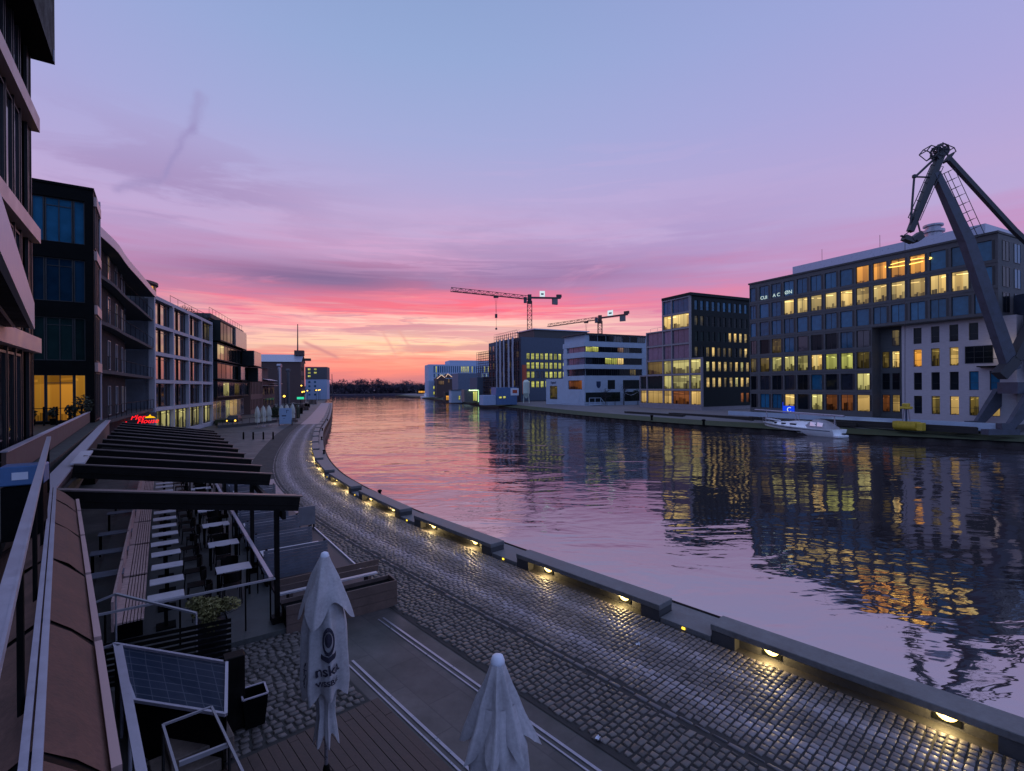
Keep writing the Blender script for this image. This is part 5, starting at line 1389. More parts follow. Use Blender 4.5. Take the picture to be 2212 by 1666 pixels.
for k, (x, y, Y) in enumerate(((556, 917, 76), (569, 913, 78), (581, 911, 80), (608, 912, 81), (620, 905, 84), (632, 905, 87))):
    p = W(x, y, Y); p.z = 0; lab = 'closed pale parasol on the plaza, %s' % ['leftmost of six', 'second from the left', 'third from the left', 'fourth from the left beside the banner', 'fifth from the left behind the banner', 'rightmost of six'][k]
    if k == 0: sp_.location = p; sp_['label'] = lab
    else: dup(sp_, p, k*.7, lab)
for k, (x0, x1, Y, lab) in enumerate(((586, 606, 96, 'dark clipped hedge behind the left group of pale parasols'), (634, 646, 100, 'dark clipped hedge right of the pale blue banner'))):
    pa, pb3 = W(x0, 900, Y), W(x1, 900, Y); pa.z = pb3.z = 0; md = (pa+pb3)/2; tp = thing('hedge', lab, 'hedge', md, 0)
    hw = (pb3-pa).length/2; leaf_cloud(900, (hw*1.15, .9, 1.5), (0, 0, 1.2), .16, random.Random(k+70)).build('foliage', M['leafdark'], tp, fixn=False)
    b = MB(); b.bevbox(-hw, hw, -.6, .6, 0, 2.2, .1); b.build('core', M['leafdark'], tp)
t = thing('banner_stand', 'pale blue advertising banner on a dark stand in front of the parasols', 'banner', G(617, 919), .15)
b = MB(); b.bevbox(-.95, .95, -.03, .03, .25, 2.75, .01); b.build('panel', simple('pale blue banner', (.30, .42, .62), .6, var=.05), t)
for x in (-1.0, .94):
    b = MB(); b.box(x, x+.06, -.12, .12, 0, .9); b.build('leg', M['black'], t)
b = MB(); b.box(-.55, .1, -.036, -.031, 1.45, 1.62); b.box(-.35, -.05, -.036, -.031, 1.1, 1.15); b.box(.12, .2, -.036, -.031, 1.95, 2.45); b.box(.2, .48, -.036, -.031, 2.36, 2.45); b.build('print', M['boat_blue'], t)
t = thing('plaza_platform', 'low raised platform with dark edge and short railing before the boxy office block', 'platform', G(520, 916), 0); o_ = t.location.copy()
P = [G(470, 925), G(523, 921), G(598, 912), G(606, 907), G(560, 898), G(470, 905)]
b = MB(); b.prism([(p.x, p.y) for p in P], .006, .42); b.build('deck', M['concrete_dark'], t, shift=o_)
b = MB()
for a, e in ((P[0], P[1]), (P[1], P[2]), (P[2], P[3])):
    b.tube(a+Vector((0, 0, 1.2)), e+Vector((0, 0, 1.2)), .03, 5)
    for j in range(5): p = a.lerp(e, j/5); b.tube((p.x, p.y, .42), (p.x, p.y, 1.2), .025, 5)
b.build('railing', M['black'], t, shift=o_)
def ramp_box(x, y, w, d, h, nm, lab, cat, mat):
    p = G(x, y); b = MB(); b.bevbox(-w/2, w/2, -d/2, d/2, 0, h, .03, Matrix.Translation(p) @ Matrix.Rotation(ang(dD), 4, 'Z')); return solo(nm, b, mat, lab, cat)
ramp_box(488, 916, 5.0, 2.2, .9, 'hedge_box', 'dark planted trough left of the plaza platform', 'planter', M['leafdark'])
t = thing('stone_pillar', 'dark wooden dolphin post on a squat base beside the pale road', 'post', G(693-62+3, 911), 0)
b = MB(); b.lathe([(.75, 0), (.75, .35), (.5, .5), (.42, 2.6), (.5, 2.8), (.45, 3.3), (.1, 3.4)], 12); b.build('shaft', M['wood_brown'], t)
b = MB(); b.lathe([(1.3, 3.0), (1.35, 3.1), (.2, 3.35)], 12); b.build('cap', M['timber'], t)
rr = random.Random(12)
for k, (x, y, lab) in enumerate(((648, 893, 'nearest clump of stacked terrace furniture along the left of the road'), (655, 886, 'second clump of stacked terrace furniture along the left of the road'), (664, 880, 'third dark clump of terrace furniture along the road'), (676, 873, 'farthest dark clump of terrace furniture along the road'))):
    p = G(x, y); b = MB()
    for j in range(9):
        dx, dy, z = rr.uniform(-1, 1), rr.uniform(-1.5, 1.5), rr.uniform(.4, 1.6); b.box(p.x+dx-.3, p.x+dx+.3, p.y+dy-.25, p.y+dy+.25, 0, z)
        b.box(p.x+dx-.34, p.x+dx+.34, p.y+dy-.3, p.y+dy+.3, z+.01, z+.06)
    solo('furniture_stack', b, M['wood_brown'] if k % 2 else M['black'], lab, 'furniture', 'stacked terrace furniture')
# small warm lamps along the far promenade
for k, (x, y, Y, c, lab) in enumerate(((614, 856, 120, 'e_warm', 'nearest warm lamp below the brick annex'), (651, 833, 190, 'e_warm', 'warm wall lamp high on the brick warehouse'), (653, 847, 190, 'e_warm', 'warm lamp low beside the warehouse corner'),
                                     (657, 846, 195, 'e_warm', 'second warm lamp low beside the warehouse corner'), (664, 844, 220, 'e_warm', 'warm lamp in front of the pale tower'), (683, 843, 230, 'e_warm', 'left one of the lamps at the end of the promenade'),
                                     (688, 843, 235, 'e_warm', 'middle one of the lamps at the end of the promenade'), (691, 842, 240, 'e_warm', 'right one of the lamps at the end of the promenade'))):
    p = W(x, y, Y); t = thing('promenade_lamp', lab, 'lamp', (p.x, p.y, 0), 0, 'warm lamps along the far promenade')
    b = MB(); b.tube((0, 0, 0), (0, 0, p.z-.25), .07, 6); b.build('post', M['black'], t)
    b = MB(); b.lathe([(.05, p.z-.25), (.32, p.z), (.05, p.z+.28)], 10); b.build('globe', M[c], t, smooth=True)
p = W(649, 860, 178); t = thing('shop_sign', 'small green lit shop sign under the brick warehouse', 'sign', (p.x, p.y, 0), 0)
b = MB(); b.box(-1.2, 1.2, -.1, .1, p.z-.4, p.z+.4); b.build('panel', M['e_green'], t); b = MB(); b.box(-.08, .08, .11, .25, 0, p.z); b.build('post', M['black'], t)
p = W(505, 896, 84); t = thing('parked_car', 'dark parked car with yellow headlights beside the plaza platform', 'car', (p.x, p.y, 0), ang(dD)+PI)
b = MB(); b.add([(-2, -.85, .35), (2, -.85, .35), (2, .85, .35), (-2, .85, .35), (-2, -.85, .85), (2.05, -.85, .75), (2.05, .85, .75), (-2, .85, .85), (-1.6, -.72, 1.4), (.5, -.72, 1.42), (.5, .72, 1.42), (-1.6, .72, 1.4), (1.1, -.82, .92), (1.1, .82, .92)],
   [(0, 3, 2, 1), (0, 1, 5, 12, 4), (3, 7, 13, 6, 2), (1, 2, 6, 5), (0, 4, 7, 3), (4, 12, 9, 8), (7, 11, 10, 13), (8, 9, 10, 11), (9, 12, 13, 10), (12, 5, 6, 13), (4, 8, 11, 7)]); b.build('body', M['crane_dark'], t)
for y in (-.6, .6): b = MB(); b.lathe([(.14, 0), (.02, .06)], 10, (0, 0, 0)); o = b.build('headlight', M['e_warm'], t); o.location = (2.05, y, .68); o.rotation_euler = (0, PI/2, 0)
for x in (-1.3, 1.3):
    for y in (-.86, .7): b = MB(); b.tube((x, y, .33), (x, y+.16, .33), .33, 14); b.build('wheel', M['black'], t)
# ---------------------------------------------------------------- far bank: terrain and sheet piling
BK = catmull([(140, -26, 0), (95, 20, 0), (58.7, 58.1, 0), (46.2, 69.2, 0), (38.7, 79, 0), (31.0, 88.5, 0), (22.5, 104, 0), (12.5, 127, 0), (-1, 167, 0), (-20, 220, 0), (-45, 290, 0), (-72, 365, 0), (-105, 450, 0)], 3.0)
def bnorm(i):
    a = BK[max(0, i-2)]; e = BK[min(len(BK)-1, i+2)]; d = (e-a).normalized(); return Vector((d.y, -d.x, 0))
def bank_strip(o0, z0, o1, z1):
    b = MB(); vs = []
    for i, p in enumerate(BK): n = bnorm(i); vs += [p+n*o0+Vector((0, 0, z0)), p+n*o1+Vector((0, 0, z1))]
    b.add(vs, [(2*k, 2*k+1, 2*k+3, 2*k+2) for k in range(len(BK)-1)]); return b
def bk_near(P):
    P = Vector((P[0], P[1], 0)); i = min(range(len(BK)), key=lambda k: (BK[k]-P).length); return i
struct('grass_bank', bank_strip(0, -1.0, 5.5, -.55), M['grass'])
struct('far_quay', bank_strip(5.5, -.55, 12, .2), M['gravel'])
b = MB(); vs = []
for i, p in enumerate(BK): n = bnorm(i); a = p+n*12; vs += [(a.x, a.y, .2), (a.x+1600, a.y+250, .2)]
b.add(vs, [(2*k, 2*k+1, 2*k+3, 2*k+2) for k in range(len(BK)-1)]); struct('far_ground', b, M['gravel'])
b = MB(); vs = []; k = 0; prev = None
# folded sheet piling
pts = []
for i in range(len(BK)-1):
    n = bnorm(i); L_ = (BK[i+1]-BK[i]).length; m_ = max(1, int(L_/.62)) if BK[i].y < 170 else 1
    for j in range(m_): pts.append((BK[i].lerp(BK[i+1], j/m_), n))
for k, (p, n) in enumerate(pts):
    o = n*(-.16 if (k//2) % 2 else .12) if p.y < 170 else Vector((0, 0, 0))
    vs += [(p.x+o.x, p.y+o.y, -.98), (p.x+o.x, p.y+o.y, -2.6)]
b.add(vs, [(2*k, 2*k+1, 2*k+3, 2*k+2) for k in range(len(pts)-1)]); struct('sheet_pile_wall', b, M['pile'])
b = MB(); vs = []
for i, p in enumerate(BK): n = bnorm(i); vs += [p-n*.2+Vector((0, 0, -.96)), p+n*.25+Vector((0, 0, -.96)), p-n*.2+Vector((0, 0, -1.08))]
b.add(vs, [(3*k, 3*k+1, 3*k+4, 3*k+3) for k in range(len(BK)-1)]+[(3*k+2, 3*k, 3*k+3, 3*k+5) for k in range(len(BK)-1)]); struct('pile_capping', b, M['black'])
b = MB(); b.add([(-420, 470, -.3), (500, 470, -.3), (500, 3000, 6), (-1200, 3000, 6), (-420, 470, WZ-1), (500, 470, WZ-1)], [(0, 1, 2, 3), (4, 5, 1, 0)]); struct('far_shore', b, M['hill'])

# ---------------------------------------------------------------- grey office block (nearest on the far bank)
eA = Vector((.453, -.8915, 0)).normalized(); pA = Vector((45.4, 95.7, 0))
t = building('grey_office', 'long grey brick office block with rows of tall lit and blue windows', pA, eA, .6)
b = MB()
top0 = 24.3
rowz = [(1.0+r*3.33, 3.6+r*3.33) for r in range(7)]
cx = [.63+2.42*k for k in range(15)]
cols = [(x-.92, x+.92) for x in cx]; cols[0] = (.12, 1.3)
I4 = Matrix.Identity(4)
# upper three storeys full length, lower four only the left part
grid(b, I4, 0, 36.0, 14.05, top0, cols, rowz[4:], .32)
grid(b, I4, 0, 21.3, 0, 14.048, cols[:9], rowz[:4], .32)
b.box(0.01, 36.0, .322, 16, 14.06, top0); b.box(.01, 21.3, .322, 16, 0, 14.04); b.box(21.302, 24.6, 2.4, 16, 0, 14.04)
for z in [r[0]-.2 for r in rowz[1:]]:
    b.box(0, 21.2 if z < 14 else 36.0, -.05, -.002, z-.16, z+.06)
b.box(21.31, 36.0, .05, 15.9, 13.86, 14.045)
b.build('wall', M['grey_clad'], t)
b = MB(); b.box(0.02, 24.6, .03, 16, -1.5, -.002); b.build('plinth', M['concrete_dark'], t)
b = MB(); b.box(-.15, 36.1, -.18, 16, top0+.002, top0+.28); b.build('roof_edge', M['concrete_dark'], t)
b = MB(); b.box(7.2, 34.0, 2.2, 14, top0+.284, top0+2.1); b.build('penthouse', M['roofmetal'], t)
b = MB(); b.lathe([(1.0, 2.1), (1.0, 2.8), (1.35, 2.85), (1.35, 3.2), (.9, 3.25), (.9, 3.7), (1.2, 3.75), (1.2, 4.0), (.1, 4.1)], 18, (27.5, 4, top0)); b.build('roof_vent', M['steel'], t)
for x in (12, 21, 31):
    b = MB(); b.tube((x, 3, top0+2.1), (x, 3, top0+4.2), .03, 5); b.build('aerial', M['black'], t)
rA = random.Random(11)
def paneA(k, r):
    R_ = 7-r      # counted from the top, 1..7
    if R_ == 1: return M['lit_w'] if k in (8, 9, 10, 11) else M['gl_blue']
    if R_ == 2: return M['lit'] if 3 <= k <= 13 else M['gl_blue']
    if R_ == 3: return M['gl_blue']
    if R_ == 4: return M['lit_dim'] if k == 2 else pick([M['gl_dark'], M['gl_soft'], M['gl_blue'], M['gl_dark']], k*3+1)
    if R_ == 5: return {0: M['lit_dim'], 1: M['lit_dim'], 2: M['lit_mix'], 3: M['lit_mix'], 4: M['lit_mix'], 5: M['lit'], 6: M['lit_y'], 7: M['lit_y'], 8: M['lit_dim']}[k]
    if R_ == 6: return pick([M['gl_dark'], M['gl_soft'], M['lit_mix'], M['gl_soft'], M['gl_dark'], M['gl_blue']], k) if k != 2 else M['gl_dark']
    return {0: M['gl_dark'], 1: M['gl_blue'], 2: M['gl_blue'], 3: M['lit'], 4: M['gl_dark'], 5: M['lit_mix'], 6: M['lit_br'], 7: M['lit_br'], 8: M['lit_cream']}[k]
for r in range(7):
    for k in range(9 if r < 4 else 15):
        a, e = cols[k]; z0, z1 = rowz[r]
        gapl = rA.random() < .5
        window(t, Tm(a+.01, .16, z0), e-a-.02, z1-z0, paneA(k, r), 2 if rA.random() < .6 else 1, 1)
for r in range(7):
    for k in range(9 if r < 4 else 15):
        a, e = cols[k]; z0, z1 = rowz[r]
        b = MB(); b.box(e+.03, e+.30, -.012, -.003, z0+.1, z1-.05); b.build('shutter', M['frame_dark'], t)
for r in range(4, 7):
    for k in range(4):
        window(t, Tm(36.06, 1.2+k*3.4, rowz[r][0], PI/2), 2.0, rowz[r][1]-rowz[r][0], M['gl_blue'] if k % 2 else M['gl_dark'], 2, 1)
# tall windows in the recess under the overhang
for (x, z0, z1, pm) in ((21.55, 7.7, 10.2, M['lit_dim']), (22.9, 7.7, 10.2, M['lit']), (22.9, 11.0, 13.4, M['lit_dim']), (21.55, 1.0, 3.6, M['lit_br']), (22.9, 1.0, 3.6, M['lit_cream']), (21.55, 4.4, 6.9, M['gl_dark']), (22.9, 4.4, 6.9, M['gl_dark'])):
    window(t, Tm(x, 2.33, z0), 1.0, z1-z0, pm, 1, 2)
# ring lamp in the top right room: seen through the panes, so it hangs just before the glass line as real tube
n = 30; P = []; RL = {}
for k in range(n): a = 2*PI*k/n; P.append(Vector((26.1+2.9*math.cos(a), -.02+.16*math.sin(a), rowz[6][0]+1.75+.33*math.sin(a))))
for k in range(n):
    p, e = P[k], P[(k+1) % n]; mid = (p.x+e.x)/2
    for ci, c in enumerate(cols):
        if c[0]+.02 < mid < c[1]-.02: RL.setdefault((ci, math.sin(2*PI*(k+.5)/n) > 0), MB()).tube(p, e, .055, 6)
for rb in RL.values(): rb.build('ring_lamp', M['e_ring'], t)
def face_text(body, par, x, z, h, mat, y=-.03, depth=.02, nm='letters', shear=0):
    tm = text_mb(body, 1.0, depth, shear); xs = [v[0] for v in tm.v]; ys = [v[1] for v in tm.v]; k = h/(max(ys)-min(ys)); m_ = (max(xs)+min(xs))/2; y0 = min(ys)
    b = MB(); b.add([((v[0]-m_)*k+x, y-v[2]*.6, (v[1]-y0)*k+z) for v in tm.v], tm.f); return b.build(nm, mat, par, fixn=False)
face_text('CUI', t, cx[1], rowz[6][0]+.12, .6, M['e_white'], -.05)
face_text('A C', t, cx[2]+.1, rowz[6][0]+.2, .6, M['e_white'], -.05)
face_text('\u00d8N', t, cx[3], rowz[6][0]+.3, .62, M['e_white'], -.05)
sg = thing('light_box', 'small bright blue light box with white letter C at the foot of the grey office', 'sign', t.matrix_basis @ Vector((cx[3], -.4, .25)), ang(eA))
b = MB(); b.box(-1.0, 1.0, 0, .3, 0, 1.25); b.build('box', M['e_blue'], sg); face_text('C', sg, .2, .2, .85, M['e_white'], -.02)
b = MB(); b.box(-1.0, -.9, -.02, .0, 0, 1.9); b.build('side_glow', M['e_blue'], sg)

# white brick part under the overhang
pB = pA+eA*24.7+Vector((-eA.y, eA.x, 0))*1.2
t = building('white_brick_office', 'white brick office front with narrow windows below the grey overhang', pB, eA, .6)
wc = [2.0+2.12*k for k in range(5)]; cols2 = [(x-.5, x+.5) for x in wc]
rows2 = [(.95, 3.5), (4.35, 6.85), (7.7, 10.2), (11.0, 13.3)]
b = MB(); grid(b, I4, 0, 12.6, 0, 13.85, cols2, rows2, .3, skip=((3, 2), (4, 2))); b.box(.01, 12.6, .302, 12, 0, 13.84)
b.build('wall', M['white_brick'], t)
b = MB(); b.box(.02, 12.6, .03, 12, -1.5, -.002); b.build('plinth', M['concrete_dark'], t)
lit2 = {(0, 2): 'lit_w', (2, 2): 'lit', (1, 2): 'lit_dim', (1, 0): 'lit_dim', (2, 0): 'lit_cream', (3, 0): 'lit_dim', (4, 0): 'lit_cream', (3, 1): 'gl_blue', (4, 1): 'gl_blue'}
for c, (a, e) in enumerate(cols2):
    for r, (z0, z1) in enumerate(rows2):
        if (c, r) in ((3, 2), (4, 2)): continue
        window(t, Tm(a+.01, .15, z0), e-a-.02, z1-z0, M[lit2.get((c, r), 'gl_dark')], 1, 2, trans=.38)
window(t, Tm(7.45, -.06, 7.9), 2.9, 2.3, M['gl_dark'], 3, 3)
b = MB(); b.box(9.0, 12.0, -1.0, -.002, 7.35, 7.5); b.build('balcony_slab', M['black'], t)
b = MB(); b.tube((9.0, -1.0, 8.4), (12.0, -1.0, 8.4), .03, 5); b.build('balcony_rail', M['black'], t)
face_text('dock', t, 11.55, 9.45, .5, M['e_white'], -.06, .03); face_text('14', t, 11.6, 8.3, .95, M['e_white'], -.06, .03)
l = bpy.data.lights.new('sign light', 'POINT'); l.energy = 60; l.color = (1, .82, .55); l.shadow_soft_size = .3
lo = bpy.data.objects.new('sign_light', l); C.objects.link(lo); lo.location = t.matrix_basis @ Vector((11.6, -.9, 9.4))
# low wall, timber stacks and lit strip on the bank before it
b = MB(); yA = Vector((-eA.y, eA.x, 0)); p0 = pA+eA*-2-yA*3.4; p1 = pA+eA*38-yA*3.4
b.beam(p0+Vector((0, 0, .45)), p1+Vector((0, 0, .45)), .5, .95); solo('retaining_wall', b, M['white_conc'], 'long pale low wall at the foot of the grey office', 'wall')
for k in range(2):
    b = MB(); p0 = pA+eA*(17+k*4.6)-yA*3.9; b.beam(p0+Vector((0, 0, .1)), p0+eA*3.4+Vector((0, 0, .1)), .12, .16); solo('light_strip', b, M['e_sign'], '%s short glowing strip at the base of the pale low wall' % ('left' if k == 0 else 'right'), 'lamp', 'glowing strips')
for k, (x0, x1, o, h) in enumerate(((-14, 6, 7.4, .55), (4, 22, 6.4, .6), (16, 36, 5.4, .8), (-26, -8, 9.2, .4))):
    b = MB()
    for j in range(4):
        p0 = pA+eA*(x0+R.uniform(0, .6))-yA*(o-j*.32); z = -.35+(j % 2)*h*.5
        b.beam(p0+Vector((0, 0, z+h*.25)), p0+eA*(x1-x0-R.uniform(0, 1))+Vector((0, 0, z+h*.25)), .28, h*.48)
    solo('timber_stack', b, M['timber'], 'long dark timber stack on the far bank, %s' % ['left part behind the yacht bow', 'behind the yacht', 'right part behind the yellow grab', 'farthest left before the stepped block'][k], 'timber', 'timber stacks on the far bank')

# ---------------------------------------------------------------- stepped block with dark side wall
eB = Vector((.442, -.897, 0)); pC_ = Vector((42.6, 113, 0))
t = building('stepped_office', 'stepped office block with stone grid front and dark window studded side', pC_, eB, 1.0)
hs = 3.62
segs = [(-3.4, 0.0, 3), (-9.1, -3.4, 7), (-12.1, -9.1, 7), (-17.95, -12.1, 5), (-20.6, -17.95, 2)]
b = MB(); w_ = .32
for (x0, x1, nf) in segs:
    for r in range(nf): b.box(x0+w_/2, x1-w_/2, 0, .5, r*hs, r*hs+.42)
    b.box(x0+w_/2, x1-w_/2, 0, .5, nf*hs, nf*hs+.3)
edges = [(0.0, 3), (-3.4, 7), (-9.1, 7), (-12.1, 7), (-17.95, 5), (-20.6, 2)]
for x, nf in edges: b.box(x-w_/2, x+w_/2, -.02, .52, 0, nf*hs+.32)
b.build('facade_frame', M['frame_stone'], t)
b = MB(); b.box(-20.6, -.17, .9, 24, 0, 2*hs); b.box(-17.9, -.17, .9, 24, 2*hs, 3*hs-.01); b.box(-17.9, -3.57, .9, 24, 3*hs, 5*hs); b.box(-12.05, -3.57, .9, 24, 5*hs, 7*hs); b.box(-3.56, .1, .9, 24, 3*hs-.005, 3*hs+.1)
b.build('core', M['dark_clad'], t)
b = MB(); b.box(-12.3, -2.9, -.1, 24.2, 7*hs+.35, 7*hs+1.0); b.build('roof_edge', M['dark_clad'], t)
b = MB(); b.tube((-17.5, 1, 5*hs+1.3), (-12.6, 1, 5*hs+1.3), .03, 5)
for x in (-17.5, -15, -12.6): b.tube((x, 1, 5*hs+.3), (x, 1, 5*hs+1.3), .03, 5)
b.build('terrace_rail', M['steel'], t)
litB = {(0, 0): 'lit_cream', (0, 1): 'lit_mix', (0, 2): 'lit_mix', (1, 0): 'lit_br', (1, 1): 'lit_mix', (1, 2): 'lit_mix', (1, 3): 'gl_lav', (1, 4): 'gl_lav', (1, 5): 'lit', (1, 6): 'gl_blue',
        (2, 0): 'lit_cream', (2, 1): 'lit_mix', (2, 2): 'lit_mix', (2, 3): 'gl_lav', (2, 4): 'gl_lav', (2, 5): 'lit', (2, 6): 'gl_blue',
        (3, 0): 'lit_cream', (3, 1): 'gl_green', (3, 2): 'lit_dim', (3, 3): 'gl_lav', (3, 4): 'gl_lav', (4, 0): 'lit_cream', (4, 1): 'gl_green'}
for i, (x0, x1, nf) in enumerate(segs):
    for r in range(nf):
        nm = litB[(i, r)]
        window(t, Tm(x0+w_/2+.02, .30, r*hs+.43), x1-x0-w_-.04, hs-.45, M[nm], 3 if x1-x0 > 4 else 2, 1)
b = MB(); b.box(-20.7, .06, .03, 24, -1.8, -.002); b.build('plinth', M['frame_stone'], t)
# side wall, outward +x
rowS = [(r*hs+.75, r*hs+3.0) for r in range(7)]
MS = Matrix.Translation((.12, .55, 0)) @ Matrix.Rotation(PI/2, 4, 'Z'); MS2 = Matrix.Translation((-3.28, .55, 0)) @ Matrix.Rotation(PI/2, 4, 'Z')
colS = [(1.0+i*1.86, 2.05+i*1.86) for i in range(12)]
b = MB(); grid(b, MS, 0, 23.6, 0, 3*hs, colS, rowS[:3], .28, skip=tuple((i, 0) for i in range(6))); grid(b, MS2, 0, 23.6, 3*hs, 7*hs+.3, colS, rowS[3:], .28)
b.build('side_wall', M['dark_clad'], t)
for r in range(7):
    Mx = MS if r < 3 else MS2
    for i, (a, e) in enumerate(colS):
        if r == 0:
            if i < 6: continue
            pm = 'lit_br'
        elif r in (1, 2): pm = pick(['lit', 'lit', 'lit_mix', 'lit', 'lit_dim', 'lit'], i*5+r)
        elif r == 3: pm = pick(['lit_dim', 'gl_dark', 'lit_dim', 'lit', 'lit_dim', 'lit_dim'], i)
        elif r == 4: pm = 'lit' if i >= 6 else 'gl_green'
        elif r == 5: pm = 'lit_dim' if i < 2 else 'gl_dark'
        else: pm = 'gl_blue'
        window(t, Mx @ Matrix.Translation((a+.01, .12, rowS[r][0])), e-a-.02, rowS[r][1]-rowS[r][0], M[pm], 1, 2, trans=.3)

# ---------------------------------------------------------------- white terraced office
pD = Vector((20.9, 145, 0))
t = building('white_terraced_office', 'white terraced office with long dark window bands and dark lettering low on its front', pD, eB, .6)
# local x towards the camera along the water (negative = away), local y inland
b = MB()
fl = [(7.6, 8.3), (10.3, 11.6), (13.6, 15.2), (16.8, 18.2)]
for z0, z1 in fl: b.box(-11.5, 0, 0, 24, z0, z1)
b.box(-11.5, -.25, .6, 24, 18.202, 20.3)
for z0, z1 in ((8.302, 10.298), (11.602, 13.598), (15.202, 16.798)): b.box(-11.3, -.45, .7, 24, z0, z1); b.box(-.449, -.02, 21.5, 24, z0, z1); b.box(-11.3, -9.5, .1, .699, z0, z1)
# lower block with openings
grid(b, I4, -22, 0, 0, 7.598, [(-19.5, -15.2), (-8.6, -1.2)], [(4.3, 7.0)], .4, skip=((0, 0),))
b.build('wall', M['white_conc'], t)
for o in (t,):
    b = MB(); b.box(-11.6, .3, -.3, 24.2, 20.302, 20.62); b.build('roof', M['concrete_dark'], t)
b = MB(); b.box(-22, -.02, .42, 24, .0, 7.59); b.build('core', M['dark_clad'], t)
b = MB(); b.box(-22, -.05, .03, 24, -1.5, -.002); b.build('plinth', M['white_conc'], t)
window(t, Tm(-8.5, .2, 4.35), 7.2, 2.6, M['lit_br'], 3, 1)
window(t, Tm(-19.4, -.06, 1.2), 4.4, 4.2, M['lit_dim'], 3, 1)
for (z0, z1, pm) in ((8.31, 10.29, 'gl_soft'), (11.61, 13.59, 'gl_lav'), (15.21, 16.79, 'gl_lav')):
    for i in range(3): window(t, Tm(-9.4+i*3.0, .5, z0), 2.95, z1-z0, M[pm], 3, 1)
# side facing the camera, outward +x
MSd = Matrix.Rotation(PI/2, 4, 'Z')
b = MB(); grid(b, Matrix.Translation((.0, 0, 0)) @ MSd, .41, 24, 3.4, 7.598, [(8.3, 11.0), (14.0, 22.0)], [(4.3, 7.0)], .3); b.box(-.3, 0, 12.9, 14.5, .02, 3.398); b.box(-.3, 0, 22.4, 24, .02, 3.398); b.box(-.3, .0, .41, 24, 0, .6)
b.build('side_wall', M['white_conc'], t)
window(t, MSd @ Matrix.Translation((8.35, .12, 4.32)), 2.6, 2.65, M['gl_dark'], 1, 1); window(t, MSd @ Matrix.Translation((14.05, .12, 4.32)), 7.9, 2.65, M['gl_dark'], 4, 1)
for r, (z0, z1) in enumerate(((8.31, 10.29), (11.61, 13.59), (15.21, 16.79))):
    for i in range(9):
        pm = {(2, 0): 'lit_y', (2, 1): 'lit_y', (1, 3): 'lit_y', (1, 4): 'lit_y', (1, 5): 'lit', (0, 7): 'lit_dim'}.get((r, i), pick(['gl_dark', 'gl_dark', 'gl_soft', 'gl_dark', 'curtain'], i*3+r*2) if r else 'gl_dark')
        window(t, Matrix.Translation((-.3, 0, 0)) @ MSd @ Matrix.Translation((.75+i*2.3, 0, z0)), 2.26, z1-z0, M[pm], 3, 1)
for i in range(7): window(t, Matrix.Translation((-.16, 0, 0)) @ MSd @ Matrix.Translation((2+i*3.0, .0, 18.4)), 2.8, 1.7, M['gl_dark'] if i % 3 else M['gl_soft'], 3, 1)
face_text('Kyjimel', t, -17.3, 5.9, .95, M['boat_blue'], -.05, .05)
b = MB(); s_ = [(-.75, 1.0), (.75, 1.0), (.75, -.2), (.45, -.8), (0, -1.0), (-.45, -.8), (-.75, -.2)]
b.add([(.06, 5.0+x, 5.6+z) for x, z in s_]+[(.01, 5.0+x, 5.6+z) for x, z in s_], [tuple(range(7)), tuple(range(13, 6, -1))]+[(k, (k+1) % 7, 7+(k+1) % 7, 7+k) for k in range(7)]); b.build('crest', M['boat_blue'], t)
for a, e in (((-3.0, .2, .6), (-2.0, .2, 4.0)), ((-1.0, .2, .6), (-2.0, .2, 4.0))):
    b = MB(); b.beam(a, e, .4, .5); b.build('strut', M['white_conc'], t)
tl_ = thing('stair_landing', 'white tube framed landing in front of the white office', 'stairs', t.matrix_basis @ Vector((1.0, 3.0, -.4)), ang(eB)); 
b = MB()
for y in (-2, 0, 2): b.tube((0, y, 0), (0, y, 2.2), .09, 6)
b.tube((0, -2, 2.2), (0, 2, 2.2), .09, 6); b.tube((0, -2, .3), (0, 2, .3), .09, 6); b.tube((0, 2, 2.2), (1, 3.2, .1), .08, 6); b.build('frame', M['white_conc'], tl_)
b = MB(); b.box(.1, 1.2, -2, 2, .2, .3); b.build('tread', M['white_conc'], tl_)
b = MB(); p0 = t.matrix_basis @ Vector((1.5, 7, -.4)); p1 = t.matrix_basis @ Vector((3.2, 30, -.4)); b.beam(p0+Vector((0, 0, .45)), p1+Vector((0, 0, .45)), .4, .95)
solo('garden_wall', b, M['white_conc'], 'low white garden wall right of the white landing', 'wall')

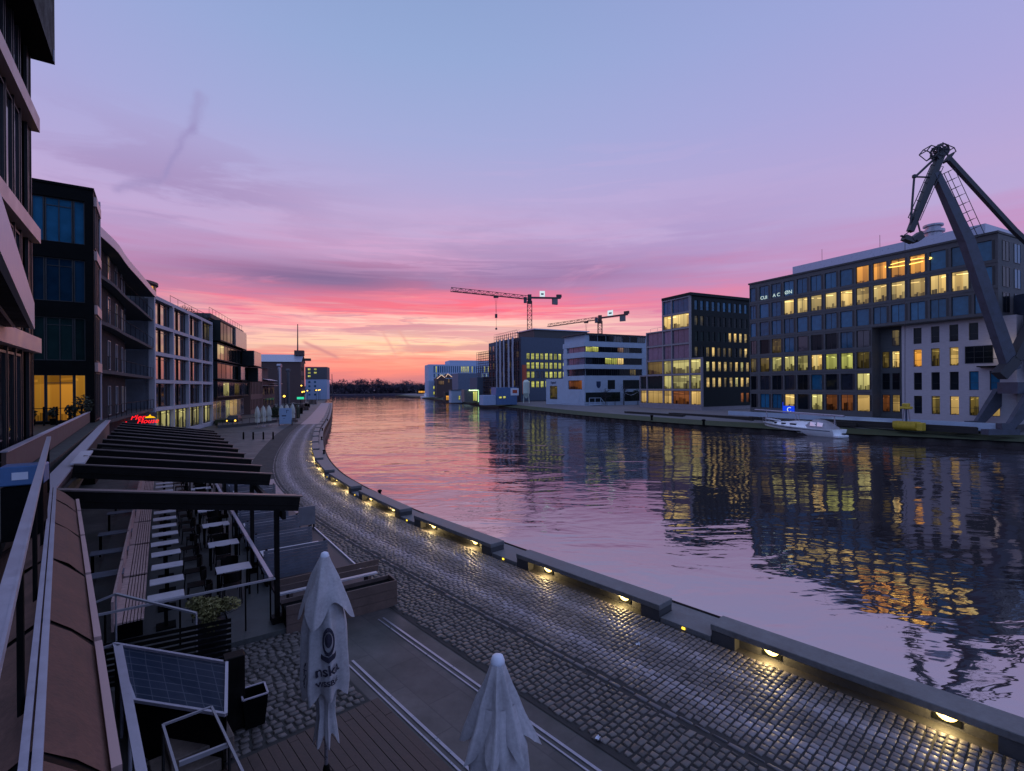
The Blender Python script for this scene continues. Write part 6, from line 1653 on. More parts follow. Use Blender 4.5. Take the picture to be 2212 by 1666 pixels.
# ---------------------------------------------------------------- trees and bushes
def bare_tree(name, label, p, h, cr, seed, leafy=False, group=None, leaves=260, ls=.22, far=False):
    rr = random.Random(seed); t = thing(name, label, 'tree', p, rr.uniform(0, 6), group)
    b = MB(); b.tube((0, 0, 0), (0, 0, h*.45), h*.022, 7, h*.014); b.tube((0, 0, h*.45), (h*.02, 0, h*.85), h*.014, 6, h*.004); b.build('trunk', M['twig_far'] if far else M['bark'], t)
    b = MB(); tips = []
    for k in range(22):
        z = h*rr.uniform(.28, .75); a = rr.uniform(0, 2*PI); l = cr*rr.uniform(.5, 1.0)
        e = Vector((l*math.cos(a), l*math.sin(a), z+h*rr.uniform(.08, .26))); s = Vector((0, 0, z)); b.tube(s, e, h*.007, 4, h*.002)
        for j in range(4):
            f = s.lerp(e, rr.uniform(.4, 1)); e2 = f+Vector((rr.gauss(0, 1), rr.gauss(0, 1), rr.uniform(.1, 1.1)))*cr*.28; b.tube(f, e2, h*.003, 3, h*.001); tips.append(e2)
    b.build('branch', M['twig_far'] if far else M['twig'], t)
    b = MB(); vs = []; fs = []
    for k in range(leaves):
        c = rr.choice(tips)+Vector((rr.gauss(0, 1), rr.gauss(0, 1), rr.gauss(0, .8)))*cr*.13
        a = Vector((rr.gauss(0, 1), rr.gauss(0, 1), rr.gauss(0, 1))).normalized(); e = a.orthogonal().normalized(); s = ls*rr.uniform(.5, 1.2); i = len(vs)
        vs += [c-a*s, c+e*s*(.4 if leafy else .10), c+a*s, c-e*s*(.4 if leafy else .10)]; fs.append((i, i+1, i+2, i+3))
    b.add(vs, fs).build('crown', M['twig_far'] if far else M['leafdark'] if leafy else M['twig'], t, fixn=False)
    return t
for k, (x, y, h_, lf, lab) in enumerate(((1.8, 6.2, 5.2, False, 'thin bare tree left of the white garden wall'), (2.2, 12.5, 6.5, False, 'bare tree in the middle of the white office garden'), (2.5, 17.5, 4.6, True, 'dense dark bush with strings of bulbs before the white office'), (2.6, 22.0, 5.0, True, 'dense dark bush at the right end of the white office garden'), (2.0, 9.4, 3.4, True, 'low dark bush beside the white landing'))):
    p = t.matrix_basis @ Vector((x, y, -.4)); bare_tree('garden_tree', lab, p, h_, h_*.38, 20+k, lf, 'trees in the white office garden', 700 if lf else 200, .22)
for k, y in enumerate((14.5, 19.0)):
    b = MB(); n = 12
    for j in range(n):
        u = j/(n-1); p = t.matrix_basis @ Vector((3.0, y-2+u*4, 3.1-.6*math.sin(PI*u)+k*.1)); b.lathe([(.02, -.09), (.10, 0), (.02, .09)], 6, p)
    solo('light_chain', b, M['sign_white'], '%s sagging chain of unlit pale bulbs over the white office garden' % ('left' if k == 0 else 'right'), 'light chain')
# woodland on the horizon: every tree one can tell apart
protos = [bare_tree('horizon_tree', 'x', (0, 0, 0), 11.5, 5.0, 40+i, i != 1, 'trees on the horizon', 700, .55, far=True) for i in range(3)]
xs = [702, 712, 722, 733, 742, 752, 761, 771, 782, 793, 804, 815, 826, 838, 848, 858, 868, 879, 890, 901, 912, 922, 932, 944, 956]
for k, x in enumerate(xs):
    Y = 476+R.uniform(0, 25); p = W(x, 850, Y); p.z = -.3; s = R.uniform(.75, 1.25)
    lab = 'dark tree on the horizon above the canal end, %s from the left' % (ORD[k] if k else 'first')
    if k < 3: o = protos[k]; o.location = p; o['label'] = lab; o.scale = (s, s, s)
    else: o = dup(protos[k % 3], p, R.uniform(0, 6), lab); o.scale = (s*1.1, s*1.1, s)
rr = random.Random(3)
b = leaf_cloud(5200, (155, 14, 6.0), (-120, 520, 3.0), 2.2, rr); o = b.build('woodland', M['hill'], fixn=False); tag(o, 'dark continuous wood behind the single horizon trees', 'woodland', kind='stuff')
b = leaf_cloud(2200, (60, 12, 5.0), (-30, 540, 3.0), 2.2, rr); o = b.build('woodland', M['hill'], fixn=False); tag(o, 'dark wood at the right end of the horizon behind the pale office', 'woodland', kind='stuff')
for k, (x, y, lab) in enumerate(((908, 841, 'left lit hut window light on the far shore'), (915, 842, 'right lit hut on the far shore'))):
    p = W(x, y, 440); t_ = thing('lit_hut', lab, 'hut', (p.x, p.y, -.3), 0)
    b = MB(); b.box(-3.2, 3.2, 0, 4, 0, 4.5); b.build('wall', M['timber'], t_); window(t_, Tm(-1.6, -.1, 1.2), 3.2, 1.8, M['lit_w'], 2, 1)
p = W(718, 838, 430); b = MB(); b.tube((p.x, p.y, 0), W(717, 808, 430), .5, 5, .25); b.tube(W(717, 822, 430), W(699, 811, 430), .12, 4); solo('far_mast', b, M['crane_dark'], 'small dark derrick mast on the far left shore', 'mast')
# ---------------------------------------------------------------- building site block with scaffold
pS = W(1126, 865, 188); pS.z = 0
t = building('unfinished_block', 'unfinished dark office block with rows of yellow green lit windows', pS, eB, .5)
hs4 = 4.1
rows4 = [(3.2, 6.6), (8.1, 11.5), (13.0, 16.4)]; rows4 = [(2.6, 6.2), (8.0, 11.4), (12.2, 15.8), (16.6, 20.0)]
b = MB(); MS = Matrix.Rotation(PI/2, 4, 'Z')
colq = [(2.4+i*2.0, 3.8+i*2.0) for i in range(13)]
rows4 = [(4.9, 7.5), (8.5, 11.1), (12.0, 14.6), (15.5, 18.1)]
grid(b, MS, 0, 30, 0, 24.0, colq, rows4, .3); b.box(-30, -.302, 0, 30, 0, 23.9); b.build('wall', M['darkblock'], t)
b = MB(); b.box(-30, -.05, .05, 30, -1.2, -.002); b.build('plinth', M['concrete_dark'], t)
b = MB(); b.box(-14, -.4, 6, 30, 24.0, 27.0); b.build('roof_storey', M['concrete_dark'], t)
b = MB(); b.box(-15, .2, 5.5, 31, 27.002, 27.4); b.build('roof_slab', M['roofmetal'], t)
for r, (z0, z1) in enumerate(rows4):
    for i, (a, e) in enumerate(colq):
        if r == 0 and i > 6: continue
        window(t, MS @ Matrix.Translation((a, .12, z0)), e-a, z1-z0, M['lit_y'] if not (r == 1 and i in (2, 3)) else M['gl_soft'], 2, 2, fw=.12)
for r in range(6):
    for i in range(9):
        window(t, Tm(-29+i*3.2, -.06, 2+r*3.6), 1.5, 2.4, M['lit_dim'] if (i*2+r) % 5 == 0 else (M['gl_sky'] if i < 4 and r > 2 else M['gl_dark']), 2, 2)
b = MB(); b.box(.05, .25, 0.4, 2.2, 2.5, 13.5); b.build('debris_sheet', M['orange'], t)
# scaffold along the water side
t2_ = thing('scaffold', 'reddish tube scaffold wrapped in pale hanging sheets round the unfinished block', 'scaffold', pS, ang(eB))
b = MB()
for i in range(22):
    x = 1-i*1.9; 
    for y in (-2.0, -.9): b.tube((x, y, 0), (x, y, 26.5 if i < 12 else 21), .07, 4)
for k in range(13):
    z = 2*k+2; x1 = -39
    if z > 21: x1 = -20
    for y in (-2.0, -.9): b.tube((1, y, z), (x1, y, z), .06, 4); b.tube((1, y, z+1), (x1, y, z+1), .05, 4)
b.build('tube_frame', M['scaff'], t2_)
b = MB()
for k in range(12): b.box(-39 if k < 10 else -20, 1, -1.95, -.95, 2*k+1.94, 2*k+1.99)
b.build('deck', M['timber'], t2_)
rr = random.Random(6)
for (x0, x1) in ((-3.0, -1.6), (-6.6, -5.0), (-10.6, -9.2), (-14.2, -12.4), (-17.2, -16.0)):
    b = MB(); n = 10; vs = []
    for k in range(13):
        for j in range(n): vs.append((x0+(x1-x0)*j/(n-1)+rr.uniform(-.1, .1), -2.15-.25*abs(math.sin(j*1.7+x0))-rr.uniform(0, .1), .5+k*2.0+rr.uniform(-.1, .1)))
    b.add(vs, [(k*n+j, k*n+j+1, (k+1)*n+j+1, (k+1)*n+j) for k in range(12) for j in range(n-1)]); b.build('sheeting', M['net'], t2_, smooth=True)
# cement silo
p = W(1137, 869, 172); p.z = .2
t = thing('cement_silo', 'pale green cylindrical cement silo on legs in front of the unfinished block', 'silo', p, 0)
b = MB(); b.lathe([(.3, 1.6), (1.15, 3.4), (1.15, 7.2), (.6, 7.9), (.1, 8.0)], 18); b.build('tank', M['silo'], t, smooth=False)
for a in range(4):
    b = MB(); b.tube((1.05*math.cos(a*PI/2+.7), 1.05*math.sin(a*PI/2+.7), 3.5), (1.4*math.cos(a*PI/2+.7), 1.4*math.sin(a*PI/2+.7), 0), .09, 5); b.build('leg', M['silo'], t)
# ---------------------------------------------------------------- small waterside things
def wbox(nm, lab, cat, x0, x1, yt, Y, depth, zb, mat, d=Vector((.94, .34, 0)), roof=None):
    p = W(x0, 850, Y); u1 = ray(x1, 850)[0]; Lw = (p.x-u1*p.y)/(u1*d.y-d.x); zt = W(x0, yt, Y).z
    t = thing(nm, lab, cat, (p.x, p.y, zb), ang(d)); b = MB(); b.bevbox(0, Lw, 0, depth, 0, zt-zb, .06); b.build('wall', mat, t)
    if roof: b = MB(); b.box(-.3, Lw+.3, -.3, depth, zt-zb+.005, zt-zb+.25); b.build('roof', roof, t)
    return t, Lw, zt-zb
t, Lw, h_ = wbox('site_container', 'blue two storey container cabin with white sign at the water edge', 'container', 1072, 1117, 837, 172, 6, -.4, M['bluecont'])
b = MB(); b.bevbox(-4.6, -.1, .2, 5, 0, 3.4, .05); b.build('annex', M['bluewall'], t)
window(t, Tm(.9, -.06, 2.2), 1.1, .8, M['lit_y'], 1, 1); window(t, Tm(2.4, -.06, 2.2), 1.1, .8, M['lit_y'], 1, 1)
b = MB(); b.box(Lw*.42+2.0, Lw*.42+5.0, -.08, -.01, h_-2.8, h_-.3); b.build('sign_panel', M['sign_white'], t); b = MB(); b.box(Lw*.42+2.7, Lw*.42+4.4, -.12, -.081, h_-2.0, h_-.9); b.build('sign_mark', M['orange'], t)
t, Lw, h_ = wbox('dark_store', 'dark grey store building left of the scaffold', 'building', 1031, 1086, 815, 215, 12, 0, M['darkblock'])
t, Lw, h_ = wbox('blue_grey_hall', 'blue grey hall below the white finned office', 'building', 990, 1040, 806, 262, 14, 0, simple('blue grey hall', (.11, .14, .21), .7, var=.2))
b = MB(); b.box(1, Lw-2, -.1, -.01, 0.2, 3.6); b.build('lit_front', M['lit_cold'], t, fixn=True)
t, Lw, h_ = wbox('brick_boathouse', 'dark brick boathouse with light edged stepped gables', 'building', 944, 978, 818, 300, 10, 0, M['brick_dark'])
b = MB(); b.add([(0, 0, h_), (Lw*.55, 0, h_), (Lw*.28, 0, h_+2.2), (0, 8, h_), (Lw*.55, 8, h_), (Lw*.28, 8, h_+2.2), (Lw*.55, -.3, h_+.5), (Lw, -.3, h_+.5), (Lw*.68, -.3, h_+3.0), (Lw*.55, 8, h_+.5), (Lw, 8, h_+.5), (Lw*.68, 8, h_+3)],
   [(0, 1, 2), (3, 5, 4), (0, 2, 5, 3), (1, 4, 5, 2), (6, 7, 8), (9, 11, 10), (6, 8, 11, 9), (7, 10, 11, 8)]); b.build('roof', M['brick_dark'], t)
b = MB()
for a, e in (((0, h_), (Lw*.28, h_+2.2)), ((Lw*.28, h_+2.2), (Lw*.5, h_+.6)), ((Lw*.55, h_+1.0), (Lw*.68, h_+3.0)), ((Lw*.68, h_+3.0), (Lw, h_+.6))): b.tube((a[0], -.5, a[1]), (e[0], -.5, e[1]), .13, 5)
b.build('eave_light', emis('eave glow', lin(255, 215, 190), 1.1), t)
for x in (.1, .22, .34): window(t, Tm(Lw*x, -.1, h_-3.6), 1.0, 2.4, M['curtain'], 1, 1)
window(t, Tm(Lw*.7, -.1, h_-2.6), 1.0, 2.6, M['curtain'], 1, 1)
t, Lw, h_ = wbox('white_annex', 'low pale annex with small lit windows left of the brick boathouse', 'building', 926, 944, 822, 306, 8, 0, M['bluewall'])
for z in (1.2, 4.6): window(t, Tm(Lw*.55, -.1, z), 1.2, 2.0, M['lit_y'], 1, 1)
# pavilion with bright canopy lamps
t, Lw, h_ = wbox('waterside_bar', 'small waterside bar with bright pale canopy lamps', 'building', 1003, 1033, 842, 205, 5, -.3, M['concrete'])
b = MB()
for k in range(7): b.lathe([(.03, -.28), (.28, 0), (.03, .28)], 8, (Lw*.35+k*Lw*.09, -.5, h_-.2))
b.build('canopy_lamp', emis('canopy lamps', lin(215, 255, 190), 3.0), t, smooth=True)
b = MB(); b.box(Lw*.35, Lw, -1.6, .0, h_-.1, h_+.02); b.build('canopy', M['white_conc'], t)
window(t, Tm(Lw*.62, -.08, .3), Lw*.3, h_-1.0, M['lit_y'], 3, 1); b = MB(); b.box(Lw*.92, Lw*.97, -1.5, -1.3, 0, h_); b.build('lit_column', emis('lit column', lin(190, 240, 170), 1.3), t)
t, Lw, h_ = wbox('houseboat', 'flat pale houseboat cabin with small lit windows', 'houseboat', 975, 1003, 843, 225, 5, -1.2, M['white_conc'], roof=M['slate'])
window(t, Tm(Lw*.55, -.08, 1.2), .8, 2.0, M['lit_y'], 1, 1); window(t, Tm(Lw*.8, -.08, 1.0), .8, 2.0, M['lit_y'], 1, 1)
t, Lw, h_ = wbox('timber_pavilion', 'dark timber pavilion with warm lit doors at the water edge', 'building', 962, 976, 847, 240, 5, -.8, M['timber'])
window(t, Tm(Lw*.1, -.08, .4), Lw*.8, 2.2, M['lit_w'], 4, 1)
t, Lw, h_ = wbox('motor_boat', 'small pale cabin boat at the far left of the opposite bank', 'boat', 918, 931, 850, 330, 4, WZ, M['boat_white'])
b = MB(); b.add([(-2, -.5, 0), (Lw+2.5, -.5, 0), (Lw+2, 4.3, 0), (-2, 4.3, 0), (-2.4, -.8, 1.4), (Lw+4, -.5, 1.5), (Lw+3, 4.5, 1.5), (-2.4, 4.6, 1.4)], [(0, 3, 2, 1), (4, 5, 6, 7), (0, 1, 5, 4), (1, 2, 6, 5), (2, 3, 7, 6), (3, 0, 4, 7)]); b.build('hull', M['boat_white'], t)
# finned white office far back
p = W(926, 850, 350); d = Vector((.955, .297, 0)); t = building('white_finned_office', 'pale blue white office with narrow vertical window strips far back', p.to_2d(), d, 0)
u1 = ray(1062, 850)[0]; Lw = (p.x-u1*p.y)/(u1*d.y-d.x); hl = W(926, 787, 350).z; hr = W(970, 780, 356).z
nc = 30; cwid = Lw/nc; cf = [(i*cwid+.35*cwid, i*cwid+.9*cwid) for i in range(2, nc)]; rw = [(6.2, 8.6), (9.3, 12.0), (12.6, 15.4), (16.0, hl-1.2)]
b = MB(); grid(b, I4, 0, Lw, 0, hl, cf, rw, .5); b.box(0, Lw, .502, 20, 0, hl-.05); b.box(Lw*.33, Lw, 1.0, 20, hl-.04, hr+.5); b.build('wall', simple('pale blue finned wall', (.34, .43, .60), .7, var=.06), t)
rr = random.Random(2)
for r, (a, e) in enumerate(rw):
    for i, (x0, x1) in enumerate(cf):
        if len(cf)*r+i >= 100 and r == 0: pass
        if r == 0 and i > 14: continue
        lit_ = (r == 2 and rr.random() < .55) or (r == 3 and 13 <= i <= 16) or (r == 3 and i > 25) or rr.random() < .06
        window(t, Tm(x0, .2, a), x1-x0, e-a, M['lit_cold'] if lit_ and r != 3 else (M['lit_y'] if lit_ else M['gl_blue']), 1, 1, name='window')

# ---------------------------------------------------------------- tower cranes
def lattice(mb, a, b, w, n, r, up=None, tri=False):
    a = Vector(a); b = Vector(b); x, y = mb.frame(a, b-a, up)
    cs = [(-1, -1), (1, -1), (1, 1), (-1, 1)] if not tri else [(-1, -1), (1, -1), (0, 1)]
    P = [[(a.lerp(b, k/n))+x*(c[0]*w/2)+y*(c[1]*w/2) for c in cs] for k in range(n+1)]
    m = len(cs)
    for c in range(m): mb.tube(P[0][c], P[n][c], r*1.3, 4)
    for k in range(n):
        for c in range(m):
            mb.tube(P[k][c], P[k+1][(c+1) % m], r*.8, 3) if (k+c) % 2 == 0 else mb.tube(P[k][(c+1) % m], P[k+1][c], r*.8, 3)
            mb.tube(P[k+1][c], P[k+1][(c+1) % m], r*.7, 3)
def tower_crane(label, mx, my, Ym, jl, Yl, jr, Yr, mat, wj, trolley, boards):
    foot = W(mx, 850, Ym); foot.z = 0; t = thing('tower_crane', label, 'crane', foot, 0, 'tower cranes over the building site')
    o_ = t.location.copy(); topm = W(mx, my, Ym)
    b = MB(); lattice(b, foot, topm-Vector((0, 0, 1.5)), 1.9, int(topm.z/2.0), .10); b.build('mast', mat, t, shift=o_)
    jt = W(jl[0], jl[1], Yl); jr_ = W(jr[0], jr[1], Yr); hub = topm
    b = MB(); lattice(b, hub, jt, wj, int((jt-hub).length/2.0), .09, tri=True); b.build('jib', mat, t, shift=o_)
    b = MB(); b.beam(hub, jr_, 1.1, .7); b.build('counter_jib', mat, t, shift=o_)
    dj = (jr_-hub)
    b = MB(); c = hub+dj*.82; b.beam(c+Vector((0, 0, -.2)), c+Vector((0, 0, -2.9)), 2.6, .9, up=dj.cross(Vector((0, 0, 1)))); b.build('counterweight', M['concrete'], t, shift=o_)
    b = MB(); c = hub+dj*.96; b.beam(c-dj.normalized()*1.2+Vector((0, 0, .9)), c+dj.normalized()*1.2+Vector((0, 0, .9)), .9, 1.3); b.build('winch', mat, t, shift=o_)
    b = MB(); b.beam(hub+Vector((0, 0, -2.6)), hub+Vector((0, 0, 1.3)), 1.6, 1.5); b.build('slewing_unit', mat, t, shift=o_)
    b = MB(); c = hub+Vector((-1.9, -1.0, -1.2)); b.beam(c+Vector((0, 0, -1.2)), c+Vector((0, 0, 1.2)), 1.3, 1.4); b.build('cab', M['crane_blue'], t, shift=o_)
    c = hub+dj*boards; dn = dj.normalized(); b = MB(); sd = Vector((dn.y, -dn.x, 0)).normalized()*.62
    b.add([c-dn*1.4+sd+Vector((0, 0, .4)), c+dn*1.4+sd+Vector((0, 0, .4)), c+dn*1.4+sd+Vector((0, 0, 2.9)), c-dn*1.4+sd+Vector((0, 0, 2.9))], [(0, 1, 2, 3)]); o = b.build('name_board', M['e_sign'], t, shift=o_, fixn=False)
    b = MB(); sd2 = sd*1.05; b.add([c-dn*.7+sd2+Vector((0, 0, 1.2)), c+dn*.7+sd2+Vector((0, 0, 1.2)), c+dn*.7+sd2+Vector((0, 0, 1.9)), c-dn*.7+sd2+Vector((0, 0, 1.9))], [(0, 1, 2, 3)]); b.build('board_mark', M['boat_blue'], o, shift=o_, fixn=False)
    c = hub.lerp(jt, trolley[0]); b = MB(); b.box(c.x-1.0, c.x+1.0, c.y-.7, c.y+.7, c.z-1.5, c.z-.8); b.build('trolley', mat, t, shift=o_)
    z1 = trolley[1]; b = MB()
    for dx in (-.4, .4): b.tube((c.x+dx, c.y, c.z-1.5), (c.x, c.y, z1), .05, 4)
    b.build('hoist_rope', M['crane_dark'], t, shift=o_)
    b = MB(); b.box(c.x-.5, c.x+.5, c.y-.3, c.y+.3, z1-1.6, z1); b.tube((c.x, c.y, z1-1.6), (c.x, c.y, z1-trolley[2]), .06, 4)
    b.lathe([(.05, -.5), (.45, -.3), (.4, .2), (.05, .5)], 8, (c.x, c.y, z1-trolley[2])); b.build('hook', M['crane_dark'], t, shift=o_)
    return t
tower_crane('larger tower crane with long jib pointing left and hanging hook', 1144, 643, 215, (975, 625), 194, (1210, 644), 224, M['crane_yel'], 1.5, (.455, W(1066, 678, 205).z, 6.0), .38)
tower_crane('smaller reddish tower crane behind the white terraced office', 1296, 687, 240, (1184, 703), 262, (1356, 679), 232, M['crane_red'], 1.4, (.25, W(1296, 715, 240).z, .9), .40)

# ---------------------------------------------------------------- old harbour crane
YC = 62.0
Wc = lambda x, y, dy=0: W(x, y, YC+dy)
p = Wc(2150, 930); t = thing('harbour_crane', 'tall old blue grey harbour crane with folded jib at the right edge', 'crane', (p.x, p.y, -.4), 0); o_ = t.location.copy()
b = MB(); b.beam(Wc(2185, 800), Wc(2088, 520), 1.0, 1.5, 1.0, 1.25); b.beam(Wc(2088, 520), Wc(2020, 374), 1.0, 1.25, .75, .75); b.build('boom', M['crane_blue'], t, shift=o_)
b = MB(); b.beam(Wc(2034, 330), Wc(2008, 395), .7, .72, .7, .76); b.beam(Wc(2008, 395), Wc(1966, 500), .7, .76, .6, .6); b.build('fly_jib', M['crane_dark'], t, shift=o_)
b = MB(); b.beam(Wc(2048, 342), Wc(2190, 497), .5, .52); b.beam(Wc(2190, 497), Wc(2300, 600), .5, .52); b.build('rear_stay', M['crane_dark'], t, shift=o_)
b = MB(); b.tube(Wc(2053, 338), Wc(2196, 492), .05, 5); b.build('stay_rail', M['crane_dark'], t, shift=o_)
for a, e, r in (((2022, 340), (1977, 382), .14), ((1975, 380), (1967, 484), .12), ((1978, 382), (2010, 383), .11)):
    b = MB(); b.tube(Wc(*a), Wc(*e), r, 8); b.build('tie_rod', M['crane_dark'], t, shift=o_)
b = MB(); c = Wc(1975.5, 381); b.lathe([(.1, -.25), (.26, -.15), (.26, .15), (.1, .25)], 10, c); b.build('rod_joint', M['crane_dark'], t, shift=o_)
# head with pulleys and cages
b = MB(); c = Wc(2032, 327)
for dy in (-.45, 0, .45):
    for k in range(16): a = 2*PI*k/16; e = 2*PI*(k+1)/16; b.tube(c+Vector((.75*math.cos(a)-.1, dy, .75*math.sin(a))), c+Vector((.75*math.cos(e)-.1, dy, .75*math.sin(e))), .09, 5)
    for k in range(4): a = k*PI/4; b.tube(c+Vector((.9*math.cos(a)-.1, dy, .9*math.sin(a))), c-Vector((.9*math.cos(a)+.1, -dy, .9*math.sin(a))), .08, 4)
b.build('pulley', M['crane_dark'], t, shift=o_)
b = MB(); b.beam(Wc(2020, 343), Wc(2044, 324), .9, .6); b.beam(Wc(2042, 350), Wc(2055, 333), .8, .22); b.build('jib_head', M['crane_dark'], t, shift=o_)
def cage(pts, closed=True, r=.07):
    b = MB()
    for dy in (-.6, .6):
        q_ = [Wc(*p)+Vector((0, dy, 0)) for p in pts]
        for a, e in zip(q_, q_[1:]+([q_[0]] if closed else [])): b.tube(a, e, r, 4)
    for p in pts: b.tube(Wc(*p)+Vector((0, -.6, 0)), Wc(*p)+Vector((0, .6, 0)), r, 4)
    return b
cage([(1994, 330), (2003, 319), (2019, 324), (2018, 336), (2010, 343)]).build('service_cage', M['crane_dark'], t, shift=o_)
cage([(2018, 324), (2028, 314), (2052, 324), (2056, 332)], False).build('service_cage', M['crane_dark'], t, shift=o_)
def ladder(a, e, w, n, hoop, nm):
    a, e = Wc(*a), Wc(*e); b = MB(); d = (e-a).normalized(); s = Vector((d.z, 0, -d.x)).normalized()
    for k in (0, w): b.tube(a+s*k, e+s*k, .06, 4)
    for dy in (-.45, .45): b.tube(a+s*(w+hoop)+Vector((0, dy, 0)), e+s*(w+hoop)+Vector((0, dy, 0)), .05, 4)
    for k in range(n+1):
        p = a.lerp(e, k/n); b.tube(p, p+s*(w+hoop), .05, 4)
        for dy in (-.45, .45): b.tube(p+s*w, p+s*(w+hoop)+Vector((0, dy, 0)), .028, 4)
    b.build(nm, M['crane_dark'], t, shift=o_)
ladder((2096, 518), (2032, 378), .45, 8, 1.0, 'ladder'); ladder((1962, 470), (2012, 355), .5, 6, .7, 'ladder')
# pulley block at the jib tip
b = MB(); b.beam(Wc(1952, 513), Wc(1972, 521), .8, .6); b.beam(Wc(1968, 519), Wc(1988, 504), .9, .5); b.beam(Wc(1976, 522), Wc(1990, 512), 1.0, .35); b.beam(Wc(1946, 509), Wc(1954, 512), .3, .12); b.build('tip_block', M['crane_dark'], t, shift=o_)
b = MB(); b.tube(Wc(1982, 478), Wc(1989, 506), .10, 5); b.tube(Wc(1965, 500), Wc(1953, 508), .06, 4); b.build('tip_stay', M['crane_dark'], t, shift=o_)
b = MB(); b.tube(Wc(1955, 518), Wc(1955, 870), .035, 5); b.build('hoist_rope', M['crane_dark'], t, shift=o_)
# superstructure and portal
b = MB(); b.beam(Wc(2158, 812), Wc(2190, 776), 1.2, 1.25); b.beam(Wc(2190, 776), Wc(2235, 690), 1.2, 1.0); b.build('slewing_frame', M['crane_dark'], t, shift=o_)
b = MB(); c = Wc(2262, 700, 1); b.box(c.x-2.0, c.x+4.5, c.y-2.2, c.y+2.2, c.z-6, c.z+4); b.build('machine_house', M['crane_blue'], t, shift=o_)
b = MB(); c = Wc(2225, 640, 0); b.box(c.x-1.2, c.x+1.2, c.y-3.4, c.y-2.3, c.z-2, c.z+1.5); b.build('cab', M['crane_blue'], t, shift=o_)
b = MB(); b.beam(Wc(2176, 838), Wc(2380, 838), 2.6, 1.4); b.build('portal_beam', M['crane_blue'], t, shift=o_)
for dy in (-1.6, 2.6):
    b = MB(); b.beam(Wc(2208, 850)+Vector((0, dy, 0)), Wc(2150, 924)+Vector((0, dy, 0)), .7, 1.9, .5, .8); b.build('portal_leg', M['crane_blue'], t, shift=o_)
    b = MB(); b.beam(Wc(2300, 850)+Vector((0, dy, 0)), Wc(2330, 928)+Vector((0, dy, 0)), .8, 1.2); b.build('portal_leg', M['crane_blue'], t, shift=o_)
    c = Wc(2134, 930)+Vector((0, dy, 0)); b = MB(); b.box(c.x-1.9, c.x+1.9, c.y-.5, c.y+.5, c.z-.35, c.z+.3); b.box(c.x-.2, c.x+1.3, c.y-.4, c.y+.4, c.z+.305, c.z+1.0); b.build('bogie', M['crane_blue'], t, shift=o_)
# yellow grab on the bank
p = pA+eA*28.8-Vector((-eA.y, eA.x, 0))*6.5; p.z = -.45; t = thing('grab_bucket', 'yellow crane grab with trough and braced head standing on the grassy bank', 'grab bucket', p, ang(eA)); t.scale = (.66, .75, .85)
b = MB(); n = 8; pr = [(.9*math.cos(PI+PI*k/n)*1.0, .85+.75*math.sin(PI+PI*k/n)) for k in range(n+1)]+[(.9, 1.5), (-.9, 1.5)]
vs = [(-2.0, y, z) for y, z in pr]+[(2.0, y, z) for y, z in pr]; k_ = len(pr); b.add(vs, [tuple(range(k_)), tuple(range(2*k_-1, k_-1, -1))]+[(i, (i+1) % k_, k_+(i+1) % k_, k_+i) for i in range(k_)]); b.build('trough', M['yellow'], t)
b = MB(); b.bevbox(2.05, 3.0, -.7, .7, .2, 1.4, .05); b.build('end_box', M['yellow'], t)
for a, e in (((-.7, 0, 1.5), (-.3, 0, 3.6)), ((.7, 0, 1.5), (.3, 0, 3.6))): b = MB(); b.beam(a, e, .14, .14); b.build('brace', M['steel'], t)
b = MB(); b.beam((0, 0, 1.5), (0, 0, 3.5), .22, .22); b.build('ram', M['boat_blue'], t)
b = MB(); b.bevbox(-.95, .95, -.5, .5, 3.45, 3.85, .08); b.bevbox(-.55, .55, -.45, .45, 3.855, 4.35, .1); b.build('head', M['yellow'], t)

for k, (x, y, lab) in enumerate(((1408, 908, 'black mooring bollard on the far bank before the stepped block'), (1520, 919, 'black mooring bollard on the far bank left of the yacht'))):
    p = G(x, y, -.9); b = MB(); b.lathe([(.28, 0), (.2, .2), (.2, .7), (.34, .8), (.3, 1.0), (.05, 1.05)], 12, p); solo('mooring_bollard', b, M['black'], lab, 'bollard')
# ---------------------------------------------------------------- moored yacht
ps = G(1814, 945, WZ); pbw = G(1648, 928.5, WZ); dB = (pbw-ps); LB = dB.length; dB.normalize()
t = thing('sailing_yacht', 'white sailing yacht with lowered mast moored along the far bank', 'boat', (ps.x, ps.y, WZ), ang(dB))
# local x from stern to bow
n = 18; ring = 9; vs = []; 
def hull_pt(f, s):
    # f 0 stern..1 bow, s 0 keel .. 1 sheer
    bw = 1.75*max(0.0, (1-max(0, (f-.42)/.58)**2.2))*(.80+.20*min(1, f/.25)); sheer = 1.02+.42*f**2+.05*(1-f)
    x = f*LB*(.90+.10*s)+(0 if f > .02 else -.0)
    y = bw*(.45+.55*s**.6); z = -.25+(sheer+.25)*s
    return x, y, z
for i in range(n+1):
    f = i/n
    for k in range(ring):
        s = k/(ring-1); vs.append(hull_pt(f, s))
m_ = len(vs)
vs2 = vs+[(x, -y, z) for x, y, z in vs]; fs = []
for i in range(n):
    for k in range(ring-1):
        a = i*ring+k; fs.append((a, a+1, a+ring+1, a+ring)); fs.append((m_+a, m_+a+ring, m_+a+ring+1, m_+a+1))
    a = i*ring+ring-1; fs.append((a, m_+a, m_+a+ring, a+ring))
for k in range(ring-1): fs.append((k, m_+k, m_+k+1, k+1))
b = MB(); b.add(vs2, fs); b.build('hull', M['boat_white'], t)
for sd in (1, -1):
    b = MB()
    for i in range(n):
        f0, f1 = max(.03, i/n), max(.03, (i+1)/n)
        P = [hull_pt(f0, .80), hull_pt(f1, .80), hull_pt(f1, .87), hull_pt(f0, .87)]
        b.add([(x, sd*(y+.02), z) for x, y, z in P], [(0, 1, 2, 3)])
    b.build('stripe', M['boat_blue'], t, fixn=False)
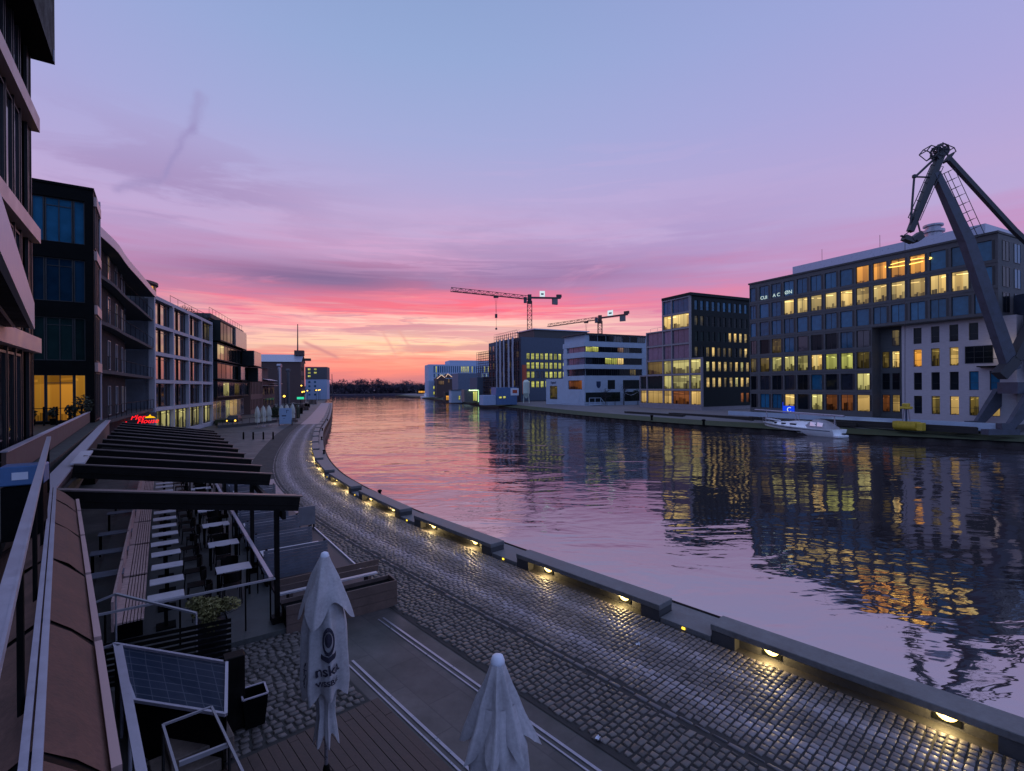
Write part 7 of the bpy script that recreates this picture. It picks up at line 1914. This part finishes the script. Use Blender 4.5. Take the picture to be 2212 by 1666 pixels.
b = MB()
cr = [(.30, 1.05, .55), (.34, 1.0, 1.0), (.50, .95, .95), (.66, .75, .55), (.80, .45, .30)]
vs = []; 
for f, w, h in cr:
    zs = 1.05+.42*f*f; vs += [(f*LB, w*1.1, zs-.02), (f*LB, w*.85, zs+h*.8), (f*LB, -w*.85, zs+h*.8), (f*LB, -w*1.1, zs-.02)]
fs = [(0, 1, 2, 3), (19, 18, 17, 16)]
for i in range(4):
    for k in range(3): fs.append((4*i+k, 4*i+k+1, 4*i+5+k, 4*i+4+k))
b.add(vs, fs); b.build('cabin', M['boat_white'], t)
for sd in (1, -1):
    for f, l, zz in ((.50, 1.1, 1.42), (.64, .8, 1.40), (.77, .5, 1.42)):
        w = {.50: .95, .64: .78, .77: .54}[f]*1.02
        b = MB(); b.box(f*LB-l/2, f*LB+l/2, sd*w-.06, sd*w+.06, zz-.10, zz+.12); b.build('porthole', M['gl_dark'], t)
# sprayhood and cockpit tent
b = MB(); pr = [(.05, 1.25, .05), (.09, 1.3, .6), (.14, 1.3, 1.05), (.20, 1.3, 1.30), (.27, 1.25, 1.30), (.31, 1.15, 1.0), (.37, 1.0, .6)]; vs = []
for f, w, h in pr:
    zs = 1.05
    for k in range(9): a = PI*k/8; vs.append((f*LB, w*math.cos(a), zs+h*math.sin(a)**.7))
b.add(vs, [(9*i+k, 9*i+k+1, 9*i+10+k, 9*i+9+k) for i in range(6) for k in range(8)]); b.build('canopy', M['canvas_boat'], t, smooth=True)
for sd in (1, -1):
    for f0, f1 in ((.12, .185), (.20, .27)):
        b = MB(); b.add([(f0*LB, sd*1.27, 1.4), (f1*LB, sd*1.28, 1.4), (f1*LB, sd*1.14, 2.0), (f0*LB, sd*1.12, 1.9)], [(0, 1, 2, 3)]); b.build('canopy_window', M['gl_soft'], t, fixn=False)
b = MB(); b.tube((-.8, .2, 3.0), (LB+1.4, .2, 3.25), .13, 10); b.tube((.5, .35, 2.85), (LB*.6, .35, 3.0), .07, 8); b.build('mast', M['steel'], t)
for x, z in ((LB*.48, 3.1), (LB*.52, 3.1), (.6, 3.0), (LB*.93, 3.2)): b = MB(); b.tube((x-.2, .5, 1.4), (x, .2, z), .035, 5); b.tube((x+.2, -.4, 1.4), (x, .2, z), .035, 5); b.build('mast_support', M['steel'], t)
b = MB(); b.tube((LB*.72, .3, 1.75), (LB*.94, .15, 1.95), .12, 8); b.build('furled_sail', M['sign_white'], t)
b = MB()
for z in (.35, .7):
    b.path([(LB*.84, .75, 1.35+z), (LB*.93, .4, 1.42+z), (LB*1.0, 0, 1.46+z), (LB*.93, -.4, 1.42+z), (LB*.84, -.75, 1.35+z)], .022, 5)
for x, y in ((LB*.84, .75), (LB*.93, .4), (LB*1.0, 0), (LB*.93, -.4), (LB*.84, -.75)): b.tube((x, y, 1.3), (x, y, 2.12), .022, 5)
for y in (.9, -.9): b.tube((LB*.84, y*.83, 2.0), (LB*.4, y*1.75, 1.75), .012, 4)
b.build('pulpit', M['steel'], t)
b = MB(); b.bevbox(-.75, .05, -1.2, 1.2, .02, .35, .05); b.build('stern_platform', M['boat_white'], t)
